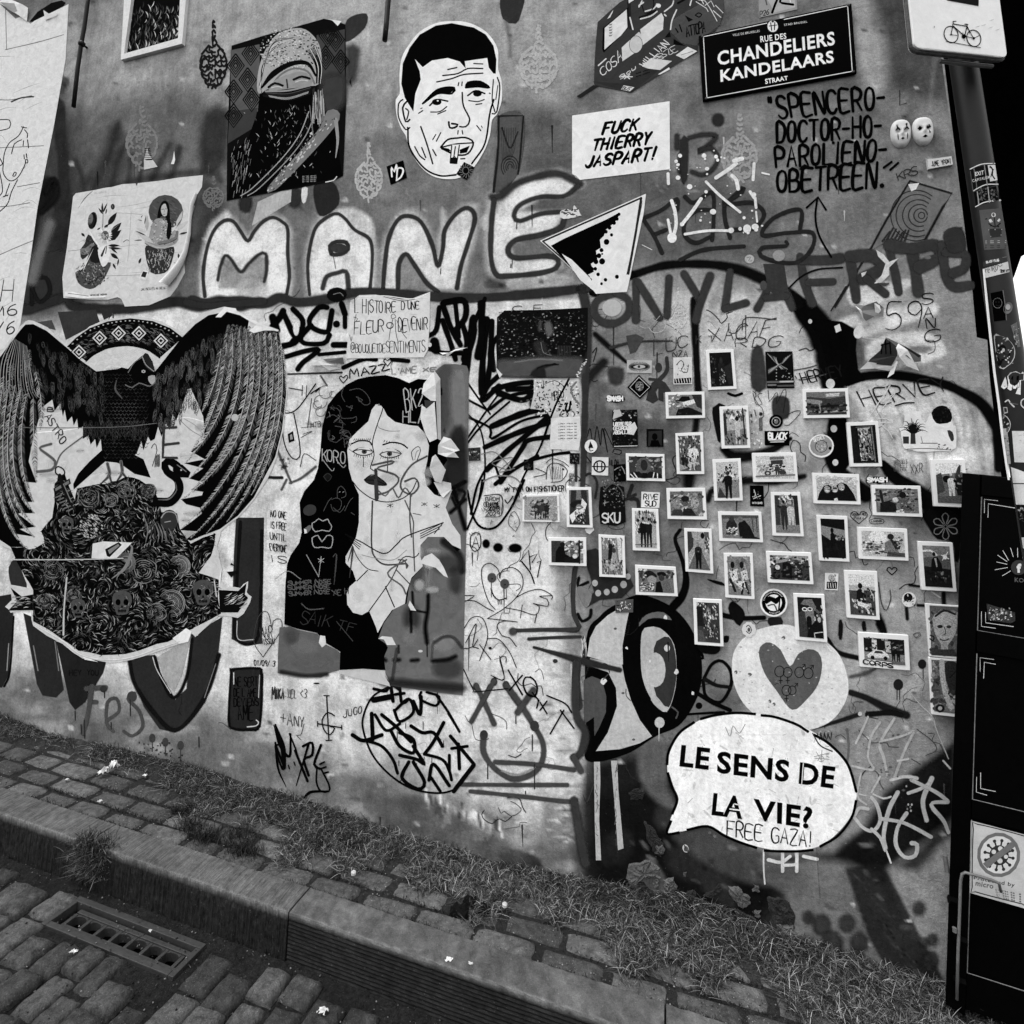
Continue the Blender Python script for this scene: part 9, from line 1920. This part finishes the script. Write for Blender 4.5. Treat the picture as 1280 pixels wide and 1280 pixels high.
def s2(a):
 gridpoly(a,[(318,515),(582,440),(603,590),(340,660)],24);bits(a,370,470,580,600,50,(60,110,90),6,18);a.S([(355,510),(372,640)],12,170,.4);a.S([(468,460),(485,620)],12,170,.4);a.S([(335,670),(420,625),(500,608)],10,215);a.S([(520,605),(600,600)],20,190);a.S([(320,500),(350,470)],8,190)
cyl(g4,'second dark band sticker just below the exit sticker on the pole','sticker',s2,'pole_sticker')
def s3(a):
 gridpoly(a,[(375,705),(608,685),(670,1115),(430,1130)],96);a.poly(circle(528,755,24),200);a.poly([(475,810),(500,795),(520,830),(490,838)],200);a.poly([(565,820),(590,790),(603,812),(585,830)],200);a.S([(535,780),(545,870)],10,30);a.S([(480,850),(545,885),(600,845)],12,36);a.S([(445,800),(500,790)],12,36);a.S([(500,870),(580,880)],14,14)
 gridpoly(a,[(478,905),(615,900),(612,985),(500,1000)],60,4);a.S([(478,915),(615,910)],10,165);a.S([(500,985),(608,970)],12,150)
 for y in(1035,1055,1085,1105):a.S([(438,y),(662,y-5)],5,190 if y<1060 else 60)
cyl(g4,'grey sticker of tulips in a striped pot on the pole','sticker',s3,'pole_sticker')
def s4(a):
 gridpoly(a,[(388,60),(625,0),(632,50),(395,108)],70);a.text('black flag',[(420,48),(545,22),(548,50),(425,72)],8,200,.4);a.S([(585,15),(625,8)],5,130)
 gridpoly(a,[(385,130),(640,55),(655,160),(415,220)],190);a.text('HAIRO',[(410,115),(530,85),(535,140),(420,165)],5,60,.5);a.S(circle(560,85,22,16,10),5,60);a.text('Zeit',[(560,140),(650,130),(650,155),(565,162)],9,30,.4);a.S([(440,165),(520,155)],5,60)
cyl(g5,'pale handwritten label on the pole above the cartoon-face sticker','sticker',s4,'pole_sticker')
def s5(a):
 gridpoly(a,[(465,370),(590,345),(620,640),(500,655)],9);a.ell(535,470,46,52,150);a.ell(520,460,10,10,30);a.ell(548,460,10,10,30);a.S([(520,490),(545,500),(565,490)],6,40);a.S([(590,345),(610,480),(625,640)],8,110);a.ell(640,520,44,60,110,20);a.up();a.ell(640,510,24,30,160)
cyl(g5,'worn black sticker with a small pale face on the pole','sticker',s5,'pole_sticker')
def s6(a):
 a.poly([(498,800),(560,795),(640,830),(700,900),(712,980),(690,1050),(640,1100),(555,1120)],165,True);a.up();a.poly([(520,960),(560,900),(600,890),(620,930),(590,960),(640,990),(660,960),(660,1000),(620,1030),(580,1050),(555,1110),(530,1050)],24,True);bits(a,520,820,690,1080,26,(190,140,60),5,14);a.ell(595,940,14,18,165)
cyl(g5,'large round grey sticker with a dark bird on the pole','sticker',s6,'pole_sticker')
cyl(g5,'narrow torn sticker at the right edge of the pole','sticker',lambda a:(gridpoly(a,[(668,695),(730,660),(765,905),(735,915)],110,4),bits(a,690,700,750,900,30,(170,60),4,10)),'pole_sticker')
def s7(a):
 for L in([(980,140),(910,300),(960,340),(1015,300),(1000,200)],):a.poly(L,205)
 a.poly([(1015,130),(1060,75),(1150,50),(1230,90),(1260,60),(1290,90),(1290,190),(1230,200),(1225,430),(1145,410),(1180,330),(1165,300),(1150,330),(1105,330),(1085,300),(1085,350),(1060,360),(1015,330),(1030,250),(1020,180)],212);a.up();a.poly([(1085,140),(1110,120),(1105,190),(1070,180)],12);a.poly([(1165,130),(1200,120),(1195,200),(1160,195)],12);a.ell(1130,260,14,28,30);a.ell(1060,215,10,12,30);a.S([(1100,200),(1100,330)],7,20);a.S([(1170,200),(1172,300),(1200,310),(1205,210)],7,20)
 a.S([(980,540),(1030,510),(1060,560),(1120,620)],22,190);a.S([(1060,550),(1100,570),(1180,580)],14,110,.3);a.S([(1290,490),(1240,520),(1235,590),(1280,640)],20,190)
cyl(f7,'white dripping letter sticker on the black part of the pole','sticker',s7,'pole_sticker')
def s8(a):gridpoly(a,[(945,625),(1010,625),(1025,715),(960,735)],170,3);gridpoly(a,[(960,640),(1000,640),(1010,700),(970,705)],60,3)
cyl(f7,'tiny framed sticker on the left edge of the pole','sticker',s8,'pole_sticker')
def s9(a):a.poly([(940,745),(980,755),(1040,820),(1065,900),(1050,980),(1010,1035),(1000,970),(930,970)],110,True);a.up();a.S([(950,748),(1010,785),(1055,860),(1060,930),(1040,1000),(1012,1035)],8,205);bits(a,940,780,1030,960,16,(170,60,190),8,24);gridpoly(a,[(925,970),(995,965),(1002,1070),(935,1085)],205,3)
cyl(f7,'half-round sticker with a pale rim on the left of the pole','sticker',s9,'pole_sticker')
def s10(a):gridpoly(a,[(568,0),(635,0),(668,318),(612,325)],185,4);a.poly([(592,35),(630,35),(650,170),(608,175)],40);bits(a,595,50,645,160,16,(150,200,20),4,12);a.ell(640,210,20,26,30);a.ell(636,200,12,10,210)
cyl(g6,'tall strip sticker with small pictures low on the pole','sticker',s10,'pole_sticker')
cyl(g6,'large blank white label low on the pole','sticker',lambda a:(gridpoly(a,[(680,-10),(860,-10),(870,305),(705,302)],200,5),creases(a,[(690,0),(830,0),(830,290),(710,290)],12,170,215,6)),'pole_sticker')
def s11(a):gridpoly(a,[(668,350),(860,420),(860,512),(690,510)],205,5);gridpoly(a,[(692,522),(860,522),(880,728),(720,725)],198,5)
cyl(g6,'cut white label in two parts at the bottom of the pole','sticker',s11,'pole_sticker')
cyl(g6,'dark photo sticker below the cut white label','sticker',lambda a:(gridpoly(a,[(725,735),(880,735),(900,1080),(775,1050)],26,5),bits(a,740,760,800,900,20,(110,60,180),6,16),gridpoly(a,[(775,1055),(850,1050),(860,1160),(790,1165)],190,3)),'pole_sticker')
pt=[(1229.5,337),(1233,372),(1238,420),(1243,465),(1249,508),(1253,545),(1258,580),(1261,600)]
MB().tube([atdepth(x,y,-.512)for x,y in pt],[.0022,.003,.003,.003,.003,.0028,.0028,.0024],6).build('white_strip',CARDM,pole)
# road sign
sgn=empty('road_sign',atdepth(1195,30,-.58));tagit(sgn,'white road sign plate with a black bicycle symbol at the top of the pole','road sign')
SGM=solid_mat('sign_enamel',222,.06,40,.4,.15,.001,.2)
BL=np.array(atdepth(1145,60,-.70));r_=ray(1258,72);tz=(BL[2]-CZ)/r_[2];BR_=np.array((r_[0]*tz,-D+r_[1]*tz,r_[2]*tz+CZ))
ux=(BR_-BL);wS=np.linalg.norm(ux);ux=ux/wS;uz=np.array((0,0,1.));ny=np.cross(ux,uz);ny=ny if ny[1]<0 else-ny
def onsign(px,py,off=0.0):
 r=ray(px,py);C0=np.array((0,-D,CZ));P0=BL+ny*off;t=((P0-C0)@ny)/(r@ny);return tuple(C0+r*t)
corner=[];rr=.018;Hs=.5;o0=BL-ux*.004;ww=wS+.008
for cx_,cz_,t0 in((rr,rr,math.pi),(ww-rr,rr,1.5*math.pi),(ww-rr,Hs-rr,0),(rr,Hs-rr,.5*math.pi)):
 for k in range(6):t=t0+k*math.pi/10;corner.append((cx_+rr*math.cos(t),cz_+rr*math.sin(t)))
fpt=[tuple(o0+ux*x+uz*z)for x,z in corner];bpt=[tuple(o0+ux*x+uz*z-ny*.022)for x,z in corner]
MB().quadbox(fpt,bpt).build('sign_plate',SGM,sgn,bevel=.002)
RUST=solid_mat('grimy_rim',96,.5,90,.7,.5,.003,.1)
MB().tube([tuple(np.array(p)-ny*.012)for p in fpt]+[tuple(np.array(fpt[0])-ny*.012)],.0065,8,False).build('sign_rim',RUST,sgn,True)
MB().tube([tuple(BR_*.35+BL*.65-ny*.03-uz*.006),tuple(BR_*.95+BL*.05-ny*.03-uz*.006)],.006,8).build('clamp_bar',ROD,sgn)
MB().tube([tuple(BL*.4+BR_*.6-ny*.02+uz*.06),(PX,PY-PR+.002,BL[2]+.06)],.012,8).build('clamp',IRON,sgn)
a=Art(0,f6,mp=onsign,off=.0012);a.DZ=2e-5
a.poly([(500,-60),(830,-60),(826,58),(510,0)],40);a.up()
for cx,cy,rx,ry in((552,344,70,82),(779,382,70,82)):a.S([(cx+rx*math.cos(t)+.12*rx*math.sin(t),cy+ry*math.sin(t))for t in np.linspace(0,2*math.pi,19)],9,14,closed=False)
for L,w in(([(552,344),(575,215)],8),([(570,214),(600,212)],8),([(572,238),(712,262)],8),([(576,262),(680,355)],9),([(712,262),(688,355)],9),([(712,262),(775,380)],6),([(688,360),(779,382)],6),([(690,240),(720,244)],9),([(712,240),(712,265)],7),([(552,346),(615,354)],5),([(779,382),(830,356)],6),([(740,330),(730,300),(712,275)],6),([(682,350),(684,410)],4),([(668,320),(672,340)],5),([(505,412),(845,476)],6)):a.S(L,w,14)
a.ell(680,362,22,22,14);a.ell(552,344,9,9,14);a.ell(779,382,13,13,14);a.ell(384,268,5,10,150)
for x,y in((820,265),(880,250),(950,275),(1020,295),(960,200)):a.S([(x-26,y+6),(x,y),(x+22,y-8)],[2,7,2],190,.5)
a.build('bicycle_symbol',GLOSS,sgn)

# ================================================================ GRASS, WEEDS, GRIT AND LITTER
def grass_mat():
 m,t=newmat('dry_grass');nn=N(t);g=nn.attr('Col');finish(nn,g,.9,None,None,spec=.05);return m
GRASS=grass_mat()
gr_=np.random.RandomState(5)
def bank_h(x,y):
 x=np.asarray(x);top=np.interp(x,bx,bz)+.008;g0=Z0+SL*x;wd=.14+.05*np.sin(x*3)+.03*np.sin(x*11);t=np.clip(-y/wd,0,1)
 return np.maximum(g0-.012+(np.maximum(top-g0,.01)+.012)*(1-t)**1.7,g0-.008)
def blades(name,xs,ys,hs,length,width,tone,lean,label,down=None):
 n=len(xs);az=gr_.uniform(0,2*np.pi,n);ln=gr_.uniform(*lean,n);L=gr_.uniform(*length,n)*gr_.uniform(.6,1.15,n);w=gr_.uniform(*width,n)
 dx,dy=np.cos(az),np.sin(az);base=np.stack([xs,ys,hs],1);V=np.zeros((n,7,3));side=np.stack([-dy,dx,np.zeros(n)],1)
 fall=gr_.uniform(.2,1.1,n)
 for k,t in enumerate((0,.4,.75,1)):
  hor=L*ln*(t**1.5);ver=L*(t*(1-.45*ln)-fall*ln*.5*t*t*t)
  p=base+np.stack([dx*hor,dy*hor,np.maximum(ver,.002+.004*t)],1)
  if k<3:ww=w*(1-.3*t);V[:,2*k]=p-side*ww[:,None]/2;V[:,2*k+1]=p+side*ww[:,None]/2
  else:V[:,6]=p
 V[:,:,1]=np.minimum(V[:,:,1],-.003)
 V=V.reshape(-1,3).astype(np.float32);b=np.arange(n)*7
 quads=np.concatenate([np.stack([b,b+1,b+3,b+2],1),np.stack([b+2,b+3,b+5,b+4],1)]).astype(np.int32);tri=np.stack([b+4,b+5,b+6],1).astype(np.int32)
 me=bpy.data.meshes.new(name);me.vertices.add(len(V));me.vertices.foreach_set('co',V.ravel());me.loops.add(quads.size+tri.size);me.loops.foreach_set('vertex_index',np.concatenate([quads.ravel(),tri.ravel()]))
 me.polygons.add(len(quads)+len(tri));me.polygons.foreach_set('loop_start',np.concatenate([np.arange(len(quads))*4,quads.size+np.arange(len(tri))*3]).astype(np.int32));me.update(calc_edges=True)
 tn=np.array([lin(v)for v in tone(n)]);at=me.attributes.new('Col','FLOAT','POINT');at.data.foreach_set('value',np.repeat(tn,7).astype(np.float32))
 me.materials.append(GRASS);o=bpy.data.objects.new(name,me);COL.objects.link(o);o['kind']='stuff'
 tagit(o,label);return o
def dens(x,y):
 a=np.interp(x,[-3.6,-2.6,-2.2,-1.9,-1.3,-1.0,-.5,.2,.7,1.1],[.11,.11,.18,.31,.36,.34,.33,.38,.46,.5])
 edge=a*(.7+.35*np.sin(x*7.3)*np.sin(x*17+1));return np.clip((edge+y)/.08,0,1)
def scatter(n,x0,x1,y0,y1,f):
 x=gr_.uniform(x0,x1,n);y=gr_.uniform(y0,y1,n);keep=gr_.rand(n)<f(x,y);return x[keep],y[keep]
x,y=scatter(200000,-3.9,1.3,-.46,-.004,dens);cl=(np.sin(x*23+2*np.sin(y*40))*np.sin(y*57+x*9)>-.55+.3*np.sin(x*6));x,y=x[cl],y[cl]
blades('dry_grass',x,y,bank_h(x,y),(.013,.066),(.001,.0023),lambda n:gr_.choice([36,56,78,100,128,160],n,p=[.2,.25,.22,.17,.11,.05]),(.5,1.35),'dry matted grass along the foot of the wall')
x,y=scatter(8000,-3.9,1.3,-.46,-.004,lambda x,y:dens(x,y)*.8);blades('dry_grass',x,y,bank_h(x,y)+.006,(.03,.075),(.0008,.0014),lambda n:gr_.choice([80,110,150,190],n),(.7,1.35),'pale straw lying over the grass')
cx=[(-1.93,-.27),(-1.72,-.25),(-1.83,-.30),(-1.63,-.31),(-2.04,-.2),(-1.4,-.16),(-1.28,-.12),(-2.2,-.49),(-2.14,-.50)];X=[];Y=[]
for(a_,b_)in cx:k=420;r_=gr_.normal(0,.024,(k,2));X+=list(a_+r_[:,0]*1.4);Y+=list(b_+r_[:,1])
X,Y=np.array(X),np.array(Y);blades('green_tufts',X,Y,bank_h(X,Y),(.02,.06),(.0012,.0024),lambda n:gr_.choice([22,34,48,66],n),(.2,.9),'dark green weed tufts between the paving blocks')
n=16000;X=gr_.uniform(-3.7,1.2,n);rows=np.array([-.372,-.292,-.197,-.102]);Y=rows[gr_.choice(4,n,p=[.5,.25,.15,.1])]+gr_.normal(0,.006,n)
kp=(np.sin(X*5.1+1)+np.sin(X*13.7)+gr_.normal(0,.5,n))>.35-.5*(X<-1.2);X,Y=X[kp],Y[kp];blades('joint_moss',X,Y,Z0+SL*X-.012,(.006,.022),(.0012,.0028),lambda n:gr_.choice([26,36,50,70],n),(.2,1.0),'moss and short weeds in the pavement joints')
n=2600;X=gr_.choice([-2.205,-2.16],n)+gr_.normal(0,.035,n);Y=np.full(n,-.497)+gr_.normal(0,.006,n);blades('kerb_weeds',X,Y,Z0+SL*X-gr_.uniform(0,.11,n),(.02,.07),(.001,.002),lambda n:gr_.choice([40,70,110,130],n),(.5,1.3),'weeds hanging over the kerb joint')
n=5000;X=gr_.uniform(-3.6,0,n);Y=gr_.uniform(-1.5,-.52,n);kp=(np.sin(X*19+Y*7)*np.sin(Y*23)>.35);X,Y=X[kp],Y[kp];blades('street_moss',X,Y,Z0+SL*X-.142,(.004,.014),(.0012,.0026),lambda n:gr_.choice([40,60,84,110],n),(.2,1.2),'moss between the cobbles')
# grit: small angular crumbs
def crumbs(name,X,Y,H,size,tones,label):
 n=len(X);oc=np.array([(1,0,0),(0,1,0),(-1,0,0),(0,-1,0),(0,0,.8),(0,0,-.5)],float);fc=np.array([(0,1,4),(1,2,4),(2,3,4),(3,0,4),(1,0,5),(2,1,5),(3,2,5),(0,3,5)])
 s_=gr_.uniform(*size,n)[:,None,None];V=oc[None]*s_*gr_.uniform(.5,1.3,(n,6,1));t=gr_.uniform(0,6.28,n);c,s2=np.cos(t)[:,None],np.sin(t)[:,None]
 V=np.stack([V[:,:,0]*c-V[:,:,1]*s2,V[:,:,0]*s2+V[:,:,1]*c,V[:,:,2]],2)+np.stack([X,Y,H],1)[:,None,:]
 F_=(fc[None]+(np.arange(n)*6)[:,None,None]).reshape(-1,3).astype(np.int32);me=bpy.data.meshes.new(name);me.vertices.add(n*6);me.vertices.foreach_set('co',V.reshape(-1).astype(np.float32));me.loops.add(F_.size);me.loops.foreach_set('vertex_index',F_.ravel())
 me.polygons.add(len(F_));me.polygons.foreach_set('loop_start',(np.arange(len(F_))*3).astype(np.int32));me.update(calc_edges=True)
 at=me.attributes.new('Col','FLOAT','POINT');at.data.foreach_set('value',np.repeat(np.array([lin(v)for v in gr_.choice(tones,n)]),6).astype(np.float32));me.materials.append(GRASS)
 o=bpy.data.objects.new(name,me);COL.objects.link(o);o['kind']='stuff';tagit(o,label)
n=5200;X=gr_.uniform(-3.8,1.2,n);Y=gr_.uniform(-.49,-.01,n);crumbs('grit',X,Y,bank_h(X,Y)+.004,(.001,.0034),[40,60,60,90,90,120,150],'grit and crumbs of render on the pavement')
n=5000;X=gr_.uniform(-3.6,.2,n);Y=gr_.uniform(-1.6,-.5,n);crumbs('gravel',X,Y,Z0+SL*X-.125-gr_.uniform(0,.022,n),(.0012,.0048),[30,40,50,60,80,100,130],'gravel between the cobbles')
# litter
def litter(name,px,py,size,g,label,cat,h=.01,seed=1,flat=.5,plane_h=0):
 r=random.Random(seed);p=onground(px,py,h+plane_h);v=[];f=[];n=7
 for j in range(n):
  for i in range(n):v.append((p[0]+(i/(n-1)-.5)*size*(1+r.uniform(-.3,.3)),p[1]+(j/(n-1)-.5)*size*.8*(1+r.uniform(-.3,.3)),p[2]+r.uniform(-1,1)*size*.25*flat+size*.22*flat*math.cos((i-3)/2)*math.cos((j-3)/2)))
 for j in range(n-1):
  for i in range(n-1):
   if(i in(0,n-2)or j in(0,n-2))and r.random()<.4:continue
   f.append((j*n+i,j*n+i+1,(j+1)*n+i+1,(j+1)*n+i))
 return tagit(mesh_obj(name,v,f,CRUMP,None,[lin(g*(1+r.uniform(-.2,.1)))for _ in v]),label,cat)
litter('crumpled_wrapper',130,964,.045,205,'crumpled silvery wrapper on the pavement, left end of the wall','litter',.02,1,1.1);litter('crumpled_wrapper',143,957,.05,215,'crumpled white tissue beside the silvery wrapper','litter',.025,2,1.2)
for i,(x,y,s_,g,nm)in enumerate(((181,969,.02,205,'small white paper scrap right of the tissue'),(84,974,.016,190,'tiny pale scrap near the left kerb stones'),(125,1001,.02,200,'tiny star-shaped pale scrap on the pavement'),(246,1002,.01,200,'pale crumb beside the weed tufts'),(561,1199,.022,210,'pale flake on the top of the kerb'),(588,1204,.014,200,'small pale flake right of the kerb flake'))):litter('paper_scrap',x,y,s_,g,nm,'litter',.006,10+i,.5)
litter('paper_scrap',92,1189,.022,205,'white scrap lying on the cobbles below the drain','litter',.004,20,.5,-.115);litter('paper_scrap',403,1263,.03,200,'flattened white butt on the cobbles','litter',.004,21,.3,-.115);litter('paper_scrap',188,1163,.012,190,'tiny pale scrap at the kerb beside the drain','litter',.004,22,.4,-.115)
for i,(x,y,s_,nm)in enumerate(((575,1132,.032,'dark clod of earth in the grass'),(588,1124,.026,'second dark clod touching the larger one'),(606,1133,.02,'small dark clod right of the larger ones'))):
 p=onground(x,y,.014);v,f=stone(s_*2,s_*1.6,s_*1.2,60+i,.3,.3,5);tagit(mesh_obj('earth_clod',[(p[0]+a_,p[1]+b_,p[2]+c_)for a_,b_,c_ in v],f,PIT),nm,'clod')
CAPM=solid_mat('scuffed_cap',180,.3,200)
for i,(x,y,nm)in enumerate(((442,1091,'white bottle cap in the grass near the middle'),(631,1131,'white pebble right of the dark clods'))):
 p=onground(x,y,.016);MB().tube([(p[0],p[1],p[2]-.005),(p[0],p[1],p[2]+.003),(p[0]+.001,p[1],p[2]+.007)],[.009,.0095,.005],12).build('bottle_cap',CAPM).name;o=bpy.context.scene.collection.objects[-1];tagit(o,nm,'litter')
p=onground(430,1086,.018);MB().tube([(p[0]-.03+.03*math.cos(t),p[1]+.012*math.sin(t),p[2]+.004*math.sin(2*t))for t in np.linspace(0,6.3,16)],.0012,6,False).build('wire_loop',ROD);tagit(bpy.context.scene.collection.objects[-1],'thin pale wire loop beside the bottle cap','wire')
RW.build()
